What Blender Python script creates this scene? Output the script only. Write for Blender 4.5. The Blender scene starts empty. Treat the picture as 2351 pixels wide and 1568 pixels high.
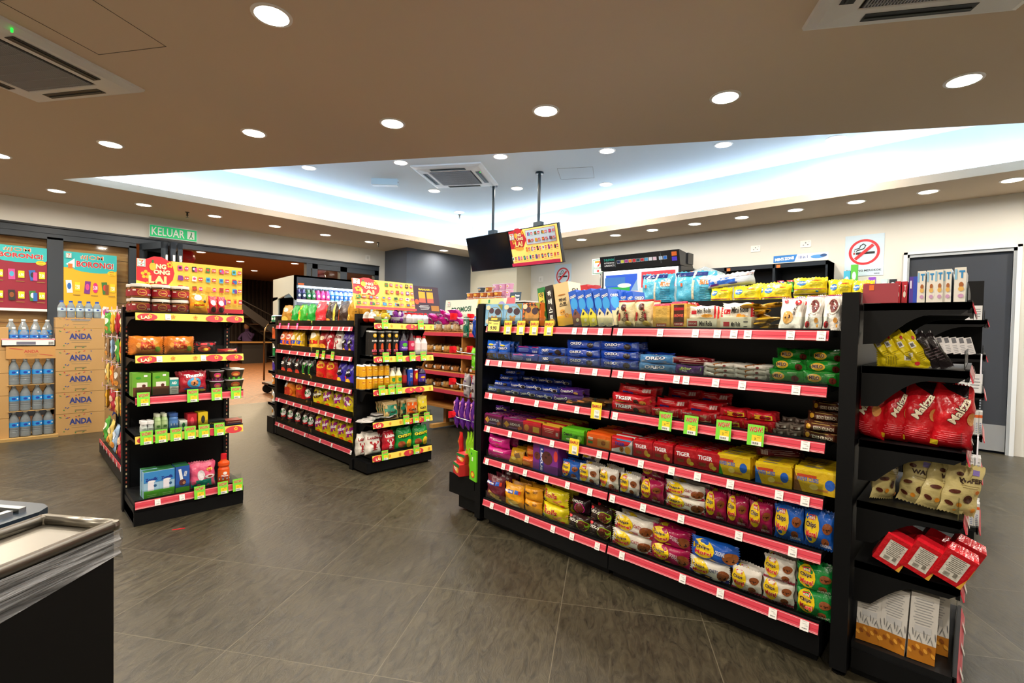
import bpy, math, random
from math import sin, cos, pi, radians, ceil
from mathutils import Vector, Matrix
random.seed(7)
S = bpy.context.scene
COL = S.collection
# ------------------------------------------------------------------ camera
FPX, YAW, PIT, ROL, CZ = 1114.7788, 0.8050807, 0.0234406, 0.0201036, 1.35
fw = Vector((sin(YAW)*cos(PIT), cos(YAW)*cos(PIT), -sin(PIT)))
r0 = Vector((cos(YAW), -sin(YAW), 0)); u0 = r0.cross(fw)
rt = r0*cos(ROL)+u0*sin(ROL); up = u0*cos(ROL)-r0*sin(ROL)
cd = bpy.data.cameras.new('camera'); cam = bpy.data.objects.new('camera', cd); COL.objects.link(cam)
cd.sensor_width = 36; cd.lens = FPX/2351*36; cd.clip_start = .05; cd.clip_end = 100
M = Matrix((rt, up, -fw)).transposed().to_4x4(); M.translation = Vector((0, 0, CZ)); cam.matrix_world = M
S.camera = cam
# ------------------------------------------------------------------ world / exposure / lights
W = bpy.data.worlds.new('world'); S.world = W; W.use_nodes = True
W.node_tree.nodes['Background'].inputs[0].default_value = (.010, .012, .018, 1)
W.node_tree.nodes['Background'].inputs[1].default_value = 1
S.view_settings.view_transform = 'Standard'; S.view_settings.look = 'None'
S.view_settings.exposure = -0.25; S.view_settings.gamma = 1; S.view_settings.use_curve_mapping = False
LAMP_W, COVE_E, HALL_W = 26.0, 46.0, 110.0
WARM, COOLC = (1, .90, .76), (.72, .88, 1)
ZC, ZU = 3.06, 3.65           # soffit and tray ceiling heights
XW, YW = 8.14, 9.66           # door wall and shop-front wall

def ray(x, y): return fw*FPX+rt*(x-1175.5)-up*(y-784)
def onX(x, y, X): d = ray(x, y); return Vector((0, 0, CZ))+d*(X/d.x)
def onY(x, y, Y): d = ray(x, y); return Vector((0, 0, CZ))+d*(Y/d.y)
def onZ(x, y, Z): d = ray(x, y); return Vector((0, 0, CZ))+d*((Z-CZ)/d.z)

# ------------------------------------------------------------------ materials
def lin(h):
    if not isinstance(h, str): return (*h, 1)
    c = [int(h[i:i+2], 16)/255 for i in (0, 2, 4)]
    return tuple((v/12.92 if v <= .04045 else ((v+.055)/1.055)**2.4) for v in c)+(1,)
MATS = {}
def mat(col, kind='card', rough=None):
    k = (col, kind, rough)
    if k in MATS: return MATS[k]
    m = bpy.data.materials.new(f'{kind}_{col}'); m.use_nodes = True; MATS[k] = m
    nt = m.node_tree; N = nt.nodes; b = N['Principled BSDF']; b.inputs['Base Color'].default_value = lin(col)
    R = {'card': .45, 'foil': .24, 'matte': .75, 'metal': .3, 'plastic': .3, 'black': .42, 'flat': .6, 'emit': .5, 'glass': .05, 'clear': .1, 'water': .05}[kind]
    b.inputs['Roughness'].default_value = R if rough is None else rough
    def noise(scale, st, dist=.004, src='Object'):
        tc = N.new('ShaderNodeTexCoord'); n = N.new('ShaderNodeTexNoise'); n.inputs['Scale'].default_value = scale
        n.inputs['Detail'].default_value = 3; bp = N.new('ShaderNodeBump'); bp.inputs['Strength'].default_value = st; bp.inputs['Distance'].default_value = dist
        nt.links.new(tc.outputs[src], n.inputs['Vector']); nt.links.new(n.outputs['Fac'], bp.inputs['Height']); nt.links.new(bp.outputs[0], b.inputs['Normal'])
    if kind == 'foil': noise(38, .8, .006)
    elif kind == 'black': noise(600, .12, .0005); b.inputs['Specular IOR Level'].default_value = .22
    elif kind == 'matte': noise(120, .08, .001)
    elif kind == 'metal': b.inputs['Metallic'].default_value = 1
    elif kind == 'emit':
        b.inputs['Emission Color'].default_value = lin(col); b.inputs['Emission Strength'].default_value = rough or 1; b.inputs['Roughness'].default_value = .5
    elif kind in ('glass', 'clear', 'water'):
        N.remove(b); o = N['Material Output']; t = N.new('ShaderNodeBsdfTransparent'); t.inputs[0].default_value = lin(col)
        g = N.new('ShaderNodeBsdfGlossy'); g.inputs['Roughness'].default_value = R; f = N.new('ShaderNodeFresnel'); f.inputs[0].default_value = 1.45
        if kind == 'clear': f.inputs[0].default_value = 1.3
        mx = N.new('ShaderNodeMixShader'); nt.links.new(f.outputs[0], mx.inputs[0]); nt.links.new(t.outputs[0], mx.inputs[1]); nt.links.new(g.outputs[0], mx.inputs[2])
        if kind == 'water':
            d = N.new('ShaderNodeBsdfDiffuse'); d.inputs[0].default_value = (.78, .86, .92, 1); m2 = N.new('ShaderNodeMixShader'); m2.inputs[0].default_value = .2
            nt.links.new(mx.outputs[0], m2.inputs[1]); nt.links.new(d.outputs[0], m2.inputs[2]); mx = m2
        nt.links.new(mx.outputs[0], o.inputs[0])
    return m

def film_mat():      # milky stretch film: half see-through, crinkled
    m = bpy.data.materials.new('stretch_film'); m.use_nodes = True; nt = m.node_tree; N = nt.nodes; b = N['Principled BSDF']
    b.inputs['Base Color'].default_value = (.42, .43, .45, 1); b.inputs['Roughness'].default_value = .22
    tr = N.new('ShaderNodeBsdfTransparent'); mx = N.new('ShaderNodeMixShader'); mx.inputs[0].default_value = .55
    tc = N.new('ShaderNodeTexCoord'); mp = N.new('ShaderNodeMapping'); mp.inputs['Rotation'].default_value = (0, radians(14), 0); mp.inputs['Scale'].default_value = (1.2, 1.2, 22)
    n = N.new('ShaderNodeTexNoise'); n.inputs['Scale'].default_value = 2.2; n.inputs['Detail'].default_value = 4; n.inputs['Distortion'].default_value = .6
    bp = N.new('ShaderNodeBump'); bp.inputs['Strength'].default_value = 1; bp.inputs['Distance'].default_value = .02
    mr = N.new('ShaderNodeMapRange'); mr.inputs[1].default_value = .35; mr.inputs[2].default_value = .65; mr.inputs[3].default_value = .2; mr.inputs[4].default_value = .65
    L = nt.links.new; L(tc.outputs['Object'], mp.inputs[0]); L(mp.outputs[0], n.inputs['Vector']); L(n.outputs['Fac'], bp.inputs['Height']); L(bp.outputs[0], b.inputs['Normal'])
    L(n.outputs['Fac'], mr.inputs[0]); L(mr.outputs[0], mx.inputs[0]); L(tr.outputs[0], mx.inputs[1]); L(b.outputs[0], mx.inputs[2]); L(mx.outputs[0], N['Material Output'].inputs[0])
    return m

def floor_mat(name, c1, c2, grout, tile, ang, off, streak=True, rough=(.22, .5)):
    m = bpy.data.materials.new(name); m.use_nodes = True; nt = m.node_tree; N = nt.nodes; L = nt.links.new; b = N['Principled BSDF']
    tc = N.new('ShaderNodeTexCoord'); mp = N.new('ShaderNodeMapping'); mp.vector_type = 'POINT'
    mp.inputs['Rotation'].default_value = (0, 0, -radians(ang)); mp.inputs['Location'].default_value = (-off[0], -off[1], 0)
    L(tc.outputs['Object'], mp.inputs[0])
    br = N.new('ShaderNodeTexBrick'); br.offset = 0; br.inputs['Scale'].default_value = 1; br.inputs['Mortar Size'].default_value = .002
    br.inputs['Brick Width'].default_value = tile[0]; br.inputs['Row Height'].default_value = tile[1]; br.inputs['Mortar Smooth'].default_value = .1
    br.inputs['Color1'].default_value = (0, 0, 0, 1); br.inputs['Color2'].default_value = (1, 1, 1, 1); br.inputs['Mortar'].default_value = (.5, .5, .5, 1)
    L(mp.outputs[0], br.inputs['Vector'])
    ms = N.new('ShaderNodeMapping'); ms.inputs['Rotation'].default_value = (0, 0, radians(8)); ms.inputs['Scale'].default_value = (2.2, 6.5, 1) if streak else (1, 1, 1)
    L(mp.outputs[0], ms.inputs[0])
    vv = N.new('ShaderNodeVectorMath'); vv.operation = 'MULTIPLY_ADD'; L(br.outputs['Color'], vv.inputs[0]); vv.inputs[1].default_value = (9, 9, 9); L(ms.outputs[0], vv.inputs[2])
    n1 = N.new('ShaderNodeTexNoise'); n1.inputs['Scale'].default_value = 4.2 if streak else 2.6; n1.inputs['Detail'].default_value = 10; n1.inputs['Roughness'].default_value = .72; n1.inputs['Distortion'].default_value = 1.3
    L(vv.outputs[0], n1.inputs['Vector'])
    cr = N.new('ShaderNodeValToRGB'); e = cr.color_ramp.elements; e[0].position = .3; e[0].color = lin(c1); e[1].position = .72; e[1].color = lin(c2)
    L(n1.outputs['Fac'], cr.inputs[0])
    hv = N.new('ShaderNodeMix'); hv.data_type = 'RGBA'; hv.blend_type = 'MULTIPLY'; hv.inputs[0].default_value = .35
    L(cr.outputs[0], hv.inputs[6]); L(br.outputs['Color'], hv.inputs[7])
    mx = N.new('ShaderNodeMix'); mx.data_type = 'RGBA'; mx.inputs[7].default_value = lin(grout)
    L(br.outputs['Fac'], mx.inputs[0]); L(hv.outputs[2], mx.inputs[6]); L(mx.outputs[2], b.inputs['Base Color'])
    mr = N.new('ShaderNodeMapRange'); mr.inputs[3].default_value = rough[0]; mr.inputs[4].default_value = rough[1]; L(n1.outputs['Fac'], mr.inputs[0]); L(mr.outputs[0], b.inputs['Roughness'])
    bp = N.new('ShaderNodeBump'); bp.inputs['Strength'].default_value = .5; bp.inputs['Distance'].default_value = .006; L(n1.outputs['Fac'], bp.inputs['Height']); L(bp.outputs[0], b.inputs['Normal'])
    return m

def wood_mat(name, c1, c2, plank=.2, horiz=True):
    m = bpy.data.materials.new(name); m.use_nodes = True; nt = m.node_tree; N = nt.nodes; L = nt.links.new; b = N['Principled BSDF']
    tc = N.new('ShaderNodeTexCoord'); mp = N.new('ShaderNodeMapping'); mp.inputs['Scale'].default_value = (1.0, 1.0, 9) if horiz else (9, 9, 1); L(tc.outputs['Object'], mp.inputs[0])
    n = N.new('ShaderNodeTexNoise'); n.inputs['Scale'].default_value = 1.8; n.inputs['Detail'].default_value = 6; n.inputs['Distortion'].default_value = 1.5; L(mp.outputs[0], n.inputs['Vector'])
    cr = N.new('ShaderNodeValToRGB'); e = cr.color_ramp.elements; e[0].position = .3; e[0].color = lin(c1); e[1].position = .7; e[1].color = lin(c2); L(n.outputs['Fac'], cr.inputs[0])
    vo = N.new('ShaderNodeTexVoronoi'); vo.inputs['Scale'].default_value = 2.6; L(tc.outputs['Object'], vo.inputs['Vector'])
    kr = N.new('ShaderNodeValToRGB'); kr.color_ramp.elements[0].position = .05; kr.color_ramp.elements[0].color = (.06, .025, .01, 1); kr.color_ramp.elements[1].position = .1; L(vo.outputs['Distance'], kr.inputs[0])
    sx = N.new('ShaderNodeSeparateXYZ'); L(tc.outputs['Object'], sx.inputs[0]); md = N.new('ShaderNodeMath'); md.operation = 'PINGPONG'; md.inputs[1].default_value = plank/2
    L(sx.outputs['Z' if horiz else 'X'], md.inputs[0]); gt = N.new('ShaderNodeMath'); gt.operation = 'GREATER_THAN'; gt.inputs[1].default_value = .003; L(md.outputs[0], gt.inputs[0])
    a = N.new('ShaderNodeMix'); a.data_type = 'RGBA'; a.blend_type = 'MULTIPLY'; a.inputs[0].default_value = .85; L(cr.outputs[0], a.inputs[6]); L(kr.outputs[0], a.inputs[7])
    c = N.new('ShaderNodeMix'); c.data_type = 'RGBA'; c.inputs[6].default_value = (.03, .015, .008, 1); L(gt.outputs[0], c.inputs[0]); L(a.outputs[2], c.inputs[7]); L(c.outputs[2], b.inputs['Base Color'])
    b.inputs['Roughness'].default_value = .5
    return m

# ------------------------------------------------------------------ mesh builder
TX = {}
def text2d(s, bold):
    k = (s, bold)
    if k in TX: return TX[k]
    c = bpy.data.curves.new('t', 'FONT'); c.body = s; c.resolution_u = 2; c.offset = bold; c.size = 1; c.fill_mode = 'FRONT'
    o = bpy.data.objects.new('t', c); me = bpy.data.meshes.new_from_object(o)
    V = [(v.co.x, v.co.y) for v in me.vertices]; Fc = [tuple(p.vertices) for p in me.polygons]
    bpy.data.objects.remove(o); bpy.data.curves.remove(c); bpy.data.meshes.remove(me)
    if not V: V, Fc = [(0, 0), (1, 0), (1, 1)], [(0, 1, 2)]
    x0 = min(v[0] for v in V); x1 = max(v[0] for v in V); y0 = min(v[1] for v in V); y1 = max(v[1] for v in V)
    V = [((x-x0)/(x1-x0)-.5, (y-y0)/(y1-y0)-.5) for x, y in V]
    TX[k] = (V, Fc); return TX[k]

class MB:
    def __init__(s): s.v = []; s.f = []; s.m = []; s.mats = []; s.sm = []
    def mi(s, m):
        if m not in s.mats: s.mats.append(m)
        return s.mats.index(m)
    def add(s, V, F, m, smooth=False):
        n = len(s.v); s.v += [tuple(p) for p in V]; i = s.mi(m)
        for f in F: s.f.append(tuple(n+a for a in f)); s.m.append(i); s.sm.append(smooth)
        return s
    def box(s, x0, x1, y0, y1, z0, z1, m, top=None, side=None, front=None):
        V = [(x0, y0, z0), (x1, y0, z0), (x1, y1, z0), (x0, y1, z0), (x0, y0, z1), (x1, y0, z1), (x1, y1, z1), (x0, y1, z1)]
        for fc, mm in (((0, 3, 2, 1), m), ((4, 5, 6, 7), top or m), ((0, 1, 5, 4), front or m), ((1, 2, 6, 5), side or m), ((2, 3, 7, 6), m), ((3, 0, 4, 7), side or m)): s.add([V[i] for i in fc], [(0, 1, 2, 3)], mm)
        return s
    def quad(s, a, b, c, d, m): return s.add([a, b, c, d], [(0, 1, 2, 3)], m)
    def prism(s, pts, lo, hi, m, axis='z'):   # polygon pts extruded along axis
        n = len(pts); P = {'z': lambda p, t: (p[0], p[1], t), 'x': lambda p, t: (t, p[0], p[1]), 'y': lambda p, t: (p[0], t, p[1])}[axis]
        V = [P(p, lo) for p in pts]+[P(p, hi) for p in pts]
        return s.add(V, [tuple(range(n))[::-1], tuple(range(n, 2*n))]+[(i, (i+1) % n, n+(i+1) % n, n+i) for i in range(n)], m)
    def lathe(s, prof, m, n=20, c=(0, 0, 0), cap=True):   # prof [(r,z)..]; m material or list per segment
        V = [(c[0]+r*cos(2*pi*k/n), c[1]+r*sin(2*pi*k/n), c[2]+z) for r, z in prof for k in range(n)]
        for j in range(len(prof)-1):
            mm = m[j] if isinstance(m, list) else m; r1, r2 = prof[j], prof[j+1]
            s.add(V[j*n:(j+2)*n], [(k, (k+1) % n, n+(k+1) % n, n+k) for k in range(n)], mm, True)
        if cap:
            s.add(V[:n], [tuple(range(n))[::-1]], m[0] if isinstance(m, list) else m); s.add(V[-n:], [tuple(range(n))], m[-1] if isinstance(m, list) else m)
        return s
    def tube(s, pts, r, m, n=8):
        pts = [Vector(p) for p in pts]; R = []
        for i, p in enumerate(pts):
            d = (pts[min(i+1, len(pts)-1)]-pts[max(i-1, 0)]).normalized(); a = d.orthogonal().normalized() if abs(d.z) > .9 else d.cross(Vector((0, 0, 1))).normalized(); b = d.cross(a)
            R.append([p+(a*cos(2*pi*k/n)+b*sin(2*pi*k/n))*r for k in range(n)])
        V = [q for x in R for q in x]
        F = [(j*n+k, j*n+(k+1) % n, (j+1)*n+(k+1) % n, (j+1)*n+k) for j in range(len(pts)-1) for k in range(n)]+[tuple(range(n))[::-1], tuple(range(len(V)-n, len(V)))]
        return s.add(V, F, m, True)
    def art(s, ops, Sf, w, h, kind='card', cy=0, lift=.0007, step=.00022):
        for k, o in enumerate(ops):
            t = o[0]; l = lift+k*step+(.0011 if t == 't' and s.curved and lift > .0012 else 0); V = []; F = []
            if t == 't':
                _, st, cx, yy, tw, th, col = o[:7]; rot = o[7] if len(o) > 7 else 0; bold = o[8] if len(o) > 8 else .02
                tv, F = text2d(st, bold); pv = [(x*tw*w, y*th*h) for x, y in tv]
            elif t in 'rec':
                cx, yy = o[1:3]
                if t == 'c': tw = o[3]*h; th = tw; col = o[4]; rot = 0
                else: tw = o[3]*w; th = o[4]*h; col = o[5]; rot = o[6] if len(o) > 6 else 0
                if t == 'r':
                    nx = max(1, ceil(tw/.035)) if s.curved else 1; ny = max(1, ceil(th/.035)) if s.curved else 1
                    pv = [((i/nx-.5)*tw, (j/ny-.5)*th) for j in range(ny+1) for i in range(nx+1)]
                    F = [(j*(nx+1)+i, j*(nx+1)+i+1, (j+1)*(nx+1)+i+1, (j+1)*(nx+1)+i) for j in range(ny) for i in range(nx)]
                else:
                    q = 14; pv = [(0, 0)]+[(tw/4*cos(2*pi*a/q), th/4*sin(2*pi*a/q)) for a in range(q)]+[(tw/2*cos(2*pi*a/q), th/2*sin(2*pi*a/q)) for a in range(q)]
                    F = [(0, 1+a, 1+(a+1) % q) for a in range(q)]+[(1+a, 1+q+a, 1+q+(a+1) % q, 1+(a+1) % q) for a in range(q)]
            elif t == 'p':
                pts, col = o[1:3]; cx = yy = rot = 0; pv = [(a*w, b*h) for a, b in pts]; F = [tuple(range(len(pv)))]
            elif t == 'L':      # block of small text lines
                cx, yy, tw, th, col, n = o[1:7]; rot = 0
                sub = [('r', cx, yy+th*(i/(n-1)-.5), tw*(.75+.25*((i*37) % 5)/4), th/n*.4, col) for i in range(n)]
                s.art(sub, Sf, w, h, kind, cy, l, 0); continue
            elif t == 'B':      # barcode
                cx, yy, tw, th, col = o[1:6]
                sub = [('r', cx+tw*((i+.5)/9-.5), yy, tw/9*(.3+.5*((i*7) % 3)/2), th, col) for i in range(9)]
                s.art(sub, Sf, w, h, kind, cy, l, 0); continue
            c_, s_ = cos(radians(rot)), sin(radians(rot))
            V = [Sf(cx*w+x*c_-y*s_, yy*h+cy+x*s_+y*c_, l) for x, y in pv]
            s.add(V, F, mat(col, kind))
            if t == 'c':
                rr = random.Random(int(cx*1000)); dark = '3a1d10' if col != '3a1d10' else 'b5835a'
                s.art([('e', cx+rr.uniform(-.3, .3)*tw/w, yy+rr.uniform(-.3, .3)*th/h, tw/w*.14, th/h*.14, dark) for _ in range(5)], Sf, w, h, kind, cy, l+step, 0)
        return s
    curved = False
    def mesh(s, name):
        me = bpy.data.meshes.new(name); me.from_pydata(s.v, [], s.f)
        for m in s.mats: me.materials.append(m)
        me.polygons.foreach_set('material_index', s.m); me.polygons.foreach_set('use_smooth', s.sm); me.update(); return me
    def obj(s, name, parent=None, loc=(0, 0, 0), rz=0): return mkobj(name, s.mesh(name), parent, loc, rz)

def mkobj(name, me, parent=None, loc=(0, 0, 0), rz=0):
    o = bpy.data.objects.new(name, me); COL.objects.link(o); o.location = loc; o.rotation_euler = (0, 0, rz)
    if parent: o.parent = parent
    return o
SEEN = {}
def tag(o, label, cat, group=None):
    o['label'] = label; o['category'] = cat
    if group: o['group'] = group
    if label in SEEN and not group: print('DUPLABEL', label)
    n = len(label.split())
    if n < 4 or n > 16: print('LABELLEN', n, label)
    SEEN[label] = 1
    return o
def struct(o): o['kind'] = 'structure'; return o
def empty(name, label, cat, loc=(0, 0, 0), rz=0, group=None):
    return tag(mkobj(name, None, None, loc, rz), label, cat, group)
def flat(w, h): return lambda x, y, l: (x, -l, y)     # face plane y=0, facing -Y
ORD = ['first', 'second', 'third', 'fourth', 'fifth', 'sixth', 'seventh', 'eighth', 'ninth', 'tenth', 'eleventh', 'twelfth']

# ------------------------------------------------------------------ room shell
white = mat('dcd9d0', 'matte'); grey = mat('59606c', 'matte'); cream = mat('d8d0b8', 'matte'); soff = mat('cfbba2', 'matte'); tray = mat('dde8ee', 'matte')
FLOOR = floor_mat('slate_tile', '1b1913', '534c39', '5c5545', (.663, .665), 33, (1.731-.665*3, .843-.663*2))
fl = MB(); fl.box(-3.5, 9.4, -4, 9.0, -.1, 0, FLOOR); struct(fl.obj('floor'))
A = Vector((.465, 8.03)); B = Vector((7.05, 8.05)); Cc = Vector((7.05, -2.63))
def ceil_poly(z0, z1):
    b = MB(); o = [(-3.5, -4), (8.3, -4), (8.3, 9.8), (-3.5, 9.8)]
    for P in ([o[0], o[1], tuple(Cc), tuple(A)], [o[1], o[2], tuple(B), tuple(Cc)], [o[2], o[3], tuple(A), tuple(B)], [o[3], o[0], tuple(A)]): b.prism(P, z0, z1, soff)
    return b
struct(ceil_poly(ZC, ZC+.095).obj('ceiling'))
# recessed tray: riser walls set back behind the lip, LED strips hidden on the ledge
def offs(d):
    P = [A, B, Cc]; out = []
    for i in range(3):
        p, q, r = P[i-1], P[i], P[(i+1) % 3]; e1 = (q-p).normalized(); e2 = (r-q).normalized(); n1 = Vector((-e1.y, e1.x)); n2 = Vector((-e2.y, e2.x))
        det = e1.x*e2.y-e1.y*e2.x; a = q+n1*d; c = q+n2*d; t = ((c-a).x*e2.y-(c-a).y*e2.x)/det; out.append(a+e1*t)
    return out
T0 = offs(.2); sg = 1 if (T0[1]-B).length and T0[1].x > B.x else -1
T0 = offs(.2*sg); T1 = offs(.14*sg); T2 = offs(.10*sg)
b = MB()
for i in range(3):
    p, q = T0[i], T0[(i+1) % 3]; n = (q-p).normalized(); n = Vector((-n.y, n.x))*sg*.05
    b.prism([tuple(p), tuple(q), tuple(q+n), tuple(p+n)], ZC+.09, ZU+.05, tray)
b.prism([tuple(p) for p in T0], ZU, ZU+.05, tray); struct(b.obj('ceiling_tray'))
for i, nm in enumerate(('shop front', 'door wall', 'diagonal')):
    lo, hi = [T1[i], T1[(i+1) % 3]], [T2[i], T2[(i+1) % 3]]
    b = MB(); b.prism([tuple(lo[0]), tuple(lo[1]), tuple(hi[1]), tuple(hi[0])], ZC+.095, ZC+.11, mat('c6e2ff', 'emit', COVE_E))
    tag(b.obj('cove_light_strip'), f'cool white LED strip hidden in ceiling tray along the {nm} edge', 'light strip')
# walls
b = MB(); b.box(XW, XW+.2, -4, .74-1.06, 0, ZC+.1, white); b.box(XW, XW+.2, .74, YW+.2, 0, ZC+.1, white); b.box(XW, XW+.2, -.32, .74, 2.46, ZC+.1, white)
struct(b.obj('wall_right'))
b = MB(); b.box(-3.5, 5.9, YW, YW+.12, 2.69, ZC+.1, white); b.box(5.72, 5.9, YW, YW+.2, 0, 2.69, white); struct(b.obj('wall_back'))
b = MB(); b.box(5.88, 7.68, 8.80, YW+.2, 0, ZC, grey); struct(b.obj('wall_column_grey'))
b = MB(); b.box(7.68, XW, 7.28, YW, 0, ZC, cream); struct(b.obj('wall_column_cream'))
b = MB(); b.box(-3.6, -3.5, -4, YW, 0, ZC, white); struct(b.obj('wall_left'))
b = MB(); b.box(-3.5, 9.4, -4.1, -4, 0, ZC, white); struct(b.obj('wall_front'))
b = MB(); b.box(XW-.012, XW, .78, 7.28, 0, .1, mat('8a8a88')); struct(b.obj('baseboard_right'))
# door
bm = mat('30343b', 'matte'); st = mat('b9bcc0', 'metal', .35); fr = mat('a9adb0', 'plastic')
dr = struct(mkobj('door_1', None, None, (XW, .2, 0)))
b = MB()
b.box(-.03, .1, .48, .54, 0, 2.46, fr); b.box(-.03, .1, -.53, -.46, 0, 2.46, fr); b.box(-.03, .1, -.53, .54, 2.39, 2.46, fr)
b.box(-.045, -.03, .5, .54, 0, 2.46, mat('dfe3e6')); b.box(-.045, -.03, -.53, -.49, 0, 2.46, mat('dfe3e6')); b.box(-.045, -.03, -.53, .54, 2.43, 2.46, mat('dfe3e6'))
b.obj('door_frame', dr)
b = MB(); b.box(0, .05, -.455, .475, .03, 2.385, bm); b.obj('door_leaf', dr)
b = MB(); b.box(-.004, 0, -.455, .475, .03, .34, mat('8d8f90', 'plastic')); b.obj('kick_plate', dr)
b = MB(); b.box(-.012, 0, -.25, .2, .40, .98, mat('2b2f36'))
for k in range(17): b.prism([(-.03, .42+k*.032), (-.012, .44+k*.032), (-.012, .43+k*.032)], -.24, .19, mat('55595f', 'plastic'), 'y')
b.obj('vent_louvre', dr)
b = MB(); b.box(-.02, 0, .36, .42, 1.0, 1.2, st); b.tube([(-.02, .39, 1.1), (-.07, .39, 1.1), (-.07, .26, 1.1)], .01, st); b.obj('door_handle', dr)

# shop front: dark aluminium frames, glass, folded doors
al = mat('2f363e', 'plastic', .45); WOOD = wood_mat('plank_wall', 'cf8238', 'ffc67c', .33)
sf = struct(mkobj('window_1', None, None, (0, 0, 0)))
b = MB(); b.box(-3.5, 5.72, YW-.03, YW+.12, 2.6, 2.69, al); b.box(-3.5, 1.42, YW-.02, YW+.1, 2.52, 2.62, al)
b.box(-3.5, 5.72, YW-.05, YW+.12, 2.685, 2.71, mat('15181c')); b.obj('window_head', sf)
b = MB()
for x0, x1 in ((-2.2, -2.03), (-.9, -.8), (.40, .57), (1.33, 1.42)): b.box(x0, x1, YW-.02, YW+.1, 0, 2.55, al)
b.box(-3.5, 1.42, YW-.02, YW+.1, 0, .12, al); b.obj('window_frame', sf)
b = MB(); b.box(-3.5, 1.40, YW+.04, YW+.05, .12, 2.52, mat('f4f8f8', 'glass')); b.obj('window_pane', sf)
s2 = struct(mkobj('window_2', None, None, (0, 0, 0))); b = MB()
for x0, x1 in ((4.115, 4.2), (4.23, 4.34), (4.82, 4.97), (5.62, 5.72)): b.box(x0, x1, YW-.02, YW+.1, 0, 2.62, al)
b.box(4.2, 5.72, YW-.02, YW+.1, 2.5, 2.62, al); b.box(4.2, 5.72, YW-.02, YW+.1, 0, .12, al); b.obj('window_frame', s2)
b = MB(); b.box(4.2, 5.65, YW+.04, YW+.05, .12, 2.5, mat('f4f8f8', 'glass')); b.obj('window_pane', s2)
for i, (x, a) in enumerate(((1.48, -70), (1.72, -84), (1.95, -97))):
    e = empty('folding_door', f'dark framed glass folding door leaf, {("nearest the plank wall", "middle of the folded three", "rightmost of the folded three")[i]}', 'door', (x, YW-.04, 0), radians(a), None)
    b = MB(); b.box(0, .62, -.03, .03, .02, .12, al); b.box(0, .62, -.03, .03, 2.5, 2.6, al); b.box(0, .07, -.03, .03, .02, 2.6, al); b.box(.55, .62, -.03, .03, .02, 2.6, al); b.obj('door_frame', e)
    b = MB(); b.box(.07, .55, -.004, .004, .12, 2.5, mat('f4f8f8', 'glass')); b.obj('glass_pane', e)
    b = MB(); b.tube([(.64, 0, 2.2), (.64, 0, 2.4)], .02, st); b.tube([(.64, 0, .3), (.64, 0, .5)], .02, st); b.obj('hinge', e)

# hall beyond the opening
BR = mat('5b3d22', 'matte')
b = MB(); b.box(-3.5, 9.4, 9.0, 20, -.1, 0, wood_mat('hall_floor', '4a2c14', '7d4e26', .16, False)); struct(b.obj('floor_hall'))
b = MB(); b.box(-3.5, 9.5, YW+.2, 20, ZC, ZC+.1, mat('8a6034', 'matte')); struct(b.obj('ceiling_hall'))
b = MB(); b.box(-3.5, 9.5, 20, 20.1, 0, ZC, mat('2c1c14', 'matte')); b.box(9.4, 9.5, YW+.2, 20, 0, ZC, mat('332119', 'matte')); struct(b.obj('wall_hall'))
b = MB()
for k in range(34): b.box(4.6+k*.14, 4.66+k*.14, 19.9, 20, 0, ZC, mat('20140e', 'matte'))
struct(b.obj('trim_1'))
b = MB(); b.box(-3.4, 1.44, YW+.13, YW+.2, 0, 2.9, WOOD); struct(b.obj('wall_plank'))
# staircase
e = empty('staircase', 'dark timber staircase rising in the hall beyond the opening', 'staircase', (3.9, 18.0, 0)); e.scale = (1.15, 1, 1)
dk = mat('1e1611', 'matte'); tr_ = mat('6b5440', 'matte')
b = MB(); b.prism([(0, 2.95), (.35, 2.95), (3.7, .2), (3.3, .2)], 0, .08, dk, 'y'); b.prism([(0, 2.95), (.35, 2.95), (3.7, .2), (3.3, .2)], 1.3, 1.38, dk, 'y'); b.obj('stringer', e)
for k in range(11):
    b = MB(); b.box(.12+k*.31, .42+k*.31, .08, 1.3, 2.86-k*.25, 2.9-k*.25, tr_); b.obj('tread', e)
b = MB(); b.tube([(0, 0, 3.0), (3.5, 0, .95)], .02, dk); b.obj('handrail', e)
# table and person in the hall
pc = onZ(572, 784, .76)
e = empty('hall_table', 'small wooden table with dark base in the hall beyond', 'table', (pc.x, pc.y, 0))
b = MB(); b.box(-1.0, .7, -.4, .4, .72, .76, mat('8a6230')); b.obj('table_top', e); b = MB(); b.box(-.3, .5, -.25, .25, 0, .72, mat('1a1512')); b.obj('base', e)
def skinfig(name, label, edges, nodes, m, loc, rz):
    me = bpy.data.meshes.new(name); me.from_pydata([n[:3] for n in nodes], edges, []); me.materials.append(m)
    o = mkobj(name, me, None, loc, rz); tag(o, label, 'person')
    md = o.modifiers.new('skin', 'SKIN'); o.modifiers.new('sub', 'SUBSURF').render_levels = 2
    for i, n in enumerate(nodes): me.skin_vertices[0].data[i].radius = (n[3], n[3]*(n[4] if len(n) > 4 else .8)); me.skin_vertices[0].data[i].use_root = (i == 0)
    return o
nod = [(0, 0, .5, .17), (0, 0, .72, .16), (0, -.02, .98, .19, .6), (0, -.03, 1.1, .06), (0, -.06, 1.2, .09, 1.1), (0, -.07, 1.3, .085, 1.1),
       (-.19, -.03, 1.0, .06), (-.24, -.18, .82, .05), (-.1, -.32, .80, .035), (.19, -.03, 1.0, .06), (.22, -.2, .84, .05), (.05, -.16, 1.08, .035),
       (-.1, -.1, .48, .09), (-.12, -.5, .5, .07), (-.12, -.5, .08, .05), (.1, -.1, .48, .09), (.12, -.5, .5, .07), (.12, -.5, .08, .05)]
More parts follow.
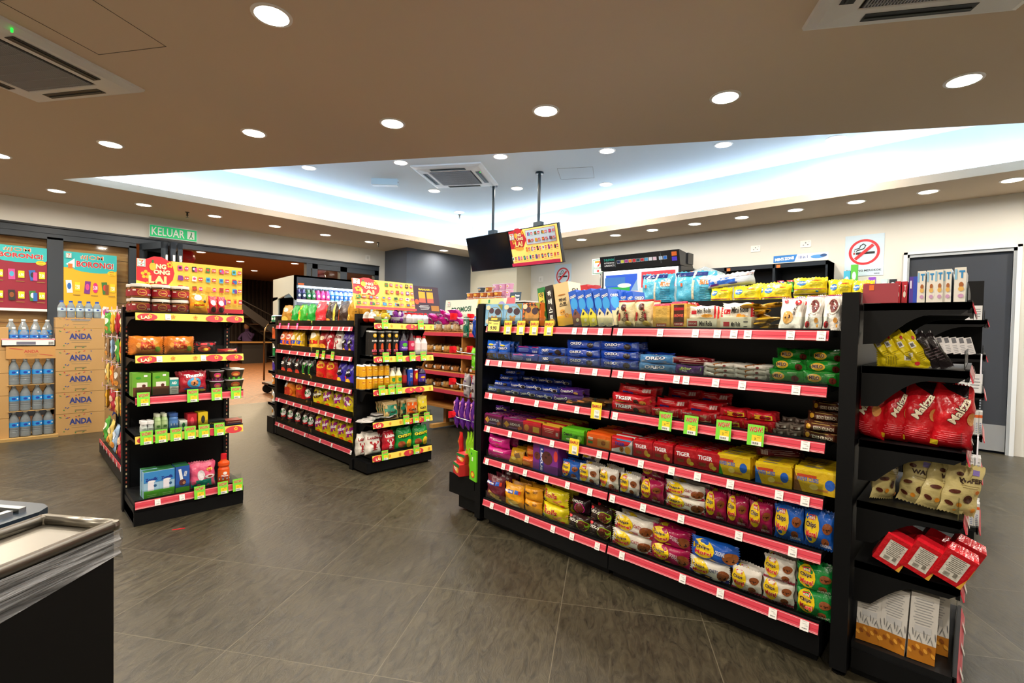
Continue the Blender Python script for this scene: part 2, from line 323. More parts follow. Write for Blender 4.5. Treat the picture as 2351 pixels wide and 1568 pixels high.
pe = skinfig('person', 'seated person in a purple shirt leaning on the hall table', [(0, 1), (1, 2), (2, 3), (3, 4), (4, 5), (2, 6), (6, 7), (7, 8), (2, 9), (9, 10), (10, 11), (0, 12), (12, 13), (13, 14), (0, 15), (15, 16), (16, 17)],
             nod, mat('4d3560', 'matte'), (pc.x+.25, pc.y+.95, 0), -.75)
b = MB(); b.lathe([(.01, 1.18), (.07, 1.2), (.092, 1.26), (.09, 1.33), (.06, 1.39), (.01, 1.405)], mat('9a6a4c', 'matte'), 14, (0, -.075, 0)); b.obj('face', pe)
b = MB(); b.lathe([(.085, 1.24), (.098, 1.30), (.1, 1.36), (.07, 1.41), (.01, 1.43)], mat('120d0b', 'matte'), 14, (0, -.035, 0)); b.obj('hair', pe)
b = MB(); b.lathe([(.2, .44), (.2, .48), (.02, .48)], mat('1a1512'), 14); b.tube([(0, 0, 0), (0, 0, .44)], .03, mat('1a1512'))
tag(b.obj('stool', None, (pc.x+.25, pc.y+.95, 0)), 'round dark stool under the seated person', 'stool')
# luggage cart hoop
pc = onZ(606, 860, 0); pc = onY(606, 740, 10.6)
e = empty('luggage_cart', 'brass hooped luggage cart standing behind the crisps gondola', 'cart', (3.99, 9.95, 0), 0); ga = mat('8f7350', 'metal', .3)
for yy in (-.28, .28):
    b = MB(); b.tube([(-.45, yy, .25)]+[(-.45*cos(t*pi/12), yy, 1.2+.3*sin(t*pi/12)) for t in range(13)]+[(.45, yy, .25)], .018, ga); b.obj('hoop', e)
b = MB(); b.box(-.48, .5, -.3, .3, .18, .22, mat('2a1410')); b.obj('platform', e)
for sx in (-.4, .4):
    for sy in (-.24, .24):
        b = MB(); b.prism([(sx+.09*cos(a*pi/6), .09+.09*sin(a*pi/6)) for a in range(12)], sy-.02, sy+.02, mat('111111'), 'y'); b.obj('wheel', e)
# lantern(s)
def lantern(p, r, lab):
    e = empty('paper_lantern', lab, 'lantern', p)
    b = MB(); b.lathe([(.25*r, -.85*r)]+[(r*cos(a)**.7, .85*r*sin(a)) for a in [radians(t) for t in range(-70, 71, 14)]]+[(.25*r, .85*r)], mat('a8101c', 'plastic'), 18); b.obj('shade', e)
    b = MB(); b.tube([(0, 0, .85*r), (0, 0, ZC-p[2]-.01)], .004, mat('c9a227')); b.lathe([(.02, .8*r), (.2*r, .85*r), (.2*r, .93*r), (.02, .95*r)], mat('c9a227', 'metal'), 12); b.obj('cord', e)
lantern(tuple(onY(424, 590, YW+1)), .17, 'red paper lantern hanging beyond the folded doors')
lantern(tuple(onY(730, 612, YW+1.4)), .2, 'red paper lantern seen through the right shop-front window')
lantern(tuple(onY(729, 638, YW+1.7)), .19, 'lower red paper lantern seen through the right shop-front window')

# ------------------------------------------------------------------ ceiling fixtures
def dl_mesh():
    b = MB(); b.lathe([(.085, .004), (.088, -.006), (.106, -.004), (.108, .004)], mat('e8e6e2', 'plastic'), 28, cap=False); r = b.mesh('rim')
    b = MB(); b.lathe([(.001, -.0015), (.085, -.0015), (.086, .004)], mat('fff3e0', 'emit', 8.0), 28, cap=False); return r, b.mesh('diffuser')
RIM, DIF = dl_mesh()
def downlight(p, lab, grp, power, col=WARM):
    o = mkobj('downlight', RIM, None, p); tag(o, lab, 'ceiling light', grp); mkobj('diffuser', DIF, o)
    l = bpy.data.lights.new('lamp', 'AREA'); l.shape = 'DISK'; l.size = .17; l.energy = power; l.color = col; l.spread = radians(170)
    lo = bpy.data.objects.new('lamp', l); COL.objects.link(lo); lo.location = (0, 0, -.004); lo.parent = o
def lights(px, z, where, grp, power=LAMP_W, col=WARM):
    for i, (x, y) in enumerate(px): downlight(tuple(onZ(x, y, z)), f'round recessed downlight, {ORD[i]} from left {where}', grp, power, col)
lights([(130, 438), (330, 470), (493, 496), (631, 519), (747, 539), (848, 555), (1019, 575)], ZC, 'along the shop-front soffit', 'shop-front downlights', LAMP_W*.5)
lights([(-5, 356), (254, 331), (583, 305), (901, 283), (1253, 254), (1665, 223), (2213, 184)], ZC, 'in the near diagonal soffit row', 'near soffit downlights', LAMP_W*1.5)
lights([(1335, 550), (1413, 540), (1498, 528), (1595, 514), (1703, 499), (1826, 482), (1966, 463), (2131, 440), (2325, 413)], ZC, 'along the door-wall soffit', 'door-wall downlights', LAMP_W*.42)
lights([(709, 385), (920, 373), (1149, 359), (1394, 346), (1661, 332), (1919, 318)], ZU, 'in the first tray row', 'tray downlights', LAMP_W*1.1)
lights([(997, 438), (1187, 432), (1391, 423)], ZU, 'in the second tray row', 'tray downlights', LAMP_W*1.1)
downlight(tuple(onZ(1054, 487, ZU)), 'round recessed downlight above the ceiling sprinkler in the tray', 'tray downlights', LAMP_W)
downlight(tuple(onZ(1211, 480, ZU)), 'round recessed downlight behind the menu screen pole', 'tray downlights', LAMP_W)
downlight(tuple(onZ(624, 35, ZC)), 'large looking round downlight nearest the camera at the top', 'near soffit downlights', LAMP_W*1.6)
lights([(552, 600), (677, 605), (744, 605), (823, 612)], ZC-.002, 'in the hall ceiling beyond', 'hall downlights', HALL_W, (1, .78, .5))
for k, p in enumerate([(.6, 11.2), (2.4, 11.4), (4.4, 11.2), (3.2, 13.4), (1.4, 14.5), (5.4, 16.5), (3.6, 17.5)]):  # extra lamps out of view, added to brighten the hall
    downlight((p[0], p[1], ZC-.002), 'added warm fill downlight, out of view, brightening the hall beyond the shop front', 'hall downlights', HALL_W, (1, .76, .48))
# lamps of the same grids that lie outside the frame (their light is in the picture)
for k, p in enumerate([(1.9, 1.0), (2.6, -.15), (-.35, 2.3), (-1.2, 4.4), (-1.5, 6.6), (5.2, -1.2), (7.46, -1.3), (.4, -.8), (-1.8, 0), (3.6, -2.2), (-1, 8.8), (-.4, 5.6)]):
    downlight((p[0], p[1], ZC), 'round recessed downlight in the soffit behind or beside the viewer', 'downlights around the viewer', LAMP_W*2.2)
U = radians(-58)
def cassette(x, y, z, size, lab, led=(.476, -.293)):
    e = empty('air_conditioner', lab, 'air conditioner', (x, y, z), U); h = size/2; wm = mat('d9d9d6', 'plastic', .4); dkm = mat('0d1110')
    b = MB(); i = h*.62; V = [(-h, -h), (h, -h), (h, h), (-h, h)]
    def ring(a, za, c, zc): # sloping frame quads
        for k in range(4):
            p = [(-1, -1), (1, -1), (1, 1), (-1, 1)][k]; q = [(-1, -1), (1, -1), (1, 1), (-1, 1)][(k+1) % 4]
            b.quad((p[0]*a, p[1]*a, za), (q[0]*a, q[1]*a, za), (q[0]*c, q[1]*c, zc), (p[0]*c, p[1]*c, zc), wm)
    ring(h, 0, h*.99, -.018); ring(h*.99, -.018, h*.9, -.038); ring(h*.9, -.038, i, -.045); ring(i, -.045, i*.98, -.04); b.obj('panel', e)
    for k in range(4):
        b = MB(); b.box(-h*.5, h*.5, -h*.83, -h*.70, -.0455, -.043, dkm); b.box(-h*.48, h*.48, -h*.79, -h*.77, -.050, -.044, mat('333836')); b.obj('air_slot', e, (0, 0, 0), k*pi/2)
    b = MB(); b.box(-i*.95, i*.95, -i*.95, i*.95, -.044, -.03, mat('3a3b3d'))
    for k in range(40): x0 = -i*.93+k*i*1.86/40; b.box(x0, x0+i*.018, -i*.93, i*.93, -.050, -.044, mat('9b9d9f'))
    for k in range(7): y0 = -i*.93+k*i*1.86/6.3; b.box(-i*.93, i*.93, y0, y0+i*.012, -.051, -.044, mat('8f9193'))
    b.obj('intake_grille', e)
    if led: b = MB(); b.box(led[0]-.004, led[0]+.004, led[1]-.004, led[1]+.004, -.052, -.03, mat('20ff40', 'emit', 2)); b.obj('indicator_light', e)
cassette(.02, 4.63, ZC, 1.0, 'ceiling cassette air conditioner at the upper left of the view')
cassette(2.91, .075, ZC, 1.0, 'ceiling cassette air conditioner cut off at the upper right', None)
cassette(4.68, 5.72, ZU, 1.04, 'white ceiling cassette air conditioner inside the lit ceiling tray', (.429, -.235))
def hatch(cx, cy, z, s, lab):
    b = MB(); h = s/2; m = mat('5f564b'); t = .003
    for a in ((-h, h, -h, -h+t), (-h, h, h-t, h), (-h, -h+t, -h, h), (h-t, h, -h, h)): b.box(*a, -.002, 0, m)
    tag(b.obj('access_panel', None, (cx, cy, z), U), lab, 'ceiling panel')
hatch(.33, 3.76, ZC, .52, 'thin outlined access panel in the soffit beside the left air conditioner')
hatch(5.75, 4.3, ZU, .5, 'thin outlined access panel in the tray right of the air conditioner')
p = onZ(884, 412, ZU); e = empty('emergency_light', 'small pale box emergency light on the tray ceiling', 'emergency light', (p.x, p.y, ZU), radians(-45))
b = MB(); b.box(-.2, .2, -.05, .05, -.09, 0, mat('cfe6f2', 'plastic')); b.obj('housing', e); b = MB(); b.box(-.19, .19, -.04, .04, -.1, -.09, mat('e8eef0', 'plastic')); b.obj('lens', e)
b = MB(); b.box(.2, .203, -.01, .01, -.05, -.03, mat('5a2020')); b.obj('switch', e)
def sprinkler(x, y, z, lab):
    p = onZ(x, y, z); b = MB(); c = mat('4b4a45', 'metal', .35); b.lathe([(.03, 0), (.03, -.006), (.012, -.012), (.012, -.04), (.02, -.045), (.006, -.06), (.006, -.075), (.022, -.078), (.022, -.081), (.001, -.082)], c, 12)
    tag(b.obj('sprinkler', None, tuple(p)), lab, 'sprinkler')
sprinkler(430, 487, ZC, 'small pendent sprinkler between two shop-front downlights'); sprinkler(868, 557, ZC, 'small pendent sprinkler near the grey column'); sprinkler(1055, 493, ZU, 'small pendent sprinkler in the lit ceiling tray')

# ------------------------------------------------------------------ art helpers
def seven(cx, cy, w, h, g='0a7a4a'):   # store emblem: green-bordered square, striped numeral
    X = lambda a: cx+a*w; Y = lambda a: cy+a*h
    return [('r', cx, cy, w, h, 'f4f6f2'), ('r', cx, cy, w*.9, h*.9, g), ('r', cx, cy, w*.8, h*.82, 'f7f7f4'),
            ('p', [(X(-.28), Y(.36)), (X(.1), Y(.36)), (X(.1), Y(.22)), (X(-.28), Y(.22))], 'f08a1c'), ('p', [(X(.1), Y(.36)), (X(.3), Y(.36)), (X(.06), Y(0)), (X(-.12), Y(0)), (X(.1), Y(.22))], 'e03a2c'),
            ('r', cx, Y(-.29), w*.18, h*.15, 'e03a2c'), ('t', 'ELEVEN', cx, Y(-.1), w*.66, h*.12, g)]
def flower(cx, cy, w, h, c='f0b429'):
    return [('e', cx+.3*w*cos(a*2*pi/5+.3), cy+.3*h*sin(a*2*pi/5+.3), w*.34, h*.34, c) for a in range(5)]+[('e', cx, cy, w*.2, h*.2, 'c8281e')]
def ong(cx, cy, w, h):
    X = lambda a: cx+a*w; Y = lambda a: cy+a*h
    return [('e', cx, Y(.1), w, h*1.0, 'cf2a35')]+flower(X(-.34), Y(.0), w*.3, h*.3)+flower(X(.36), Y(.36), w*.2, h*.22)+flower(X(-.3), Y(-.3), w*.16, h*.16)+[
        ('e', X(-.14), Y(.26), w*.2, h*.26, 'f2b23a'), ('r', X(-.14), Y(.42), w*.05, h*.1, '2f7a35'), ('t', 'NG', X(.1), Y(.28), w*.3, h*.16, 'f9e9b8', 0, .05), ('t', 'ONG', X(.12), Y(.1), w*.48, h*.15, 'f9e9b8', 0, .05),
        ('t', 'LAI', X(0), Y(-.14), w*.52, h*.24, 'f9dd8a', 0, .05), ('e', X(0), Y(-.36), w*.62, h*.16, 'f0a63a')]
PAL = ['7a2f8a', 'd63a2a', '3a7a3c', 'e2a032', '2b66b0', 'e8e4da', '8c4a22', 'd8468c', '2f2a28', 'f0f0ea', '49a5c8', 'b52a35']
def price_grid(x0, x1, y0, y1, nx, ny, seed=1, tagc='c9283a', rowmask=None):
    r = random.Random(seed); ops = []; dx = (x1-x0)/nx; dy = (y1-y0)/ny
    for j in range(ny):
        for i in range(nx):
            cx = x0+(i+.5)*dx; cy = y1-(j+.5)*dy; c = r.choice(PAL); c2 = r.choice(PAL); k = r.random()
            ops += [('r', cx-.2*dx, cy, dx*.32, dy*.5, c, r.uniform(-8, 8)), ('e', cx-.2*dx, cy+.02*dy, dx*.22, dy*.26, c2)]
            if k < .4: ops += [('r', cx-.08*dx, cy-.05*dy, dx*.2, dy*.4, r.choice(PAL))]
            if k > .75: ops += [('e', cx+.25*dx, cy, dx*.3, dy*.42, 'd81f7a')]
            else: ops += [('r', cx+.25*dx, cy+.02*dy, dx*.3, dy*.34, tagc)]
            ops += [('t', r.choice(['5.00', '6.90', '2.50', '4.90', '7.50']), cx+.25*dx, cy, dx*.24, dy*.16, 'ffffff'), ('r', cx+.2*dx, cy-.32*dy, dx*.4, dy*.03, '9a7a3a')]
    return ops
def board(name, lab, w, h, ops, bg, loc, rz, tilt=0, cat='sign', t=.006, em=None):
    b = MB(); m = mat(bg) if not em else mat(bg, 'emit', em); b.box(-w/2, w/2, 0, t, -h/2, h/2, m)
    b.art(ops, flat(w, h), w, h, 'card', 0, .001, .0004 if len(ops) < 90 else .0002)
    o = b.obj(name, None, loc, rz); o.rotation_euler = (tilt, 0, rz); tag(o, lab, cat); return o
NEG = -pi/2     # facing -X
# posters on the shop front (facing the shop, -Y)
def jom(bg, seed):
    ops = [('r', 0, .40, 1, .2, '34b7b8'), ('e', .08, .30, .84, .1, '34b7b8'), ('p', [(-.46, .34), (-.3, .42), (-.3, .30)], 'f4f4f0'), ('r', -.38, .32, .08, .06, 'e8742a')]
    ops += [('t', '#JOM', .02, .44, .44, .07, 'f6f0e0', 0, .012), ('t', '#JOM', .02, .44, .42, .062, 'd8600e', 0, 0), ('t', 'BORONG!', .08, .355, .72, .08, 'f6f0e0', 0, .035), ('t', 'BORONG!', .08, .355, .7, .074, 'd2202f', 0, .03), ('e', .4, .26, .17, .07, 'e8c81e'), ('L', .4, .26, .1, .03, 'c02020', 2)]
    ops += price_grid(-.5, .5, -.42, .22, 3, 2, seed, 'f2d21e') + ([('r', 0, -.48, 1, .04, 'f0ece4')] if seed == 3 else [])
    return ops
a0, a1 = onY(146, 577, YW-.03), onY(268, 709, YW-.03)
board('poster', 'yellow and teal #JOM BORONG! promotion poster on the plank window', a1.x-a0.x, 1.16, jom('e8b01c', 5)+seven(-.41, .45, .1, .06), 'e8b01c', ((a0.x+a1.x)/2, YW-.025, 1.79), 0, 0, 'poster')
a0, a1 = onY(0, 562, YW-.03), onY(108, 712, YW-.03)
board('poster', 'dark red and teal #JOM BORONG! promotion poster at the left edge', .62, .9, jom('8e1830', 3), '8e1830', (a1.x-.31, YW-.025, 1.93), 0, 0, 'poster')
# exit sign
e = empty('exit_sign', 'lit green KELUAR exit sign with running figure above the folded doors', 'exit sign', (1.91, YW-.05, 2.83), 0)
b = MB(); b.box(-.33, .33, .0, .05, -.1, .1, mat('dfe8e6', 'plastic')); b.obj('housing', e)
b = MB(); b.box(-.32, .32, -.004, 0, -.088, .088, mat('0c9a58', 'emit', 1.0))
b.art([('t', 'KELUAR', -.12, 0, .7, .74, 'ffffff', 0, .01), ('r', .37, 0, .16, .74, 'f2fff8'), ('e', .38, .22, .03, .14, '0c9a58'), ('r', .375, .02, .03, .3, '0c9a58', -18), ('r', .35, -.2, .02, .26, '0c9a58', -30), ('r', .40, -.2, .02, .28, '0c9a58', 30)], lambda x, y, l: (x, -.004-l, y), .64, .176, 'card'); b.obj('face', e)
# no smoking signs
def nosmoke(yc, zc, w, h, lab):
    ops = [('c', 0, .1, .74*1, 'cc2a30')]
    b = MB(); b.box(-w/2, w/2, 0, .004, -h/2, h/2, mat('c9ddea')); F = flat(w, h); R = .37*w*1.08
    q = 36; V = []; 
    for k in range(q): a = 2*pi*k/q; V += [(R*cos(a), -.001, .08*h+R*sin(a)), (R*.82*cos(a), -.001, .08*h+R*.82*sin(a))]
    b.add(V, [(2*k, 2*((k+1) % q), 2*((k+1) % q)+1, 2*k+1) for k in range(q)], mat('cc2a30'))
    b.art([('r', .03, .055, .48, .055, '1c1c1e'), ('r', -.255, .055, .05, .05, 'b04038')], F, w, h)
    for P in ([(-.25, .1), (-.24, .16), (-.12, .18), (-.1, .24), (-.02, .28), (.04, .24), (0, .18)], [(-.2, .1), (-.18, .13), (-.06, .15), (.0, .17)]):
        b.tube([(x*w, -.002, y*h) for x, y in P], .006, mat('1c1c1e'), 5)
    b.art([('r', 0, .08, .62, .07, 'cc2a30', 43)], F, w, h, 'card', 0, .004); b.art([('t', 'DILARANG MEROKOK', 0, -.37, .9, .05, '2a2a2c'), ('B', .33, -.455, .14, .03, '444444')], F, w, h)
    tag(b.obj('no_smoking_sign', None, (XW-.006, yc, zc), NEG), lab, 'sign')
nosmoke(1.17, 2.47, .44, .56, 'pale blue DILARANG MEROKOK no smoking sign beside the grey door'); nosmoke(6.37, 2.47, .44, .58, 'pale blue no smoking sign behind the Korean biscuit cartons')
for i, (x, y) in enumerate(((1735, 571), (1850, 560))):
    p = onX(x, y, XW); b = MB(); b.box(-.07, .07, -.008, 0, -.05, .05, mat('f2f0ea', 'plastic')); b.art([('r', 0, .15, .1, .2, '888888'), ('r', -.2, -.15, .12, .1, '555555'), ('r', .2, -.15, .12, .1, '555555'), ('r', .3, .3, .12, .16, 'dddddd')], lambda a, c, l: (a, -.008-l, c), .14, .1)
    tag(b.obj('wall_socket', None, (XW, p.y, p.z), NEG), ('white wall socket, left of the two above the wall shelving', 'white wall socket, right of the two above the wall shelving')[i], 'socket')
for (x, y, X, lab) in ((1242, 641, None, 'white wall plate left of the hidden no smoking sign'), (844, 592, 'L', 'white wall plate high beside the grey column')):
    p = onX(x, y, XW) if X is None else onY(x, y, YW); b = MB(); b.box(-.06, .06, -.008, 0, -.06, .06, mat('eeece6', 'plastic')); b.box(-.02, .02, -.012, -.008, -.03, .03, mat('d8d6d0', 'plastic')); tag(b.obj('wall_plate', None, tuple(p), NEG if X is None else 0), lab, 'wall plate')

# ------------------------------------------------------------------ gondola shelving
BLK = mat('0b0c0e', 'black'); BLK2 = mat('131416', 'black'); RAIL = mat('cf3f50', 'plastic', .28); RAIL2 = mat('e88a92', 'plastic', .25); WHT = mat('efeeea'); ACR = mat('f2f6f4', 'clear')
class Face:
    def __init__(s, x, y, rz): s.o = Vector((x, y, 0)); s.rz = rz; s.ex = Vector((cos(rz), sin(rz), 0)); s.ey = Vector((-sin(rz), cos(rz), 0))
    def w(s, lx, ly, z): return s.o+s.ex*lx+s.ey*ly+Vector((0, 0, z))
    def lx(s, px, py, ly=0):
        d = ray(px, py); c = Vector((0, 0, CZ)); t = (s.o+s.ey*ly-c).dot(s.ey)/d.dot(s.ey); return (c+d*t-s.o).dot(s.ex)
TAGM = None
def tag_mesh():
    global TAGM
    if TAGM is None:
        b = MB(); b.quad((-.016, 0, -.02), (.016, 0, -.02), (.016, 0, .02), (-.016, 0, .02), WHT)
        b.art([('L', 0, .3, .6, .22, 'b8b8b4', 2), ('t', '2.70', .2, .02, .3, .1, '6a6a6a', 0, 0), ('B', 0, -.25, .6, .1, '5a5a5a')], flat(1, 1), .032, .04)
        TAGM = b.mesh('price_tag')
    return TAGM
PRM = {}
def promo_mesh(k):
    if k in PRM: return PRM[k]
    b = MB(); F = flat(1, 1)
    if k == 'wow': b.quad((-.034, 0, -.045), (.034, 0, -.045), (.034, 0, .045), (-.034, 0, .045), mat('7ddc3c')); b.art([('t', 'WOW!', 0, .28, .8, .26, 'f4fff0', 4, .05), ('t', 'WOW!', 0, .28, .8, .26, 'd4202c', 4, .03), ('r', .08, -.16, .6, .34, 'f2cf2a'), ('L', .2, -.05, .25, .1, '6a5a20', 2), ('t', '21', 0, -.16, .1, .1, '333333'), ('r', .08, -.38, .6, .2, 'efefe8'), ('B', 0, -.38, .4, .1, '333333')], F, .068, .09)
    elif k == 'baru': b.quad((-.034, 0, -.045), (.034, 0, -.045), (.034, 0, .045), (-.034, 0, .045), mat('f2d430')); b.art([('t', 'BARU!', 0, .27, .84, .2, 'b3202c', 0, .035), ('r', .08, -.2, .5, .5, 'efefe8'), ('L', .08, -.08, .4, .14, '8a8a88', 3), ('B', .08, -.35, .4, .12, '3a3a3a')], F, .068, .09)
    elif k == 'pink': b.quad((-.022, 0, -.035), (.022, 0, -.035), (.022, 0, .035), (-.022, 0, .035), mat('ff4fae')); b.art([('r', 0, -.1, .6, .5, 'efe6ea'), ('B', 0, -.2, .5, .15, '555555')], F, .044, .07)
    elif k == 'price': b.box(-.06, .06, 0, .004, -.05, .05, mat('4a4522')); b.art([('r', 0, -.1, .9, .68, 'f0dc6a'), ('t', 'New', -.3, .12, .22, .12, '222222'), ('L', .16, .14, .5, .16, '333333', 2), ('t', '9.90', 0, -.22, .5, .26, '1c1c1c', 0, .03), ('r', 0, .38, .5, .14, 'd8c040')], F, .12, .1)
    PRM[k] = b.mesh(k); return PRM[k]
def deco_rail(L, h, seed):   # festive shelf strip art
    r = random.Random(seed); ops = []
    n = int(L/.11)
    for i in range(n):
        x = (i+.5)/n-.5; k = i % 4
        if k in (0, 3): ops += [('e', x, -.05, .17, 1.0, 'c9303c')]
        ops += flower(x+.02, .05, .045*.66/L, .62, 'f0b429' if k in (0, 3) else 'd9982c')
    ops += [('t', 'LAI', -.42, -.1, .07, .4, 'f9e9b8', 0, .04)]
    return ops
def shelf_set(e, F, L, dep, levels, splits=(0,), deco=(), lastdeep=0, fence=.055, lname='', rh=.042, recess=0):
    for li, z in enumerate(levels):
        for si in range(len(splits)):
            x0 = splits[si]+.004; x1 = (splits[si+1] if si+1 < len(splits) else L)-.004
            b = MB(); b.box(x0, x1, .006, dep, z-.028, z, BLK2); b.box(x0, x1, 0, .012, z-.04, z+.006, BLK)
            sh = b.obj('shelf', e)
            b = MB(); a = [(-.001, z-.002), (-.012, z-rh), (-.008, z-rh-.002), (.003, z-.002)]
            dk = li in deco
            m1 = mat('f0cf52') if dk else RAIL
            nrm = Vector((0, -1, -.25)).normalized()
            Sf = lambda x, y, l: ((x0+x1)/2+x, -.0065-.0055*(-y/(rh/2))-l, z-.002-rh/2+y)
            b.prism(a, x0+.002, x1-.002, m1, 'x')
            w = x1-x0
            if dk: b.curved = False; b.art(deco_rail(w, rh, li), Sf, w, rh, 'card')
            else: b.art([('r', 0, .40, .995, .05, 'f2b6ba'), ('r', 0, -.30, .995, .03, 'f2c6ca'), ('r', 0, -.40, .995, .05, 'f2b6ba'), ('r', 0, 0, .995, .04, 'c23a4a')], Sf, w, rh, 'plastic')
            b.obj('price_rail', sh)
            if fence:
                b = MB(); b.box(x0+.006, x1-.006, .013, .0155, z+.002, z+fence, ACR); b.obj('acrylic_fence', sh)
def tags(e, F, z, pxs, py, kind=None, rh=.042, n0=0):
    for i, px in enumerate(pxs):
        lx = F.lx(px, py, -.01)
        if kind is None: o = mkobj('price_tag', tag_mesh(), e, (lx, -.0115, z-.002-rh/2)); o.rotation_euler = (-.26, 0, 0)
        else:
            up_ = .012 if kind != 'price' else .03
            o = mkobj('promo_tag', promo_mesh(kind), e, (lx, -.019, z-rh/2+up_)); o.rotation_euler = (-.12, 0, 0)
            o['label'] = {'wow': 'green WOW! offer tag', 'baru': 'yellow BARU! offer tag', 'pink': 'pink offer tag', 'price': 'yellow 9.90 price card'}[kind]
def brackets(e, L, dep, levels, low=.13, xs=None):   # arched side brackets under each shelf
    for z in levels:
        for x in (xs or (0.004, L-.008)):
            pts = [(0.0, z), (dep, z), (dep, z-low)]+[(dep-.055-t*(dep-.16)/6, z-.045-(low-.05)*(1-sin(pi/2*(t/6)))) for t in range(7)]+[(.03, z-.045), (.0, z-.02)]
            b = MB(); b.prism(pts, x, x+.003, BLK, 'x'); o = b.obj('bracket', e)
def post(e, x, y, z, w=.055, d=.03, slots=None):
    b = MB(); b.box(x-w/2, x+w/2, y, y+d, .02, z, BLK)
    if slots:
        for k in range(int(z/.028)):
            zz = .06+k*.028
            if slots == 'f': b.box(x-.012, x-.004, y-.0008, y, zz, zz+.014, mat('050505')); b.box(x+.006, x+.014, y-.0008, y, zz, zz+.014, mat('050505'))
    b.obj('upright', e)
    b = MB(); b.lathe([(.025, 0), (.025, .008), (.01, .01), (.01, .03)], mat('2a2a2c', 'metal'), 12, (x, y+.03, 0)); b.obj('foot', e)

# --- biscuit gondola (double sided), its near end bay and far end
FM = Face(2.28, 2.44, NEG); LM = 2.013
G0 = empty('gondola_shelf', 'long black two-sided gondola shelf full of biscuits, right of centre', 'shelf unit', (2.28, 2.44, 0), NEG)
LV = [1.375, 1.148, .922, .695, .472, .183]
shelf_set(G0, FM, LM, .36, LV, (0, 1.005))
b = MB(); b.box(0, LM, .362, .376, .02, 1.53, BLK); b.obj('back_panel', G0)
for x0 in (0, 1.005):
    b = MB(); b.box(x0+.003, x0+1.003, .01, .36, .045, .145, BLK); b.box(x0+.01, x0+.99, .05, .34, .0, .045, BLK); b.obj('plinth', G0)
post(G0, -.075, .015, 1.53, .055, .7); post(G0, 2.073, .012, 1.525, .057, .7); post(G0, 1.0045, .345, 1.5, .03, .02)
for z in (1.52, 1.1, .8, .45): b = MB(); b.box(0, LM, .38, .73, z-.03, z, BLK2); b.obj('shelf', G0)
b = MB(); b.box(0, LM, .38, .72, 0, .14, BLK); b.obj('plinth', G0)
for li, (pxs, y) in enumerate([([1319, 1343, 1379, 1424, 1516, 1597, 1647, 1685, 1717, 1815, 1886], 762), ([1120, 1148, 1190, 1236, 1256, 1326, 1366, 1425, 1475, 1554, 1576, 1644, 1705, 1829], 850), ([1126, 1176, 1232, 1276, 1325, 1413, 1852], 930), ([1120, 1170, 1216, 1267, 1376, 1472, 1543, 1603, 1679, 1792, 1852], 1040), ([1117, 1155, 1173, 1205, 1254, 1303, 1355, 1407, 1478, 1566, 1700, 1825], 1110), ([1128, 1164, 1209, 1269, 1313, 1372, 1429, 1570, 1658, 1780, 1854], 1230)]):
    tags(G0, FM, LV[li], pxs, y)
tags(G0, FM, LV[0], [1168, 1198, 1228, 1262], 752, 'baru'); tags(G0, FM, LV[0], [1136], 752, 'price'); tags(G0, FM, LV[2], [1371], 942, 'baru'); tags(G0, FM, LV[3], [1320], 1020, 'baru'); tags(G0, FM, LV[2], [1529, 1588, 1663, 1737], 975, 'wow')
# near end bay of the biscuit gondola (sold from the short side, seen from its left)
FE = Face(2.335, .345, NEG)      # left side plane of the bay; used to place goods by depth
E0 = empty('end_bay', 'black end bay with arched brackets at the right end of the biscuit gondola', 'shelf unit', (2.335, .02, 0), 0)
LE = [1.482, 1.238, .945, .703, .462, .137]
shelf_set(E0, None, .66, .312, LE, (0,), (), 0, .07); brackets(E0, .66, .31, LE[:5], .16)
b = MB(); b.box(0, .66, .02, .31, .03, .11, BLK); b.box(.02, .64, .05, .31, 0, .03, BLK); b.obj('plinth', E0)
for z in LE[1:]:
    for x in (.1, .3, .5):
        o = mkobj('price_tag', tag_mesh(), E0, (x, -.0115, z-.022)); o.rotation_euler = (-.26, 0, 0)
for z, x in ((1.238, .02), (.945, .02)): b = MB(); b.box(x, x+.1, -.03, -.026, z-.03, z+.06, mat('e8e8f4', 'plastic')); b.obj('ticket_holder', E0)
# rear gondola end seen past it
R0 = empty('end_bay', 'black end bay with tall side panel standing behind, in front of the grey door', 'shelf unit', (4.3, -.035, 0), 0)
LR = [1.475, 1.25, 1.005, .735, .465, .14]
shelf_set(R0, None, .65, .34, LR, (0,), (), 0, .06); brackets(R0, .65, .34, LR[:5], .14)
b = MB(); b.box(.652, .67, .02, .36, 0, 1.78, BLK); b.obj('side_panel', R0)
b = MB(); b.box(0, .65, .02, .34, 0, .11, BLK); b.obj('plinth', R0)
RG = empty('gondola_shelf', 'rear black gondola shelf mostly hidden behind the biscuit gondola', 'shelf unit', (4.3, .36, 0), 0)
b = MB(); b.box(0, .03, 0, 3.3, 0, 1.45, BLK); b.box(.62, .65, 0, 3.3, 0, 1.45, BLK); b.box(0, .65, 0, 3.3, 1.40, 1.45, BLK); b.obj('body', RG)
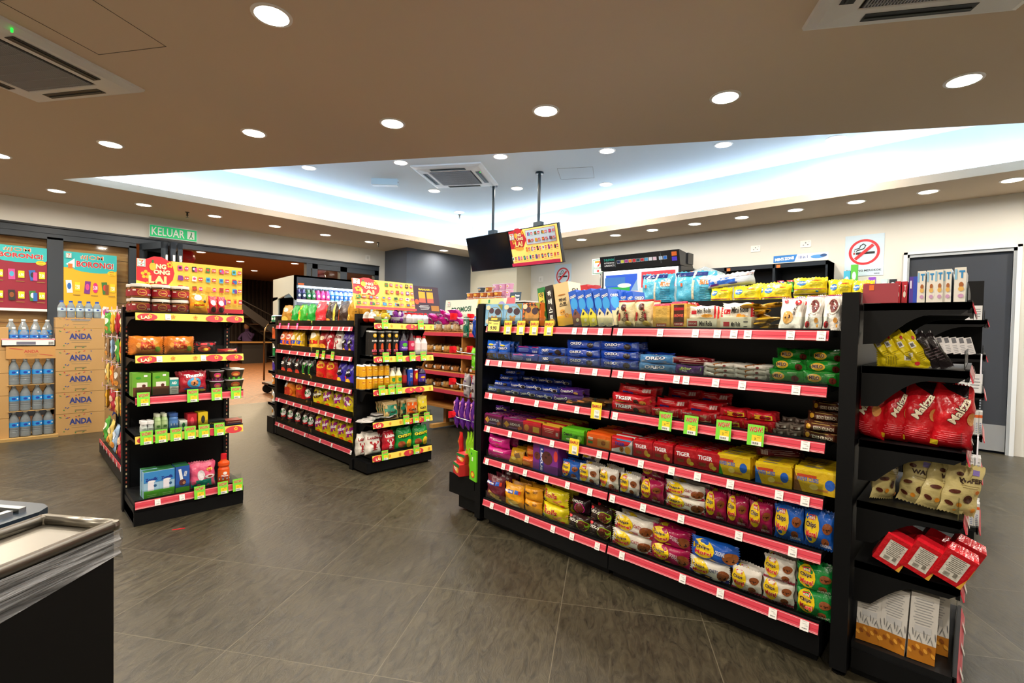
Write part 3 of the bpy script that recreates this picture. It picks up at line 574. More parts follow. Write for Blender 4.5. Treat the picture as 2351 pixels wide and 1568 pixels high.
# far end of the biscuit gondola: hook panel and bin
FF = Face(2.30, 2.86, NEG)
H0 = empty('hook_bay', 'narrow hook display bay at the far left end of the biscuit gondola', 'display rack', (2.30, 2.86, 0), NEG)
b = MB(); b.box(0, .305, .02, .66, .12, .27, BLK); b.box(.08, .305, .05, .62, .02, .12, BLK); b.obj('base_bin', H0)
b = MB(); b.box(.29, .305, .0, .66, .2, 1.5, BLK); b.obj('back_panel', H0)
hooks = []
for z in (1.42, 1.17, .93, .68):
    for yy in (.03, .2, .36, .52):
        b = MB(); b.tube([(.29, yy, z), (.06, yy, z+.01), (.03, yy, z+.035)], .003, mat('c9ccd0', 'metal')); h = b.obj('hook', H0)
        b = MB(); b.box(.0, .004, yy-.03, yy+.03, z+.0, z+.05, mat('e0202c', 'plastic')); b.box(.0, .05, yy-.003, yy, z+.02, z+.045, mat('e0202c', 'plastic')); b.obj('ticket_holder', h)

# --- crisps gondola + its end bay
FG = Face(2.28, 6.19, NEG); LG = 1.90
G2 = empty('gondola_shelf', 'black gondola shelf full of crisps bags in the middle of the shop', 'shelf unit', (2.28, 6.19, 0), NEG)
LV2 = [1.352, 1.063, .752, .473, .174]
shelf_set(G2, FG, LG, .34, LV2, (0, .95), (), 0, .06)
b = MB(); b.box(0, LG, .342, .356, .02, 1.45, BLK); b.obj('back_panel', G2)
b = MB(); b.box(0, LG, .012, .34, .02, .13, BLK); b.box(0, LG, .05, .32, 0, .02, BLK); b.obj('plinth', G2)
post(G2, -.03, .01, 1.465, .06, .66); post(G2, LG+.035, .01, 1.475, .06, .68, 'f')
b = MB(); b.box(LG+.01, LG+.07, -.03, .02, 0, .1, BLK); b.obj('base_leg', G2)
for li, (pxs, y) in enumerate([([717, 736, 762, 778, 788, 802], 755), ([647, 665, 683, 700, 711, 786, 803], 815), ([641, 653, 666, 680, 695, 709, 724, 742, 757, 771, 787, 803], 880), ([640, 658, 674, 692, 733, 748, 767, 797], 930), ([640, 651, 673, 700, 735, 762, 806], 1000)]): tags(G2, FG, LV2[li], pxs, y)
tags(G2, FG, LV2[0], [644, 664, 684], 752, 'pink'); tags(G2, FG, LV2[1], [730, 744, 765], 822, 'wow')
FA = Face(2.305, 3.965, 0)
E2 = empty('end_bay', 'black end bay with festive yellow price strips at the crisps gondola', 'shelf unit', (2.305, 3.965, 0), 0)
LA = [1.392, 1.085, .780, .478, .172]
shelf_set(E2, FA, .68, .25, LA, (0,), (0, 1, 2, 3, 4), 0, .055, rh=.055); brackets(E2, .68, .25, LA[:4], .14)
b = MB(); b.box(-.02, .70, .25, .258, .02, 1.45, BLK); b.obj('back_panel', E2)
b = MB(); b.box(0, .68, .01, .25, .02, .13, BLK); b.box(.02, .66, .04, .25, 0, .02, BLK); b.obj('plinth', E2)
b = MB(); b.box(-.045, -.0, -.0, .25, .02, .11, BLK); b.obj('base_leg', E2)
for li, px, py in ((0, (883, 965), 742), (1, (885, 916, 946, 971), 822), (2, (876, 898, 915), 888), (3, (932, 954, 979), 955), (4, (883, 955), 1035)): tags(E2, FA, LA[li], px, py, 'wow')
E3 = empty('end_bay', 'narrow black end bay with drinks at the far left end of the crisps gondola', 'shelf unit', (2.30, 6.50, 0), NEG)
LF = [1.387, 1.175, .958, .778, .599, .376]
for z in LF:
    b = MB(); b.box(0, .22, 0, .62, z-.02, z, BLK); b.prism([(.0, z), (.22, z), (.22, z-.1), (.18, z-.06), (.1, z-.035), (0, z-.03)], 0, .004, BLK, 'y'); b.obj('shelf', E3)
b = MB(); b.box(0, .22, -.01, .62, .0, .2, BLK); b.obj('plinth', E3)
b = MB(); b.box(.22, .235, 0, .62, 0, 1.45, BLK); b.obj('back_panel', E3)
# --- left gondola: end bay facing us + pegboard side
FL = Face(.575, 3.98, 0)
E1 = empty('end_bay', 'black end bay with yellow promotion board, leftmost shelf unit', 'shelf unit', (.575, 3.98, 0), 0)
LL = [1.418, 1.135, .858, .600, .165]
shelf_set(E1, FL, .66, .38, LL, (0,), (0, 1, 3), 0, .06, rh=.05); brackets(E1, .66, .38, LL[:4], .1)
b = MB(); b.box(.0, .66, .40, .415, .02, 1.46, BLK)
b.obj('back_panel', E1)
b = MB(); b.box(0, .665, .01, .40, .02, .13, BLK); b.box(.0, .66, .0, .38, 0, .09, BLK); b.obj('plinth', E1)
for x, px in ((.0, 0), (.64, 0)):
    b = MB(); b.box(x-.01, x+.03, .38, .45, 0, 1.46, BLK2)
    for k in range(46): b.box(x+.008, x+.016, .3792, .38, .08+k*.03, .095+k*.03, mat('a9503a' if k % 3 else 'd8c8a0'))
    b.obj('upright', E1)
for li, px, py in ((2, (329, 442, 497, 541), 905), (3, (336, 370, 404, 436, 468, 503), 985), (4, (458, 511, 545), 1115)): tags(E1, FL, LL[li], px, py, 'wow', .05)
for li, px, py in ((0, (386, 538), 730), (1, (366, 467, 541), 825), (4, (362, 418), 1140)): tags(E1, FL, LL[li], px, py, None, .05)
P1 = empty('gondola_shelf', 'black pegboard gondola side hung with snack packs, beside the water stack', 'shelf unit', (.65, 6.45, 0), NEG)
b = MB(); b.box(0, 1.99, .15, .165, .1, 1.44, BLK)
for k in range(5): b.box(k*.4, k*.4+.03, .13, .15, .02, 1.44, BLK2)
b.obj('peg_panel', P1)
b = MB(); b.box(0, 1.99, -.0, .45, .02, .12, BLK); b.obj('plinth', P1)
b = MB(); b.box(0, .98, -.0, .005, .11, .155, RAIL); b.box(1.0, 1.97, -.0, .005, .11, .155, RAIL); b.obj('price_rail', P1)
b = MB(); b.box(.0, 1.99, .40, .55, .1, 1.44, BLK); b.obj('core', P1)
for k in range(9):
    o = mkobj('price_tag', tag_mesh(), P1, (.15+.2*k, -.002, .132))

# ------------------------------------------------------------------ product shapes
class Prod: pass
PD = {}
def wr(x, y, sd): return .0032*sin(x*55+sd*3+y*21)+.0026*sin(y*70-sd*5-x*33)+.0016*sin(x*120+y*90+sd)
def pouchf(w, h, d, seal, sd):
    def T(x, y):
        a = min(1, abs(x)/(w/2)); b_ = min(1, abs(y-h/2)/(h/2))
        if seal == 'lr': a2 = min(1, a/.91); t = max(0, 1-b_**2.6)**.5*max(0, 1-a2**4)**.6
        elif seal in ('bag', 'gus'): b2 = min(1, b_/.92) if y > h/2 else b_; t = max(0, 1-a**2.8)**.55*(max(0, 1-b2**1.7)**.8 if y > h/2 else max(0, 1-b_**6)**.5)
        else: b2 = min(1, b_/.9); t = max(0, 1-a**2.6)**.55*max(0, 1-b2**3.2)**.55
        return d/2*t+(wr(x, y, sd)*min(1, t*1.5))
    return T
def pouch(key, name, desc, cat, w, h, d, col, ops, seal='tb', sd=1, back=None, kind='foil', n=(20, 18), artkind=None, onback=False, extra=None):
    b = MB(); b.curved = True; T = pouchf(w, h, d, seal, sd); nx, ny = n; m = mat(col, kind); V = []; F = []
    def zig(i, j):
        z = h*j/ny; x = (i/nx-.5)*w
        if seal != 'lr' and j in (0, ny) : z += (.003 if i % 2 else -.003)*(1 if j else (0 if seal in ('bag', 'gus') else 1))
        if seal == 'lr' and i in (0, nx): x += .004*(1 if j % 2 else -1)
        return x, z
    for s_ in (-1, 1):
        for j in range(ny+1):
            for i in range(nx+1): x, z = zig(i, j); V.append((x, s_*(T(x, z)+.0006), z))
    o = (nx+1)*(ny+1)
    for j in range(ny):
        for i in range(nx):
            q = j*(nx+1)+i; F += [(q, q+1, q+nx+2, q+nx+1), (o+q+1, o+q, o+q+nx+1, o+q+nx+2)]
    def ox(x, y):      # outline pulls in where the pack bulges; pinched tops taper
        v = y/h-.5; k = 1-.05*(1-4*v*v) if seal != 'lr' else 1+.0*v
        if seal == 'gus' and v > .1: k *= 1-1.6*(v-.1)**2
        return x*k+.0022*sin(y*90+sd*2)*(abs(x)/(w/2))
    V = [(ox(x, z), y, z+(.002*sin(x*80+sd) if seal == 'lr' else .003*sin(x*60+sd)*(z/h))) for x, y, z in V]
    b.add(V, F, m, True)
    b.art(ops, lambda x, y, l: (ox(x, y), -(T(x, y)+.0006)-l, y), w, h, artkind or kind, h/2, .0024, .0004)
    PD[key] = dict(name=name, desc=desc, cat=cat, w=w, h=h, d=d, parts=[(None, b.mesh(key))])
def carton(key, name, desc, cat, w, h, d, col, ops, side=None, top=None, sideops=None, topops=None, leftops=None):
    b = MB(); b.box(-w/2, w/2, -d/2, d/2, 0, h, mat(col), mat(top or col), mat(side or col))
    b.art(ops, lambda x, y, l: (x, -d/2-l, y), w, h, 'card', h/2)
    if sideops: b.art(sideops, lambda x, y, l: (w/2+l, x, y), d, h, 'card', h/2)
    lo = leftops or sideops
    if lo: b.art(lo, lambda x, y, l: (-w/2-l, -x, y), d, h, 'card', h/2)
    if topops: b.art(topops, lambda x, y, l: (x, y, h+l), w, d, 'card', 0)
    PD[key] = dict(name=name, desc=desc, cat=cat, w=w, h=h, d=d, parts=[(None, b.mesh(key))])
def lathed(key, name, desc, cat, prof, mats, ops=None, lab=None, cap=None, capname='cap', n=18, r=None):
    b = MB(); b.lathe(prof, mats, n); R = r or max(p[0] for p in prof); h = prof[-1][1]
    if lab:
        z0, z1, col = lab; b.lathe([(R+.0006, z0), (R+.0006, z1)], mat(col), n, cap=False)
        b.curved = True; aw = R*2.4
        b.art(ops or [], lambda x, y, l: ((R+.0006+l)*sin(x/R), -(R+.0006+l)*cos(x/R), y), aw, z1-z0, 'card', (z0+z1)/2, .0008, .0002)
    parts = [(None, b.mesh(key))]
    if cap: c = MB(); c.lathe(cap[0], mat(cap[1], 'plastic'), n); parts.append((capname, c.mesh(capname))); h = max(h, cap[0][-1][1])
    PD[key] = dict(name=name, desc=desc, cat=cat, w=2*R, h=h, d=2*R, parts=parts)
def inst(key, loc, rz, label, group=None, sc=(1, 1, 1), tilt=(0, 0)):
    P = PD[key]; o = mkobj(P['name'], P['parts'][0][1], None, loc); o.rotation_euler = (tilt[0], tilt[1], rz); o.scale = sc
    tag(o, label, P['cat'], group)
    for nm, me in P['parts'][1:]: mkobj(nm, me, o)
    return o
CNT = {}; RJ = random.Random(3)
LAYN = {1: [''], 2: ['lower ', 'upper '], 3: ['bottom-layer ', 'middle-layer ', 'top-layer '], 4: ['lowest-layer ', 'second-layer ', 'third-layer ', 'topmost ']}
ROWN = ['', 'second-row ', 'third-row ', 'fourth-row ']
def row(F, z, key, px0, px1, py, n=1, layers=1, rows=1, where='', ly=.02, gap=.002, tilt=0, yaw=0, lz=None, hs=1.0, lay=None, lshift=0, dy=None, rs=None, skip=0, roll=0):
    P = PD[key]; x0 = F.lx(px0, py, ly); x1 = F.lx(px1, py, ly); w = (x1-x0)/n
    sx = (w-gap)/P['w']
    hh = lz or P['h']*hs; dd = dy or P['d']+.004
    for i in range(n):
        ck = (where, P['desc']); CNT[ck] = CNT.get(ck, 0)+1; c = CNT[ck]
        for r in range(rows):
            for k in range((rs[r] if rs else layers)):
                if (r, k) == skip: continue
                lx = x0+w*(i+.5)+lshift*k+RJ.uniform(-.002, .002)
                p = F.w(lx, ly+P['d']/2+r*dd+RJ.uniform(0, .004), z+k*hh+.0006+abs(sin(roll))*w/2)
                L = LAYN[max(layers, (max(rs) if rs else 1))][k]
                lab = f"{L}{ROWN[r]}{P['desc']}, {ORD[c-1]} from left, {where}"
                soft = 'pack' in P['name'] or 'bag' in P['name']; J = .07 if soft and not r else (.12 if soft else .025)
                inst(key, p, F.rz+yaw+RJ.uniform(-J, J), lab, None, (sx, 1, hs*RJ.uniform(.97, 1.0)), (tilt+(RJ.uniform(-.05, .02) if soft else 0), roll+(RJ.uniform(-.03, .03) if soft and k == max(1, layers)-1 else 0)))
# ------------------------------------------------------------------ product art
def CMo(mini=False, sub='OATS', subc='8c1f2c', extra=(), cc='8a4a22'):
    o = [('e', -.22, .06, .52, .84, 'f3d01a')]
    if mini: o += [('r', -.2, .34, .2, .13, 'd8232e', 3), ('t', 'mini', -.2, .34, .16, .09, 'fff4d8')]
    o += [('t', 'Chips', -.24, .13, .34, .2, 'fff0c0', 3, .06), ('t', 'Chips', -.24, .13, .34, .19, '3a1a10', 3, .03), ('t', 'More!', -.2, -.1, .38, .2, 'fff0c0', 3, .06), ('t', 'More!', -.2, -.1, .38, .19, 'd0202a', 3, .035)]
    if mini: o += [('c', .3, .12, .3, cc), ('c', .24, -.25, .22, cc), ('t', sub, .26, -.36, .34, .09, subc)]
    else: o += [('c', .36, -.06, .56, cc), ('t', sub, .16, .1, .2, .2, subc, -3), ('e', .0, -.36, .14, .1, 'd8a030')]
    return o+list(extra)
OREO = lambda s=1: [('t', 'OREO', -.16, .12, .34*s, .34, '10206a', 4, .07), ('t', 'OREO', -.16, .12, .34*s, .32, 'f4f6ff', 4, .03), ('c', .26, -.04, .62, '2a1d1c'), ('L', -.18, -.26, .4, .14, 'a8c4ee', 2), ('L', .42, .1, .1, .4, 'a8c4ee', 4)]
MIL = [('e', -.16, .02, .42, .62, 'e8b83a'), ('t', 'MILO', -.16, .04, .3, .3, 'fff4e0', 0, .07), ('t', 'MILO', -.16, .04, .3, .28, '4a1c12', 0, .04), ('c', .32, -.12, .5, '6b2a20'), ('e', -.38, -.02, .08, .3, '2a5a20'), ('L', .25, .3, .3, .1, 'd8f0c8', 2)]
TIG = [('t', 'TIGER', -.14, .1, .46, .4, '9c1420', 2, .08), ('t', 'TIGER', -.14, .1, .46, .36, 'f6f6fa', 2, .03), ('c', .2, -.12, .5, '3a2018'), ('c', .36, -.16, .46, 'c98a3a'), ('e', -.25, -.34, .3, .12, 'e2b42a')]
bg = 'biscuit_pack'
pouch('cm_oat', bg, 'white oats cookie roll', 'biscuits', .19, .092, .06, 'e9e3d8', [('r', 0, -.38, 1, .2, 'a01c34'), ]+CMo(False, 'OATS', '9c2030'), 'lr', 1)
pouch('cm_oatb', bg, 'navy-banded oats cookie roll', 'biscuits', .19, .085, .06, 'ece8de', [('r', 0, -.38, 1, .2, '262a6c')]+CMo(False, 'OATS', '27306c'), 'lr', 2)
pouch('cm_dbl', bg, 'magenta double-choc cookie roll', 'biscuits', .19, .092, .06, 'a8144e', CMo(False, 'DOUBLE', 'f6dce6', [('t', 'CHOC', .2, -.04, .18, .14, 'f6dce6', -20)]), 'lr', 3)
pouch('cm_org', bg, 'blue original cookie roll', 'biscuits', .2, .105, .07, '1c5cc4', CMo(False, 'ORIGINAL', 'e8f0ff', (), 'a5602a'), 'lr', 4)
for k, c, d, sb, sc, ex in (('o', 'e8e3da', 'white mini oats cookie pouch', 'OATS', '9c2030', [('r', 0, -.44, 1, .1, '8c2038')]), ('n', 'e8e3da', 'navy-based mini oats cookie pouch', 'OATS', '27306c', [('r', 0, -.43, 1, .14, '2a2c70')]), ('b', '1a60c8', 'blue mini cookie pouch', 'ORIGINAL', 'dce8ff', []), ('d', 'a5174c', 'magenta mini cookie pouch', 'DOUBLE CHOC', 'f4dce4', []), ('g', '0f8a3a', 'green mini hazelnut cookie pouch', 'HAZELNUT', 'e0f4d8', [])):
    pouch('mini_'+k, bg, d, 'biscuits', .125, .13, .05, c, ex+CMo(True, sb, sc), 'tb', 5+len(k+d))
pouch('oreo_r', bg, 'blue sandwich cookie roll', 'biscuits', .17, .05, .05, '1440b0', OREO(), 'lr', 7)
pouch('oreo_s', bg, 'blue pink-striped cookie roll', 'biscuits', .17, .05, .05, '2a48b8', [('r', 0, .38, .8, .12, 'd84aa0'), ('B', .25, -.2, .18, .3, 'dfe6f4'), ('L', -.15, -.05, .4, .4, '9ab4e8', 4)], 'lr', 8)
pouch('oreo_c', bg, 'blue chocolate cookie roll', 'biscuits', .17, .05, .05, '1c49b4', [('r', .2, -.3, .5, .3, '4a281c')]+OREO(.8), 'lr', 9)
pouch('oreo_m', bg, 'blue mini cookie pouch', 'biscuits', .08, .125, .04, '1b5fd0', [('e', 0, .3, .5, .1, 'e8c81e'), ('t', 'OREO', 0, .14, .8, .14, '10206a', 6, .08), ('t', 'OREO', 0, .14, .8, .13, 'f4f6ff', 6, .03), ('r', 0, -.32, .9, .3, '4a3428'), ('c', .1, -.3, .2, '241a18')], 'tb', 10)
pouch('oreo_w', bg, 'pale blue wafer cookie pack', 'biscuits', .16, .045, .06, '5a9ad8', [('r', 0, -.3, .9, .3, '93a7c0'), ('t', 'OREO', .0, .12, .55, .4, '10306a', 4, .08), ('t', 'OREO', .0, .12, .55, .36, 'f4f6ff', 4, .03)], 'lr', 11)
pouch('oreo_p', bg, 'small blue cookie pack', 'biscuits', .1, .036, .055, '1c3fae', [('t', 'OREO', -.1, .05, .5, .42, 'f4f6ff', 4, .03), ('c', .3, 0, .6, '2a1d1c')], 'lr', 12)
pouch('cremo', bg, 'small navy cream biscuit pack', 'biscuits', .1, .038, .055, '20389c', [('t', 'Cream-O', -.08, .08, .56, .45, 'f6f4f0', 6, .03), ('e', .3, -.1, .26, .5, 'e8e4dc'), ('c', .32, -.1, .45, '2a1d1c')], 'lr', 13)
pouch('cremop', bg, 'small purple cream biscuit pack', 'biscuits', .11, .04, .055, '5a2a8c', [('t', 'Cream-O', -.1, .08, .56, .45, 'f6f4f0', 6, .03), ('e', .28, -.15, .2, .4, 'e0b050')], 'lr', 14)
pouch('brownbar', bg, 'flat brown biscuit bar', 'biscuits', .07, .014, .1, '9a5a2a', [('r', 0, 0, .4, .4, 'd8a860')], 'lr', 15)
pouch('cocoa', bg, 'dark red chocolate biscuit pack', 'biscuits', .19, .042, .07, '6e1a20', [('B', -.36, 0, .14, .5, 'e8d8d0'), ('L', .1, -.1, .6, .5, 'c49a8c', 3), ('r', 0, .3, .7, .04, 'e8d0c8')], 'lr', 16)
pouch('fitbar', bg, 'purple and green fruit bar', 'biscuits', .11, .045, .05, '5b2a7a', [('p', [(-.3, .1), (.45, .35), (.45, 0), (-.3, -.1)], '7ac43c'), ('t', 'fitbar', -.05, .16, .4, .3, 'd8f06a'), ('t', 'Fruits', -.1, -.1, .2, .2, 'f0f0f0')], 'lr', 17)
pouch('whitebar', bg, 'flat white cereal bar', 'biscuits', .12, .022, .045, 'ddd8cf', [('r', -.1, 0, .5, .5, '8a4a22', 20), ('r', -.05, 0, .12, .9, 'e8a84a', 20), ('e', .25, 0, .1, .5, '7a2a2a')], 'lr', 18)
pouch('milo', bg, 'green malt biscuit pack', 'biscuits', .15, .055, .06, '1f8f2e', MIL, 'lr', 19)
pouch('tigr', bg, 'red chocolate sandwich biscuit roll', 'biscuits', .16, .05, .05, 'cc1c28', TIG, 'lr', 20)
pouch('redback', bg, 'glossy red biscuit pack', 'biscuits', .16, .05, .06, 'c0141f', [('B', .3, .1, .2, .4, 'e8d8d4'), ('L', -.1, .2, .5, .2, 'e8a0a0', 2), ('r', -.2, -.3, .3, .2, '2a3a9c')], 'lr', 21)
pouch('muesli', bg, 'red muesli sachet', 'biscuits', .15, .05, .05, 'c81f2a', [('e', -.1, -.05, .4, .6, 'c98a3a'), ('r', .28, -.05, .3, .6, 'd8a888'), ('t', "Kellogg's", -.28, .3, .3, .2, 'fff0e0', 6)], 'lr', 22)
pouch('coco', bg, 'red and yellow coco bar', 'biscuits', .14, .04, .05, 'cc1f2c', [('r', .1, -.12, .6, .5, 'f0d43a'), ('t', 'COCO', .16, -.12, .34, .32, '3a1a10', 0, .04), ('r', -.24, 0, .2, .4, '8a4a1e', 20)], 'lr', 23)
pouch('smallbar', bg, 'small grey and brown bar', 'biscuits', .09, .02, .04, '8a7a70', [('r', 0, 0, .4, .6, '4a3028'), ('r', .2, 0, .15, .5, 'e0d8d0')], 'lr', 24)
pouch('koko', bg, 'brown cereal bar', 'biscuits', .15, .036, .06, '5a3020', [('t', 'KOKO KRUNCH', .08, -.1, .56, .42, 'f0e4cc', 0, .035), ('e', -.36, .0, .16, .6, 'e0a82a'), ('r', 0, .36, .9, .06, 'c8a860')], 'lr', 25)
pouch('mag2', bg, 'magenta cracker pack', 'biscuits', .15, .075, .08, 'd81c8c', [('r', -.2, -.3, .5, .3, 'e8d8e0'), ('r', .15, -.28, .3, .36, 'c98a3a'), ('t', 'Richeese', .1, .2, .4, .16, 'ffe8f4')], 'lr', 26)
pouch('yelsn', bg, 'crumpled yellow snack sachet', 'biscuits', .09, .1, .04, 'd6a01e', [('r', .1, .1, .4, .5, '7a5a3a', 20), ('e', -.1, -.2, .4, .2, 'f0d060')], 'tb', 27)
pouch('orgsn', bg, 'orange snack sachet', 'biscuits', .08, .06, .04, 'e8681c', [('e', 0, 0, .7, .4, 'f09a3a')], 'tb', 28)
pouch('magic', bg, 'maroon magic biscuit bag', 'biscuits', .12, .165, .06, '6a2030', [('r', -.2, .2, .5, .14, '2a4ab0'), ('t', 'Magic', -.2, .2, .46, .12, 'f4f4ff', 0, .04), ('r', .2, .22, .2, .16, '3a6ad0'), ('r', .34, .22, .12, .16, 'd8402a'), ('r', 0, -.25, .7, .12, 'c9a050', -20), ('r', .1, -.35, .6, .08, 'e0c070', -20)], 'bag', 29)
pouch('magicy', bg, 'orange-yellow magic biscuit bag', 'biscuits', .13, .15, .06, 'f2a81c', [('r', -.2, .18, .5, .14, '2a4ab0'), ('t', 'Magic', -.2, .18, .46, .12, 'f4f4ff', 0, .04), ('r', .22, .2, .2, .16, '3a6ad0'), ('r', .36, .2, .12, .16, 'd8402a'), ('r', 0, -.22, .7, .14, 'd8b04a', -20), ('r', .1, -.34, .6, .08, 'f0e0a0', -20)], 'bag', 30)
pouch('gogo', bg, 'yellow and cream biscuit pack', 'biscuits', .13, .085, .07, 'eda21e', [('p', [(-.45, -.4), (.4, -.4), (-.1, .3), (-.45, .35)], 'ecd9b4'), ('t', 'GOgo', -.22, .12, .34, .2, '4a3020', 0, .05), ('t', 'GO', .25, .25, .2, .16, '7a4a20', 0, .04)], 'lr', 31)
pouch('rolls', bg, 'lemon-yellow wafer rolls pack', 'biscuits', .17, .1, .08, 'ecd91f', [('e', -.34, .33, .14, .14, 'd8232e'), ('t', 'Rolls', -.06, .12, .5, .34, 'fff0a0', 0, .06), ('t', 'Rolls', -.06, .12, .5, .31, 'c03020', 0, .03), ('r', .3, -.1, .08, .7, 'e8a85a', -60), ('r', .22, -.3, .4, .1, 'd8803a', -20), ('r', -.36, -.25, .14, .14, '5ab0d8'), ('e', .36, -.38, .14, .12, 'd8232e')], 'lr', 32)
pouch('choco', bg, 'black choc-o biscuit pack', 'biscuits', .15, .09, .07, '2e1a18', [('e', -.34, .36, .16, .16, 'd8232e'), ('c', .24, -.06, .72, '8a3a24'), ('e', .24, -.06, .5, .78, 'a8e020'), ('e', .24, -.06, .46, .72, '6a2c1c'), ('t', 'CHOC-O', -.16, .18, .54, .18, 'efe9df', 0, .035), ('L', -.22, -.3, .24, .12, '9a8a80', 2)], 'lr', 33)
pouch('chocom', bg, 'black magenta-ringed choc-o pack', 'biscuits', .14, .09, .07, '2e1420', [('e', .1, -.1, .5, .72, 'e81c9c'), ('e', .1, -.1, .45, .64, '6a2c1c'), ('t', 'CHOC-O', -.05, .3, .6, .16, 'efe9df', 0, .035)], 'lr', 34)
pouch('deco', bg, 'cream and red cake pouch', 'cakes', .1, .15, .05, 'd9c79c', [('r', 0, .47, 1, .06, 'a01c24'), ('c', -.05, .24, .26, '4a241c'), ('r', .05, .22, .08, .3, 'c02a2a', 20), ('t', 'Deco', .0, -.1, .5, .2, '4a241c', 80), ('r', -.36, -.1, .12, .3, 'b0202a'), ('r', .2, -.2, .14, .4, '8a2a2a', 10), ('e', .2, -.35, .4, .2, 'e8c860')], 'tb', 35)
pouch('oatc', bg, 'white cookie oat-crunch packet', 'biscuits', .12, .155, .028, 'e9e4dc', [('c', -.1, -.16, .38, 'd8a050'), ('t', 'oat krunch', .2, .1, .5, .12, '3a2a22', 75, .03), ('e', .3, .32, .3, .2, 'c8202a'), ('e', -.25, .36, .2, .14, 'd8404a'), ('r', 0, .48, 1, .02, '8a3a6a')], 'tb', 36)
pouch('oatd', bg, 'white choc oat-crunch packet', 'biscuits', .12, .155, .028, 'e9e4dc', [('e', .05, .16, .7, .5, 'd8cfc4'), ('c', .05, .16, .4, '6a2620'), ('t', 'oat krunch', -.25, -.24, .5, .1, '3a2a22', 80, .03), ('e', -.3, -.36, .26, .18, 'c8202a'), ('e', .2, -.25, .24, .14, 'c98a3a'), ('r', .28, -.4, .1, .08, 'e8a030'), ('r', 0, .48, 1, .02, '8a3a6a')], 'tb', 37)
pouch('yelbar', bg, 'flat mustard-yellow bar', 'biscuits', .05, .016, .13, 'c99a1c', [], 'lr', 38)
# cartons
NB = lambda s, c, x=0, y=0, w=.5, h=.5: ('t', s, x, y, w, h, c, 0, .035)
def bear(bgc, c2): return [('e', .05, -.06, .82, .86, '8a7a2a'), ('e', .05, -.06, .76, .8, bgc), ('e', .0, -.2, .3, .26, 'b5803a'), ('e', -.1, -.08, .12, .1, 'b5803a'), ('e', .12, -.08, .12, .1, 'b5803a'), ('e', .22, .14, .34, .3, '3c2430'), ('e', -.14, .2, .28, .26, '4a2c38'), ('e', .05, -.34, .3, .12, '6a4aa8'), ('e', -.33, .34, .26, .22, 'dfd4b0'), ('e', -.33, -.3, .24, .22, c2), ('p', [(.2, .48), (.48, .48), (.46, .2)], '8a8a2a')]
carton('bear', 'biscuit_box', 'pale blue biscuit carton', 'biscuits', .15, .15, .04, '7fb4d8', bear('8fb8d4', 'dfd4b0'), top='d8e8f0')
carton('bearo', 'biscuit_box', 'orange chequered biscuit carton', 'biscuits', .15, .15, .04, 'e2702a', [('r', -.38+.19*(i % 5), .42-.2*(i//5), .12, .14, '4a241c', 45) for i in range(25)]+bear('c98a3a', 'e2702a'), top='e8c0a8')
def kor(s, c): return [('t', ch, 0, .3-.2*i, .5, .14, c, 0, .04) for i, ch in enumerate(s)]
carton('korg', 'biscuit_box', 'tall green Korean biscuit carton', 'biscuits', .055, .245, .15, '1f7a36', [('r', 0, .12, .8, .5, 'd8c040')]+kor('야채', '1a2a1a')+[('e', 0, -.3, .7, .14, 'e0a040'), ('c', .1, -.4, .08, '9a6a2a')], top='2a8a3a')
carton('korb', 'biscuit_box', 'tall black Korean biscuit carton', 'biscuits', .055, .26, .15, '241a16', kor('하비스트', 'f0ece0')+[('e', 0, -.42, .9, .2, 'd8a040'), ('c', 0, -.42, .1, 'b5803a')])
carton('korc', 'biscuit_box', 'tall cream Korean biscuit carton', 'biscuits', .1, .265, .15, 'dcc18a', [('r', 0, -.38, 1, .24, 'e0a81e'), ('t', '하비', 0, .1, .5, .09, '2a201a', 0, .04), ('t', '스트', 0, 0, .5, .09, '2a201a', 0, .04), ('c', -.1, -.18, .13, 'd89a40'), ('c', .15, -.28, .12, 'd89a40'), ('e', 0, .22, .5, .03, 'b06a20')], side='ead8ac', leftops=kor('어비스트', '3a2a1a'), sideops=kor('어비스트', '3a2a1a'))
carton('redtop', 'biscuit_box', 'tall red biscuit carton', 'biscuits', .06, .27, .06, 'b01a2a', [('e', 0, .36, .5, .06, 'f4d8a0'), ('e', .1, .28, .2, .06, 'f0c040')], top='c8303a')
def oslim(c): return [('r', 0, .2, 1, .6, '1a58c8'), ('e', 0, .12, .9, .36, '3aa0e8'), ('t', 'OREO', 0, .33, .8, .08, '0a1a5a', 5, .08), ('t', 'OREO', 0, .33, .8, .075, 'f4f6ff', 5, .03), ('e', .05, -.06, .3, .07, '222222', 50), ('p', [(-.5, -.5), (.5, -.5), (.5, -.2), (0, 0), (-.5, -.22)], c), ('e', -.05, -.15, .34, .07, '2a2420', 40), ('e', .1, -.34, .4, .1, 'f0e2b0'), ('L', 0, -.45, .7, .04, '4a6ab0', 2)]
for k, c, d in (('y', 'e2d43a', 'blue and yellow cookie carton'), ('c', 'e3d8ae', 'blue and cream cookie carton'), ('b', '7a4a3a', 'blue and brown cookie carton')):
    carton('os_'+k, 'biscuit_box', d, 'biscuits', .065, .215, .13, '1a55c4', oslim(c), top='3a6ac8', sideops=[('r', 0, -.2, 1, .6, c)]+oslim(c))
carton('lexbox', 'biscuit_box', 'purple and blue LEXUS carton', 'biscuits', .2, .17, .09, '7a2a8c', [('r', -.14, 0, .18, 1, '2a3a9c'), ('t', 'LEXUS', -.14, -.05, .7, .1, 'f0eefc', -90, .04), ('c', .08, .06, .5, '5a2a24'), ('c', -.32, .05, .3, '6a3028'), ('e', .42, .2, .16, .4, 'd8403a'), ('r', 0, -.48, 1, .04, '2a4ab0')], top='e8d8ec', topops=[('r', -.38+.13*i, 0, .02, .9, '8a3a9c') for i in range(7)])
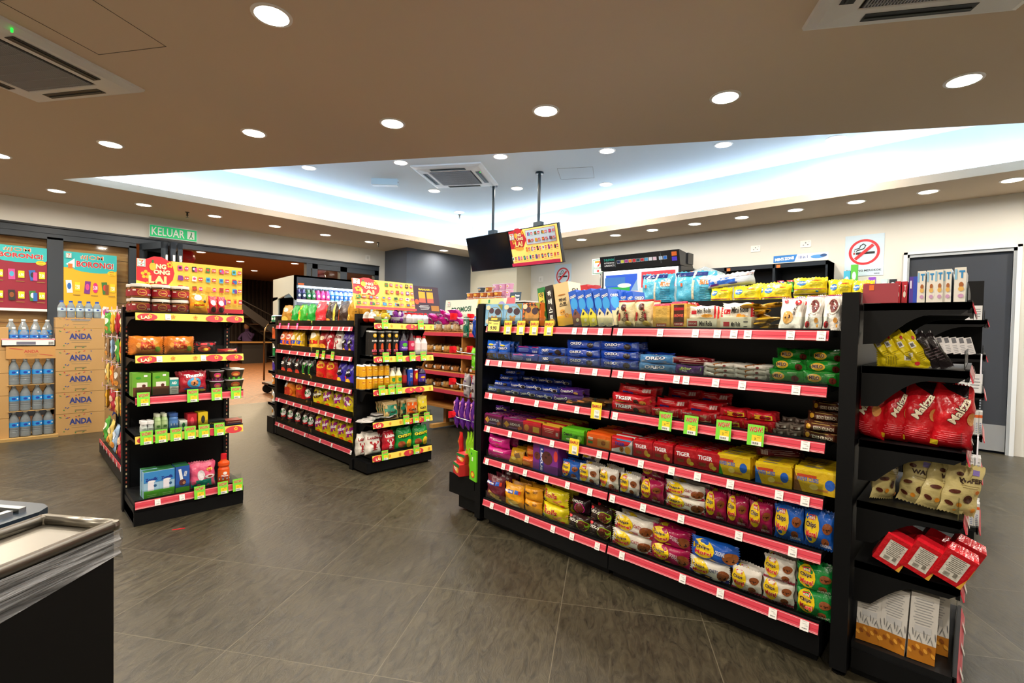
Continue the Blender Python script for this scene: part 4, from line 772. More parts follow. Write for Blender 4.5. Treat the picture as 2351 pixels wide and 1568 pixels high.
carton('sachet', 'drink_box', 'small box', 'box', .1, .12, .04, 'e8e8ea', [('L', 0, 0, .7, .5, '8a8a90', 4)])
def multitray(key, desc, w, h, d, col, ops, tops, n=9, tcol2=None):
    b = MB(); b.box(-w/2, w/2, -d/2, d/2, 0, h, mat(col, 'foil')); r = random.Random(len(desc))
    for k in range(n):
        y0 = -d/2+d*k/n; y1 = y0+d/n; hh = h+.004+r.uniform(0, .008); c = tops[k % len(tops)]; x0 = r.uniform(-.003, .003)
        b.prism([(y0, h-.006), (y0+.002, hh-.003), ((y0+y1)/2, hh+.004), (y1-.002, hh-.002), (y1, h-.006)], -w/2+.003+x0, w/2-.003+x0, mat(c, 'foil'), 'x')
        if tcol2: b.art([('r', -.1, 0, .4, .4, tcol2), ('r', .3, 0, .12, .4, 'e8b83a')], lambda x, y, l: (x, (y0+y1)/2-.002+y*.6, hh+.005+l), w, d/n, 'foil')
    b.art([('r', 0, 0, 1, 1, col)]+ops, lambda x, y, l: (x, -d/2-l, y), w, h, 'foil', h/2)
    PD[key] = dict(name='biscuit_multipack', desc=desc, cat='biscuits', w=w, h=h, d=d, parts=[(None, b.mesh(key))])
multitray('lexus', 'maroon LEXUS cracker multipack', .15, .065, .28, '5c1a3a', [('r', -.32, 0, .2, .5, 'd89a2a', 45), ('t', 'LEXUS', .1, .08, .5, .24, 'e8dcd0', 0, .035), ('r', .34, -.2, .2, .3, 'c86a2a', 30), ('r', 0, -.3, .4, .08, '8a5a9c')], ['7a1f5c', '5a1c6a', '8a2a6a'], 9, 'd8c8dc')
multitray('ritz', 'red butter cracker multipack', .15, .07, .28, 'b01f28', [('e', -.28, 0, .28, .6, 'd88a3a'), ('r', .24, -.05, .34, .5, 'e0b040')], ['b5202a', 'c9a030', 'a8602a'], 10)
multitray('ritzy', 'red and yellow cracker multipack', .15, .07, .28, 'b8242e', [('L', -.1, .1, .6, .3, 'e8c0a0', 3), ('B', .36, -.1, .14, .3, 'efe8e0')], ['c9982a', 'd8b03a', 'b5202a'], 10)
multitray('greenc', 'lime green cream biscuit multipack', .16, .07, .12, '5ab41e', [('t', 'Cream-O', -.22, .14, .4, .26, '2a2420', 0, .05), ('e', .15, -.1, .2, .5, '3a8a1e'), ('e', .32, -.1, .2, .5, 'a8e060'), ('e', -.2, -.28, .2, .16, 'e8f0c0')], ['62c024', '52a81c'], 5)
multitray('orangec', 'orange cheese cracker multipack', .16, .075, .28, 'e06018', [('r', -.34, .15, .2, .2, 'e8e0d0'), ('r', -.34, -.15, .2, .2, '3a8a3a'), ('r', .2, -.05, .5, .6, 'c98a3a'), ('c', .2, -.05, .4, 'a8602a')], ['e8601a', 'd84e12', 'ee7424'], 12)
multitray('tigm', 'red TIGER biscuit multipack', .15, .08, .28, 'b41c26', [('t', 'TIGER', -.1, .2, .62, .26, 'f2f0f4', 0, .03), ('e', .18, -.18, .2, .4, 'e0a040'), ('e', .3, -.3, .2, .24, 'e8d040'), ('r', -.2, -.2, .3, .2, '8a4a2a')], ['c81a26', 'b8141e'], 8, 'f0e8ec')
multitray('tigw', 'white and red TIGER biscuit multipack', .15, .08, .12, 'd8d4d2', [('p', [(-.5, .5), (.5, .5), (.3, .1), (-.5, -.3)], 'c8202c'), ('r', .1, .44, .7, .1, '3a9ad8'), ('t', 'TIGER', -.1, .14, .5, .24, '2a3a9c', 0, .04), ('c', 0, -.2, .4, 'b06a2a'), ('e', .3, -.2, .3, .5, 'e8a23a')], ['d8202c', 'e8e4e0'], 4)
for k, c in (('1', '3a9a2e'), ('2', '2a6ac0'), ('3', '8a5a2a')):
    multitray('zoo'+k, {'1': 'yellow and green wafer multipack', '2': 'yellow and blue wafer multipack', '3': 'yellow wafer multipack'}[k], .2, .09, .28, 'e0b81e', [('p', [(-.5, -.5), (-.3, -.5), (-.5, .4)], c), ('r', -.22, .26, .44, .14, 'c84a2a'), ('t', 'WAFER CUBES', -.2, .1, .5, .2, '4a6ac0', 0, .03), ('e', .3, .0, .22, .5, '2a62c8'), ('r', .1, -.3, .34, .1, 'c98a3a'), ('e', -.05, -.2, .2, .26, 'f0d870')], ['e8ca24', 'd8b41c'], 10, '5a7ac8')
multitray('euro1', 'open tan cake carton with brownies', .12, .115, .22, 'd8a84a', [('r', 0, .1, .7, .6, 'c9a24e'), ('r', 0, -.36, .6, .14, 'b8202a'), ('t', 'EUROCAKE', 0, -.36, .5, .08, 'fff0e0')], ['d8304a', 'e8606a', 'c8202a'], 8)
multitray('euro2', 'open brown and tan cake carton', .12, .12, .22, 'd8a84a', [('r', 0, .06, .66, .8, '4a2418'), ('r', 0, .28, .6, .12, 'b8202a'), ('t', 'BROWNIE', 0, .0, .56, .12, 'e85a4a'), ('r', 0, -.36, .6, .14, 'b8202a'), ('t', 'EUROCAKE', 0, -.36, .5, .08, 'fff0e0')], ['d8304a', 'e8a0a0', 'c8202a'], 8)
carton('mrt', 'cake_box', 'low cream Mini Rolls tray', 'cakes', .17, .048, .16, 'ece4cc', [('r', -.3, 0, .3, .5, 'b8202a'), ('t', 'EUROCAKE', -.3, 0, .26, .2, 'fff0e0'), ('t', 'Mini Rolls', .14, 0, .42, .5, '2a2420', 0, .03)])
carton('mrt2', 'cake_box', 'tall cream Mini Rolls tray', 'cakes', .19, .055, .16, 'ece4cc', [('r', -.3, -.1, .2, .4, 'b8202a'), ('t', 'Mini Rolls', .0, -.1, .3, .4, '2a2420', 0, .03), ('L', .32, -.1, .16, .4, '4a4a4a', 2)])
pouch('mrp', 'cake_pack', 'cream Mini Rolls packet', 'cakes', .17, .06, .03, 'ece6d6', [('r', -.32, .0, .22, .3, 'b8202a'), ('t', 'Mini Rolls', .08, .12, .5, .4, '2a2420', 4, .03), ('e', .2, -.3, .4, .3, 'd89a3a'), ('r', .47, 0, .06, 1, 'c8202c')], 'lr', 40)
pouch('mrp2', 'cake_pack', 'tall cream Mini Rolls packet', 'cakes', .19, .1, .03, 'ece6d6', [('r', -.32, .1, .24, .22, 'b8202a'), ('t', 'Mini Rolls', .1, .2, .54, .3, '2a2420', 4, .03), ('e', .08, -.14, .2, .3, 'd88a2a'), ('e', .22, -.18, .2, .3, 'e09a3a'), ('e', .34, -.22, .16, .24, 'e8c88a'), ('r', .47, 0, .06, 1, 'c8202c')], 'lr', 41)

# ------------------------------------------------------------------ biscuit gondola stock
Z1, Z2, Z3, Z4, Z5, Z6 = LV; bgn = 'biscuit gondola'
w1 = bgn+' top shelf'
row(FM, Z1, 'bear', 1113, 1197, 725, 2, rows=4, where=w1, dy=.055, tilt=-.05)
row(FM, Z1, 'bearo', 1198, 1240, 725, 1, rows=4, where=w1, dy=.055, tilt=-.05)
row(FM, Z1, 'korg', 1241, 1257, 740, 1, rows=1, where=w1, ly=.06, roll=-.16)
row(FM, Z1, 'korb', 1259, 1276, 740, 1, rows=1, where=w1, ly=.05, roll=-.16)
row(FM, Z1, 'korc', 1279, 1311, 740, 1, rows=1, where=w1, ly=.05, yaw=.1, roll=-.17)
row(FM, Z1, 'redtop', 1322, 1375, 660, 3, rows=1, where=w1, ly=.27, roll=-.1); row(FM, Z1, 'redtop', 1300, 1318, 660, 1, where=w1, ly=.25, roll=-.1)
row(FM, Z1, 'os_b', 1318, 1336, 740, 1, rows=2, where=w1, roll=-.24); row(FM, Z1, 'os_y', 1337, 1373, 740, 2, rows=2, where=w1, roll=-.24); row(FM, Z1, 'os_c', 1374, 1411, 740, 2, rows=2, where=w1, roll=-.24)
row(FM, Z1, 'os_c', 1418, 1434, 740, 1, where=w1, ly=.12, hs=.97, roll=-.22); row(FM, Z1, 'os_y', 1435, 1466, 740, 2, where=w1, ly=.17, hs=.98, roll=-.22)
row(FM, Z1, 'deco', 1413, 1496, 715, 2, rows=2, where=w1, dy=.08)
row(FM, Z1, 'euro1', 1498, 1536, 725, 1, where=w1); row(FM, Z1, 'euro2', 1538, 1574, 725, 1, where=w1)
row(FM, Z1, 'mrt', 1576, 1645, 740, 1, where=w1); row(FM, Z1+.049, 'mrp', 1582, 1642, 715, 1, rows=3, where=w1, ly=.03, dy=.04)
row(FM, Z1, 'mrt2', 1652, 1724, 745, 1, where=w1); row(FM, Z1+.02, 'mrp2', 1656, 1726, 715, 1, rows=3, where=w1, ly=.035, dy=.04)
lx = FM.lx(1752, 735, .1)
for i in range(9):
    p = FM.w(lx+RJ.uniform(-.03, .03), .06+RJ.uniform(0, .12), Z1+.002+.013*i)
    inst('yelbar', p, FM.rz+RJ.uniform(-.7, .7), f'mustard-yellow bar, {ORD[i]} from bottom of the loose pile, biscuit gondola top', None, (1, 1, 1), (RJ.uniform(-.1, .25), RJ.uniform(-.3, .3)))
row(FM, Z1, 'oatc', 1786, 1838, 710, 1, rows=3, where=w1, tilt=-.38, dy=.035, ly=.05)
row(FM, Z1, 'oatd', 1843, 1930, 710, 2, rows=4, where=w1, tilt=-.30, dy=.035, ly=.05)
w2 = bgn+' second shelf'
row(FM, Z2, 'oreo_m', 1113, 1166, 808, 2, rows=3, where=w2)
row(FM, Z2, 'oreo_s', 1168, 1228, 830, 1, rs=[1, 2, 2], rows=3, where=w2); row(FM, Z2, 'oreo_c', 1230, 1293, 830, 1, rs=[2, 2, 2], rows=3, where=w2)
row(FM, Z2, 'oreo_r', 1295, 1460, 825, 2, rs=[3, 3, 3], rows=3, where=w2)
row(FM, Z2, 'oreo_w', 1462, 1545, 845, 1, rs=[2, 1, 1], rows=3, where=w2); row(FM, Z2+.05, 'oreo_r', 1475, 1545, 815, 1, rows=1, where=w2, ly=.09)
row(FM, Z2, 'fitbar', 1547, 1608, 850, 1, rows=2, where=w2); row(FM, Z2+.046, 'cocoa', 1522, 1632, 822, 1, where=w2, ly=.04)
row(FM, Z2, 'whitebar', 1612, 1758, 855, 2, rs=[3, 3, 3, 3], rows=4, where=w2)
row(FM, Z2, 'milo', 1760, 1926, 855, 2, rs=[1, 2, 3, 3], rows=4, where=w2, lz=.045, dy=.055)
w3 = bgn+' third shelf'
row(FM, Z3, 'oreo_p', 1113, 1152, 900, 1, rs=[1, 2, 3, 4], rows=4, where=w3)
row(FM, Z3, 'cremo', 1153, 1264, 905, 3, rs=[1, 2, 2, 3], rows=4, where=w3, yaw=.12); row(FM, Z3, 'cremop', 1266, 1318, 912, 1, rs=[1, 2, 2], rows=3, where=w3)
for i in range(8):
    p = FM.w(FM.lx(1330+9*i, 925, .1), .05+.1*(i % 3)+RJ.uniform(0, .03), Z3+.002+.014*(i % 2)); inst('brownbar', p, FM.rz+RJ.uniform(-.4, .4), f'flat brown biscuit bar, {ORD[i]} from left, biscuit gondola third shelf')
row(FM, Z3, 'tigr', 1401, 1488, 925, 1, layers=2, rows=2, where=w3, lz=.045); row(FM, Z3+.09, 'redback', 1415, 1500, 890, 1, rs=[1, 1], rows=2, where=w3, ly=.07, lz=.05)
row(FM, Z3, 'redback', 1490, 1640, 930, 2, rs=[0, 2, 2, 3], rows=4, where=w3, lz=.04); row(FM, Z3, 'muesli', 1490, 1635, 940, 2, where=w3)
row(FM, Z3, 'coco', 1640, 1770, 955, 2, rs=[1, 2, 2], rows=3, where=w3); 
row(FM, Z3, 'smallbar', 1772, 1838, 960, 2, rs=[1, 2, 2, 3], rows=4, where=w3); row(FM, Z3, 'koko', 1841, 1925, 965, 1, rs=[2, 3, 4, 4], rows=4, where=w3)
w4 = bgn+' fourth shelf'
row(FM, Z4, 'lexus', 1112, 1199, 970, 2, rs=[1], where=w4); row(FM, Z4, 'ritz', 1200, 1244, 985, 1, where=w4); row(FM, Z4, 'ritzy', 1245, 1288, 995, 1, where=w4)
row(FM, Z4, 'greenc', 1289, 1343, 1005, 1, rows=1, where=w4); row(FM, Z4, 'orangec', 1345, 1400, 1015, 1, where=w4)
inst('cremop', FM.w(FM.lx(1150, 940, .15), .17, Z4+.076), FM.rz+.3, 'loose purple biscuit packet lying on the maroon cracker multipacks')
row(FM, Z4, 'tigw', 1404, 1452, 1025, 1, where=w4); row(FM, Z4, 'tigm', 1453, 1648, 1040, 4, where=w4)
row(FM, Z4, 'tigm', 1404, 1452, 1025, 1, where=w4, ly=.15)
row(FM, Z4, 'zoo1', 1650, 1730, 1060, 1, where=w4); row(FM, Z4, 'zoo2', 1731, 1816, 1075, 1, where=w4); row(FM, Z4, 'zoo3', 1817, 1921, 1090, 1, where=w4)
inst('cocoa', FM.w(FM.lx(1790, 1020, .15), .15, Z4+.105), FM.rz+.5, 'brown striped packet lying across the yellow wafer multipacks')
w5 = bgn+' fifth shelf'
row(FM, Z5, 'mag2', 1112, 1162, 1035, 1, layers=2, rows=2, where=w5); row(FM, Z5, 'yelsn', 1163, 1195, 1045, 1, rows=3, where=w5, dy=.06, tilt=-.3); row(FM, Z5, 'orgsn', 1196, 1220, 1060, 1, rs=[1, 2, 2], rows=3, where=w5)
row(FM, Z5, 'lexbox', 1221, 1283, 1085, 1, rows=2, where=w5, yaw=-.1); row(FM, Z5, 'mini_b', 1285, 1325, 1095, 1, layers=1, rows=2, where=w5, hs=.85); row(FM, Z5, 'mini_n', 1326, 1371, 1105, 1, layers=1, rows=2, where=w5, hs=.9)
row(FM, Z5+.115, 'mini_b', 1285, 1322, 1060, 1, where=w5, ly=.08, hs=.55, tilt=-.5); row(FM, Z5+.115, 'mini_n', 1330, 1372, 1060, 1, where=w5, ly=.08, hs=.55, tilt=-.4)
row(FM, Z5, 'mini_o', 1372, 1416, 1110, 1, rows=2, where=w5, hs=.95); row(FM, Z5, 'mini_n', 1418, 1464, 1120, 1, rows=2, where=w5, hs=.9); row(FM, Z5, 'mini_d', 1466, 1521, 1130, 1, layers=1, rows=2, where=w5, hs=.9)
row(FM, Z5+.11, 'mini_d', 1466, 1520, 1090, 1, where=w5, ly=.06, hs=.5, tilt=-.5); row(FM, Z5, 'cm_oat', 1523, 1613, 1145, 1, layers=2, rows=2, where=w5, lz=.068, hs=.75)
row(FM, Z5, 'mini_d', 1614, 1772, 1165, 3, rows=2, where=w5, hs=1.05); row(FM, Z5, 'mini_b', 1773, 1918, 1195, 2, rows=2, where=w5, hs=1.18)
w6 = bgn+' lowest shelf'
row(FM, Z6, 'magic', 1113, 1153, 1125, 1, rows=3, where=w6); row(FM, Z6, 'magicy', 1154, 1197, 1135, 1, rows=3, where=w6); row(FM, Z6, 'gogo', 1198, 1238, 1150, 1, layers=2, rows=2, where=w6, lz=.08)
row(FM, Z6, 'rolls', 1239, 1297, 1165, 1, layers=2, rows=2, where=w6); row(FM, Z6, 'choco', 1298, 1346, 1195, 1, rows=2, where=w6); row(FM, Z6+.09, 'chocom', 1305, 1346, 1160, 1, where=w6, ly=.05)
row(FM, Z6, 'choco', 1347, 1397, 1210, 1, layers=2, rows=2, where=w6, lz=.088)
row(FM, Z6, 'cm_oat', 1401, 1488, 1235, 1, layers=2, rows=2, where=w6, lz=.088, lshift=.012); row(FM, Z6, 'cm_dbl', 1489, 1578, 1260, 1, layers=2, rows=2, where=w6, lz=.09)
row(FM, Z6, 'cm_oatb', 1580, 1672, 1290, 1, rows=2, where=w6); row(FM, Z6+.085, 'cm_org', 1582, 1690, 1260, 1, where=w6, ly=.015)
row(FM, Z6, 'mini_o', 1675, 1746, 1330, 1, rows=2, where=w6, hs=.85); row(FM, Z6, 'mini_o', 1747, 1822, 1350, 1, layers=2, rows=2, where=w6, hs=.82, lz=.1); row(FM, Z6, 'mini_g', 1824, 1912, 1380, 1, layers=2, rows=2, where=w6, hs=.85, lz=.105)
# ------------------------------------------------------------------ crisps
cb = 'crisps_bag'
def crisp(key, desc, col, ops, w=.15, h=.2, d=.09, sd=1, cat='crisps'): pouch(key, cb, desc, cat, w, h, d, col, ops, 'gus' if h > .195 else 'bag', sd)
crisp('c_gold', 'gold snack bag', 'b8802a', [('e', 0, .25, .5, .2, 'e8e0d0'), ('e', 0, -.2, .6, .3, 'e8c050')], sd=1)
crisp('c_grn', 'green crisps bag', '1f9a34', [('p', [(-.5, -.1), (-.2, .4), (-.1, -.4), (-.5, -.4)], 'e2d428'), ('e', -.2, 0, .24, .16, 'e85a2a'), ('e', .05, -.32, .6, .2, 'e8d860')], sd=2)
crisp('c_yg', 'yellow and green crisps bag', '3aa82e', [('r', -.2, .05, .35, .8, 'e6d22a'), ('e', -.2, .1, .26, .14, 'e85020'), ('e', -.2, -.25, .26, .14, 'd83a20'), ('e', .2, -.35, .5, .18, 'ecd980')], sd=3)
crisp('c_red', 'plain red crisps bag', 'd8303a', [('r', -.15, .32, .3, .14, 'e8e8e0'), ('t', '7', -.15, .32, .14, .1, 'e05a2a'), ('L', .2, -.3, .4, .2, 'f0a0a0', 4)], h=.215, sd=4)
crisp('c_blk', 'black and yellow crisps bag', '3a2c24', [('r', -.34, .1, .2, .7, 'd8b42a'), ('e', -.1, -.3, .5, .24, 'e08a2a'), ('r', .42, 0, .08, .9, 'd8c84a')], h=.21, sd=5)
crisp('c_brn', 'dark brown snack bag', '3c2a22', [('r', -.3, -.1, .3, .5, 'a83a22'), ('e', -.28, .25, .3, .18, 'e0dcd0'), ('e', .0, -.36, .5, .16, 'd8702a')], h=.21, sd=6)
crisp('c_corn', 'tall brown corn snack bag', 'c08a2a', [('e', 0, .3, .5, .12, 'f0e8d8'), ('c', 0, -.2, .2, 'f0c050'), ('c', 0, -.4, .16, 'e88a2a')], h=.25, sd=7)
crisp('c_chup', 'orange and blue snack bag', 'e8681c', [('e', 0, .2, .7, .3, 'f0d8c0'), ('t', 'Chip', 0, .2, .5, .14, 'c02a2a', 0, .04), ('r', 0, -.1, .9, .18, '2a3ab0'), ('e', 0, -.32, .8, .3, 'e8a82a')], h=.18, sd=8)
crisp('c_oryel', 'yellow snack bag with blue band', 'e2b41c', [('e', 0, .15, .6, .26, 'f0e0c0'), ('r', 0, -.08, .9, .16, '2a48b8'), ('e', 0, -.32, .7, .28, 'e8902a')], h=.19, sd=9)
crisp('c_yr', 'yellow and red snack bag', 'e8b83a', [('e', 0, .24, .7, .26, 'f4ecd8'), ('r', 0, -.04, .9, .16, 'd0281e'), ('e', .1, -.3, .7, .3, 'f0c040')], h=.2, sd=10)
crisp('c_ry', 'dark red snack bag', '9c1c20', [('e', 0, .2, .6, .2, 'e8c8a0'), ('e', .1, -.2, .6, .3, 'e0a030')], h=.19, sd=11)
LOB = lambda c: [('e', 0, -.12, .16, .34, c), ('e', -.22, .06, .14, .1, c), ('e', .22, .06, .14, .1, c), ('r', -.14, -.02, .2, .03, c, -30), ('r', .14, -.02, .2, .03, c, 30), ('r', 0, -.3, .3, .04, c), ('r', 0, -.2, .34, .03, c)]
crisp('c_lobw', 'white lobster crisps bag', 'e4ded4', [('t', 'LobSta', 0, .26, .8, .13, '8c1c22', 0, .05)]+LOB('a81c24')+[('L', 0, .14, .5, .05, '777777', 2)], h=.2, sd=12)
crisp('c_lobr', 'red lobster crisps bag', 'c01a2c', [('t', 'LobSta', 0, .26, .8, .13, 'f4ece4', 0, .05)]+LOB('e8dcd4')+[('L', 0, .14, .5, .05, 'f0c0c0', 2)], h=.2, sd=13)
crisp('c_purp', 'purple and black crisps bag', '4a2a9c', [('e', 0, .0, .7, .5, '1c1418'), ('t', 'Jacker', 0, .05, .5, .14, 'f0f0f0', 8, .04), ('e', .1, -.3, .5, .24, 'e0a02a'), ('r', -.3, .3, .2, .14, 'd8d8e8')], sd=14)
crisp('c_bkr', 'black and red chip bag', '1c1618', [('t', 'Chip', -.05, .1, .5, .18, 'f0ece8', 8, .05), ('r', -.3, .3, .3, .1, 'c8202a', 30), ('e', .1, -.25, .6, .3, 'b83020'), ('e', -.1, -.3, .3, .16, 'e8702a')], sd=15)
crisp('c_bkg', 'black and green chip bag', '161a16', [('t', 'Chip', -.05, .2, .5, .14, 'f0ece8', 8, .05), ('r', -.15, .0, .05, .5, '2ac83a', 20), ('r', .15, .0, .05, .5, '2ac83a', -20), ('e', .1, -.32, .5, .2, 'd8c04a')], sd=16)
crisp('c_tw', 'red twisted snack bag', 'd81e22', [('e', 0, .2, .8, .3, 'f0b02a'), ('t', 'Tora', 0, .2, .6, .16, 'c81a1a', 5, .05), ('e', 0, -.2, .7, .3, 'b83a1a'), ('L', 0, -.36, .6, .1, 'f0c060', 3)], h=.22, sd=17)
crisp('c_ok', 'orange and red prawn snack bag', 'e07a1c', [('r', -.25, .25, .3, .3, 'f0ece4'), ('e', .05, -.1, .8, .5, 'c8301c'), ('e', 0, -.35, .7, .2, 'f0b83a')], sd=18)
crisp('c_mr', 'black, white and red nut bag', '2a1c1c', [('e', 0, .1, .8, .4, 'e8e4de'), ('t', 'Mr.P', 0, .14, .6, .16, '1a6a3a', 10, .05), ('r', 0, -.12, .8, .08, 'c8202a', 8), ('c', .1, -.34, .2, 'c88a3a')], h=.18, sd=19)
crisp('c_twy', 'yellow and brown twist bag', 'ddc41c', [('r', 0, .08, .9, .3, '4a2418', 12), ('t', 'Twisties', 0, .08, .8, .14, 'f4ecd8', 12, .04), ('e', .2, -.3, .34, .2, 'd8501c')], sd=20)
crisp('c_twp', 'yellow and purple twist bag', 'e0c81c', [('r', 0, .08, .95, .36, '9c1a7a', 12), ('t', 'Twisties', 0, .1, .84, .15, 'f8ecf4', 12, .04), ('e', .2, -.3, .34, .22, 'd8501c'), ('p', [(-.5, -.1), (-.2, -.5), (-.5, -.5)], '7a1a6a')], sd=21)
crisp('c_twpe', 'yellow and magenta twist bag', 'e0c81c', [('e', 0, .1, .9, .4, '8c1a7a'), ('t', 'Twisties', 0, .1, .8, .14, 'f8ecf4', -14, .04), ('e', -.2, -.32, .3, .2, 'd8501c'), ('r', .2, .4, .4, .08, 'c81a5a')], sd=22)
crisp('c_chit', 'green CHITATO crisps bag', '169a3c', [('e', -.1, .12, .8, .2, '1a5a2a'), ('t', 'CHITATO', 0, .14, .84, .12, 'f2dc2a', 4, .05), ('e', .25, -.25, .4, .4, 'ecc02a'), ('e', -.2, -.25, .4, .3, 'a8502a')], sd=23)
crisp('c_jack', 'purple and blue crinkle bag', '3a2ca8', [('e', 0, .1, .7, .34, '18141c'), ('t', 'Jacks', 0, .12, .5, .12, 'f0f0f0', 8, .04), ('e', 0, -.25, .6, .24, 'e8b02a'), ('e', -.25, -.1, .2, .14, 'd83a2a')], sd=24)
gn = 'crisps gondola'
g1 = gn+' top shelf'; z = LV2[0]
for k, a, b_, n in (('c_gold', 642, 662, 1), ('c_grn', 663, 679, 1), ('c_yg', 680, 697, 1), ('c_grn', 698, 716, 1), ('c_red', 717, 739, 1), ('c_blk', 741, 766, 1), ('c_brn', 768, 793, 1), ('c_corn', 794, 808, 1)):
    row(FG, z, k, a, b_, 735, n, rows=2, where=g1, dy=.12, hs=1.22)
g2 = gn+' second shelf'; z = LV2[1]
for k, a, b_, n in (('c_chup', 638, 665, 2), ('c_oryel', 666, 690, 2), ('c_yr', 703, 726, 1), ('c_ry', 728, 747, 1), ('c_lobr', 748, 760, 1), ('c_lobw', 761, 779, 1), ('c_purp', 780, 808, 2)):
    row(FG, z, k, a, b_, 790, n, rows=2, where=g2, dy=.11, hs=1.24)
g3 = gn+' third shelf'; z = LV2[2]
for k, a, b_, n in (('c_bkr', 640, 669, 2), ('c_bkr', 672, 686, 1), ('c_bkg', 687, 717, 2), ('c_tw', 720, 766, 2), ('c_jack', 768, 808, 2)): row(FG, z, k, a, b_, 850, n, rows=2, where=g3, dy=.11, hs=1.24)
g4 = gn+' fourth shelf'; z = LV2[3]
for k, a, b_, n in (('c_ok', 646, 671, 1), ('c_tw', 673, 695, 1), ('c_mr', 696, 712, 1), ('c_twy', 714, 735, 1), ('c_twp', 737, 757, 1), ('c_twp', 759, 781, 1), ('c_twpe', 783, 808, 1)): row(FG, z, k, a, b_, 910, n, rows=2, where=g4, dy=.11, hs=1.24)
g5 = gn+' lowest shelf'; z = LV2[4]
for k, a, b_, n in (('c_mr', 640, 688, 3), ('c_mr', 690, 717, 2), ('c_twp', 719, 808, 5)): row(FG, z, k, a, b_, 980, n, rows=2, where=g5, dy=.11, hs=1.24)

# ------------------------------------------------------------------ drinks, cans, jars
def can(key, desc, col, ops, r=.027, h=.115, cat='can'):
    b = MB(); b.curved = True; b.lathe([(r*.85, 0), (r, .008), (r, h-.014), (r*.8, h-.002), (r*.78, h)], [mat('c8ccd0', 'metal'), mat(col, 'plastic'), mat('c8ccd0', 'metal'), mat('c8ccd0', 'metal')], 18)
    b.art(ops, lambda x, y, l: ((r+l)*sin(x/r), -(r+l)*cos(x/r), y), r*2.4, h, 'plastic', h/2, .0008, .0002)
    PD[key] = dict(name='drink_can', desc=desc, cat=cat, w=2*r, h=h, d=2*r, parts=[(None, b.mesh(key))])
def bottle(key, desc, r, h, liq, lab, ops, capc, neck=.35, labz=(.2, .6), kind='plastic', name='drink_bottle', cat='bottle', nr=.38):
    nz = h*(1-neck); lathed(key, name, desc, cat, [(r*.8, 0), (r, .008), (r, nz*.9), (r*.85, nz), (r*nr, h*.9), (r*nr, h-.012)], mat(liq, kind), ops, (h*labz[0], h*labz[1], lab) if lab else None, ([(r*nr*1.25, h-.02), (r*nr*1.25, h), (r*nr*.9, h+.001)], capc), r=r)
can('gold', 'gold energy drink can', 'e2a41c', [('e', 0, .1, .5, .3, 'f0c040'), ('t', 'Bull', 0, .1, .4, .12, 'b02020'), ('r', 0, -.3, .8, .1, 'c87a14')])
b = MB(); b.curved = True; b.lathe([(.036, 0), (.038, .004), (.038, .004), (.038, .225), (.036, .23)], [mat('c8ccd0', 'metal'), mat('c8ccd0', 'metal'), mat('17130f', 'card'), mat('c8ccd0', 'metal')], 20)
b.art([('e', 0, .34, .44, .16, 'e2b41c'), ('e', 0, .36, .2, .05, 'f4e8d0'), ('t', '2X SPICY', 0, .12, .66, .07, 'f0ece4', 0, .04), ('e', 0, -.12, .3, .3, 'd8501c'), ('t', 'KICK', 0, -.28, .6, .1, 'f06a8a', 0, .05), ('e', 0, -.4, .5, .1, 'c8302a')], lambda x, y, l: ((.038+l)*sin(x/.038), -(.038+l)*cos(x/.038), y), .09, .23, 'card', .115, .0009, .0002)
pr = b.mesh('tube'); c = MB(); c.lathe([(.0385, .222), (.0385, .236), (.001, .237)], mat('d8dcdc', 'plastic'), 20)
PD['pring'] = dict(name='crisps_tube', desc='black spicy crisps tube', cat='crisps', w=.077, h=.237, d=.077, parts=[(None, pr), ('lid', c.mesh('lid'))])
bottle('b_grape', 'dark bottle with purple label', .035, .24, '1c1420', '5a2a9c', [('e', 0, .1, .5, .4, '5ac03a'), ('t', 'Ribena', 0, -.2, .6, .16, 'f0e8f8')], '222222')
bottle('b_rose', 'dark red bottle with pink label', .034, .24, '3a0c14', 'd82a5a', [('e', 0, .1, .5, .4, 'f0a0b0')], '222222')
bottle('b_yog', 'white yogurt bottle with pink label', .034, .19, 'f0dcdc', None, [], 'd8202c', .3); PD['b_yog']['parts'][0][1].materials[0] = mat('f2e2e0', 'plastic')
bottle('b_wy', 'yellow-white drink bottle', .034, .19, 'f0ecd0', 'e8c82a', [('e', 0, 0, .5, .5, '3a9a3a'), ('t', 'soya', 0, .2, .5, .16, '1a5a2a')], 'e8e8e0', .3)
bottle('b_dkr', 'slim dark red bottle', .028, .19, '4a1416', 'a81c24', [], '222222', .35)
can('bluecan', 'tall blue and red can', '1c4ab8', [('t', '100PLUS', 0, .1, .7, .14, 'f0f0f0', 90), ('r', 0, -.3, .9, .2, 'd8302a')], .03, .18)
can('redcan', 'tall red can', 'b81c24', [('e', 0, .1, .5, .4, 'e8c82a')], .027, .17)
bottle('b_purp', 'purple grape drink bottle', .034, .19, '2a1640', '4a2a9c', [('e', 0, .1, .5, .3, 'e8a82a'), ('r', 0, -.3, .8, .2, 'd8a84a')], '8a5a2a', .25)
ea = 'crisps gondola end bay'
x = LA[0]
def eggs(key, col): 
    b = MB(); b.lathe([(.008, 0), (.03, .012), (.042, .04), (.036, .075), (.018, .098), (.002, .104)], [mat('d8301c', 'foil')]*2+[mat('e8e0dc', 'foil')]*3, 16); PD[key] = dict(name='chocolate_egg', desc='red and white chocolate egg', cat='sweets', w=.084, h=.104, d=.084, parts=[(None, b.mesh(key))])
eggs('egg', 0)
for i, (a_, b_) in enumerate(((.05, .20), (.05, .10), (.135, .06), (.14, .16))): inst('egg', FA.w(a_, b_, x+.001), 0, f'red and white chocolate egg, {ORD[i]} from the post, crisps gondola end bay top')
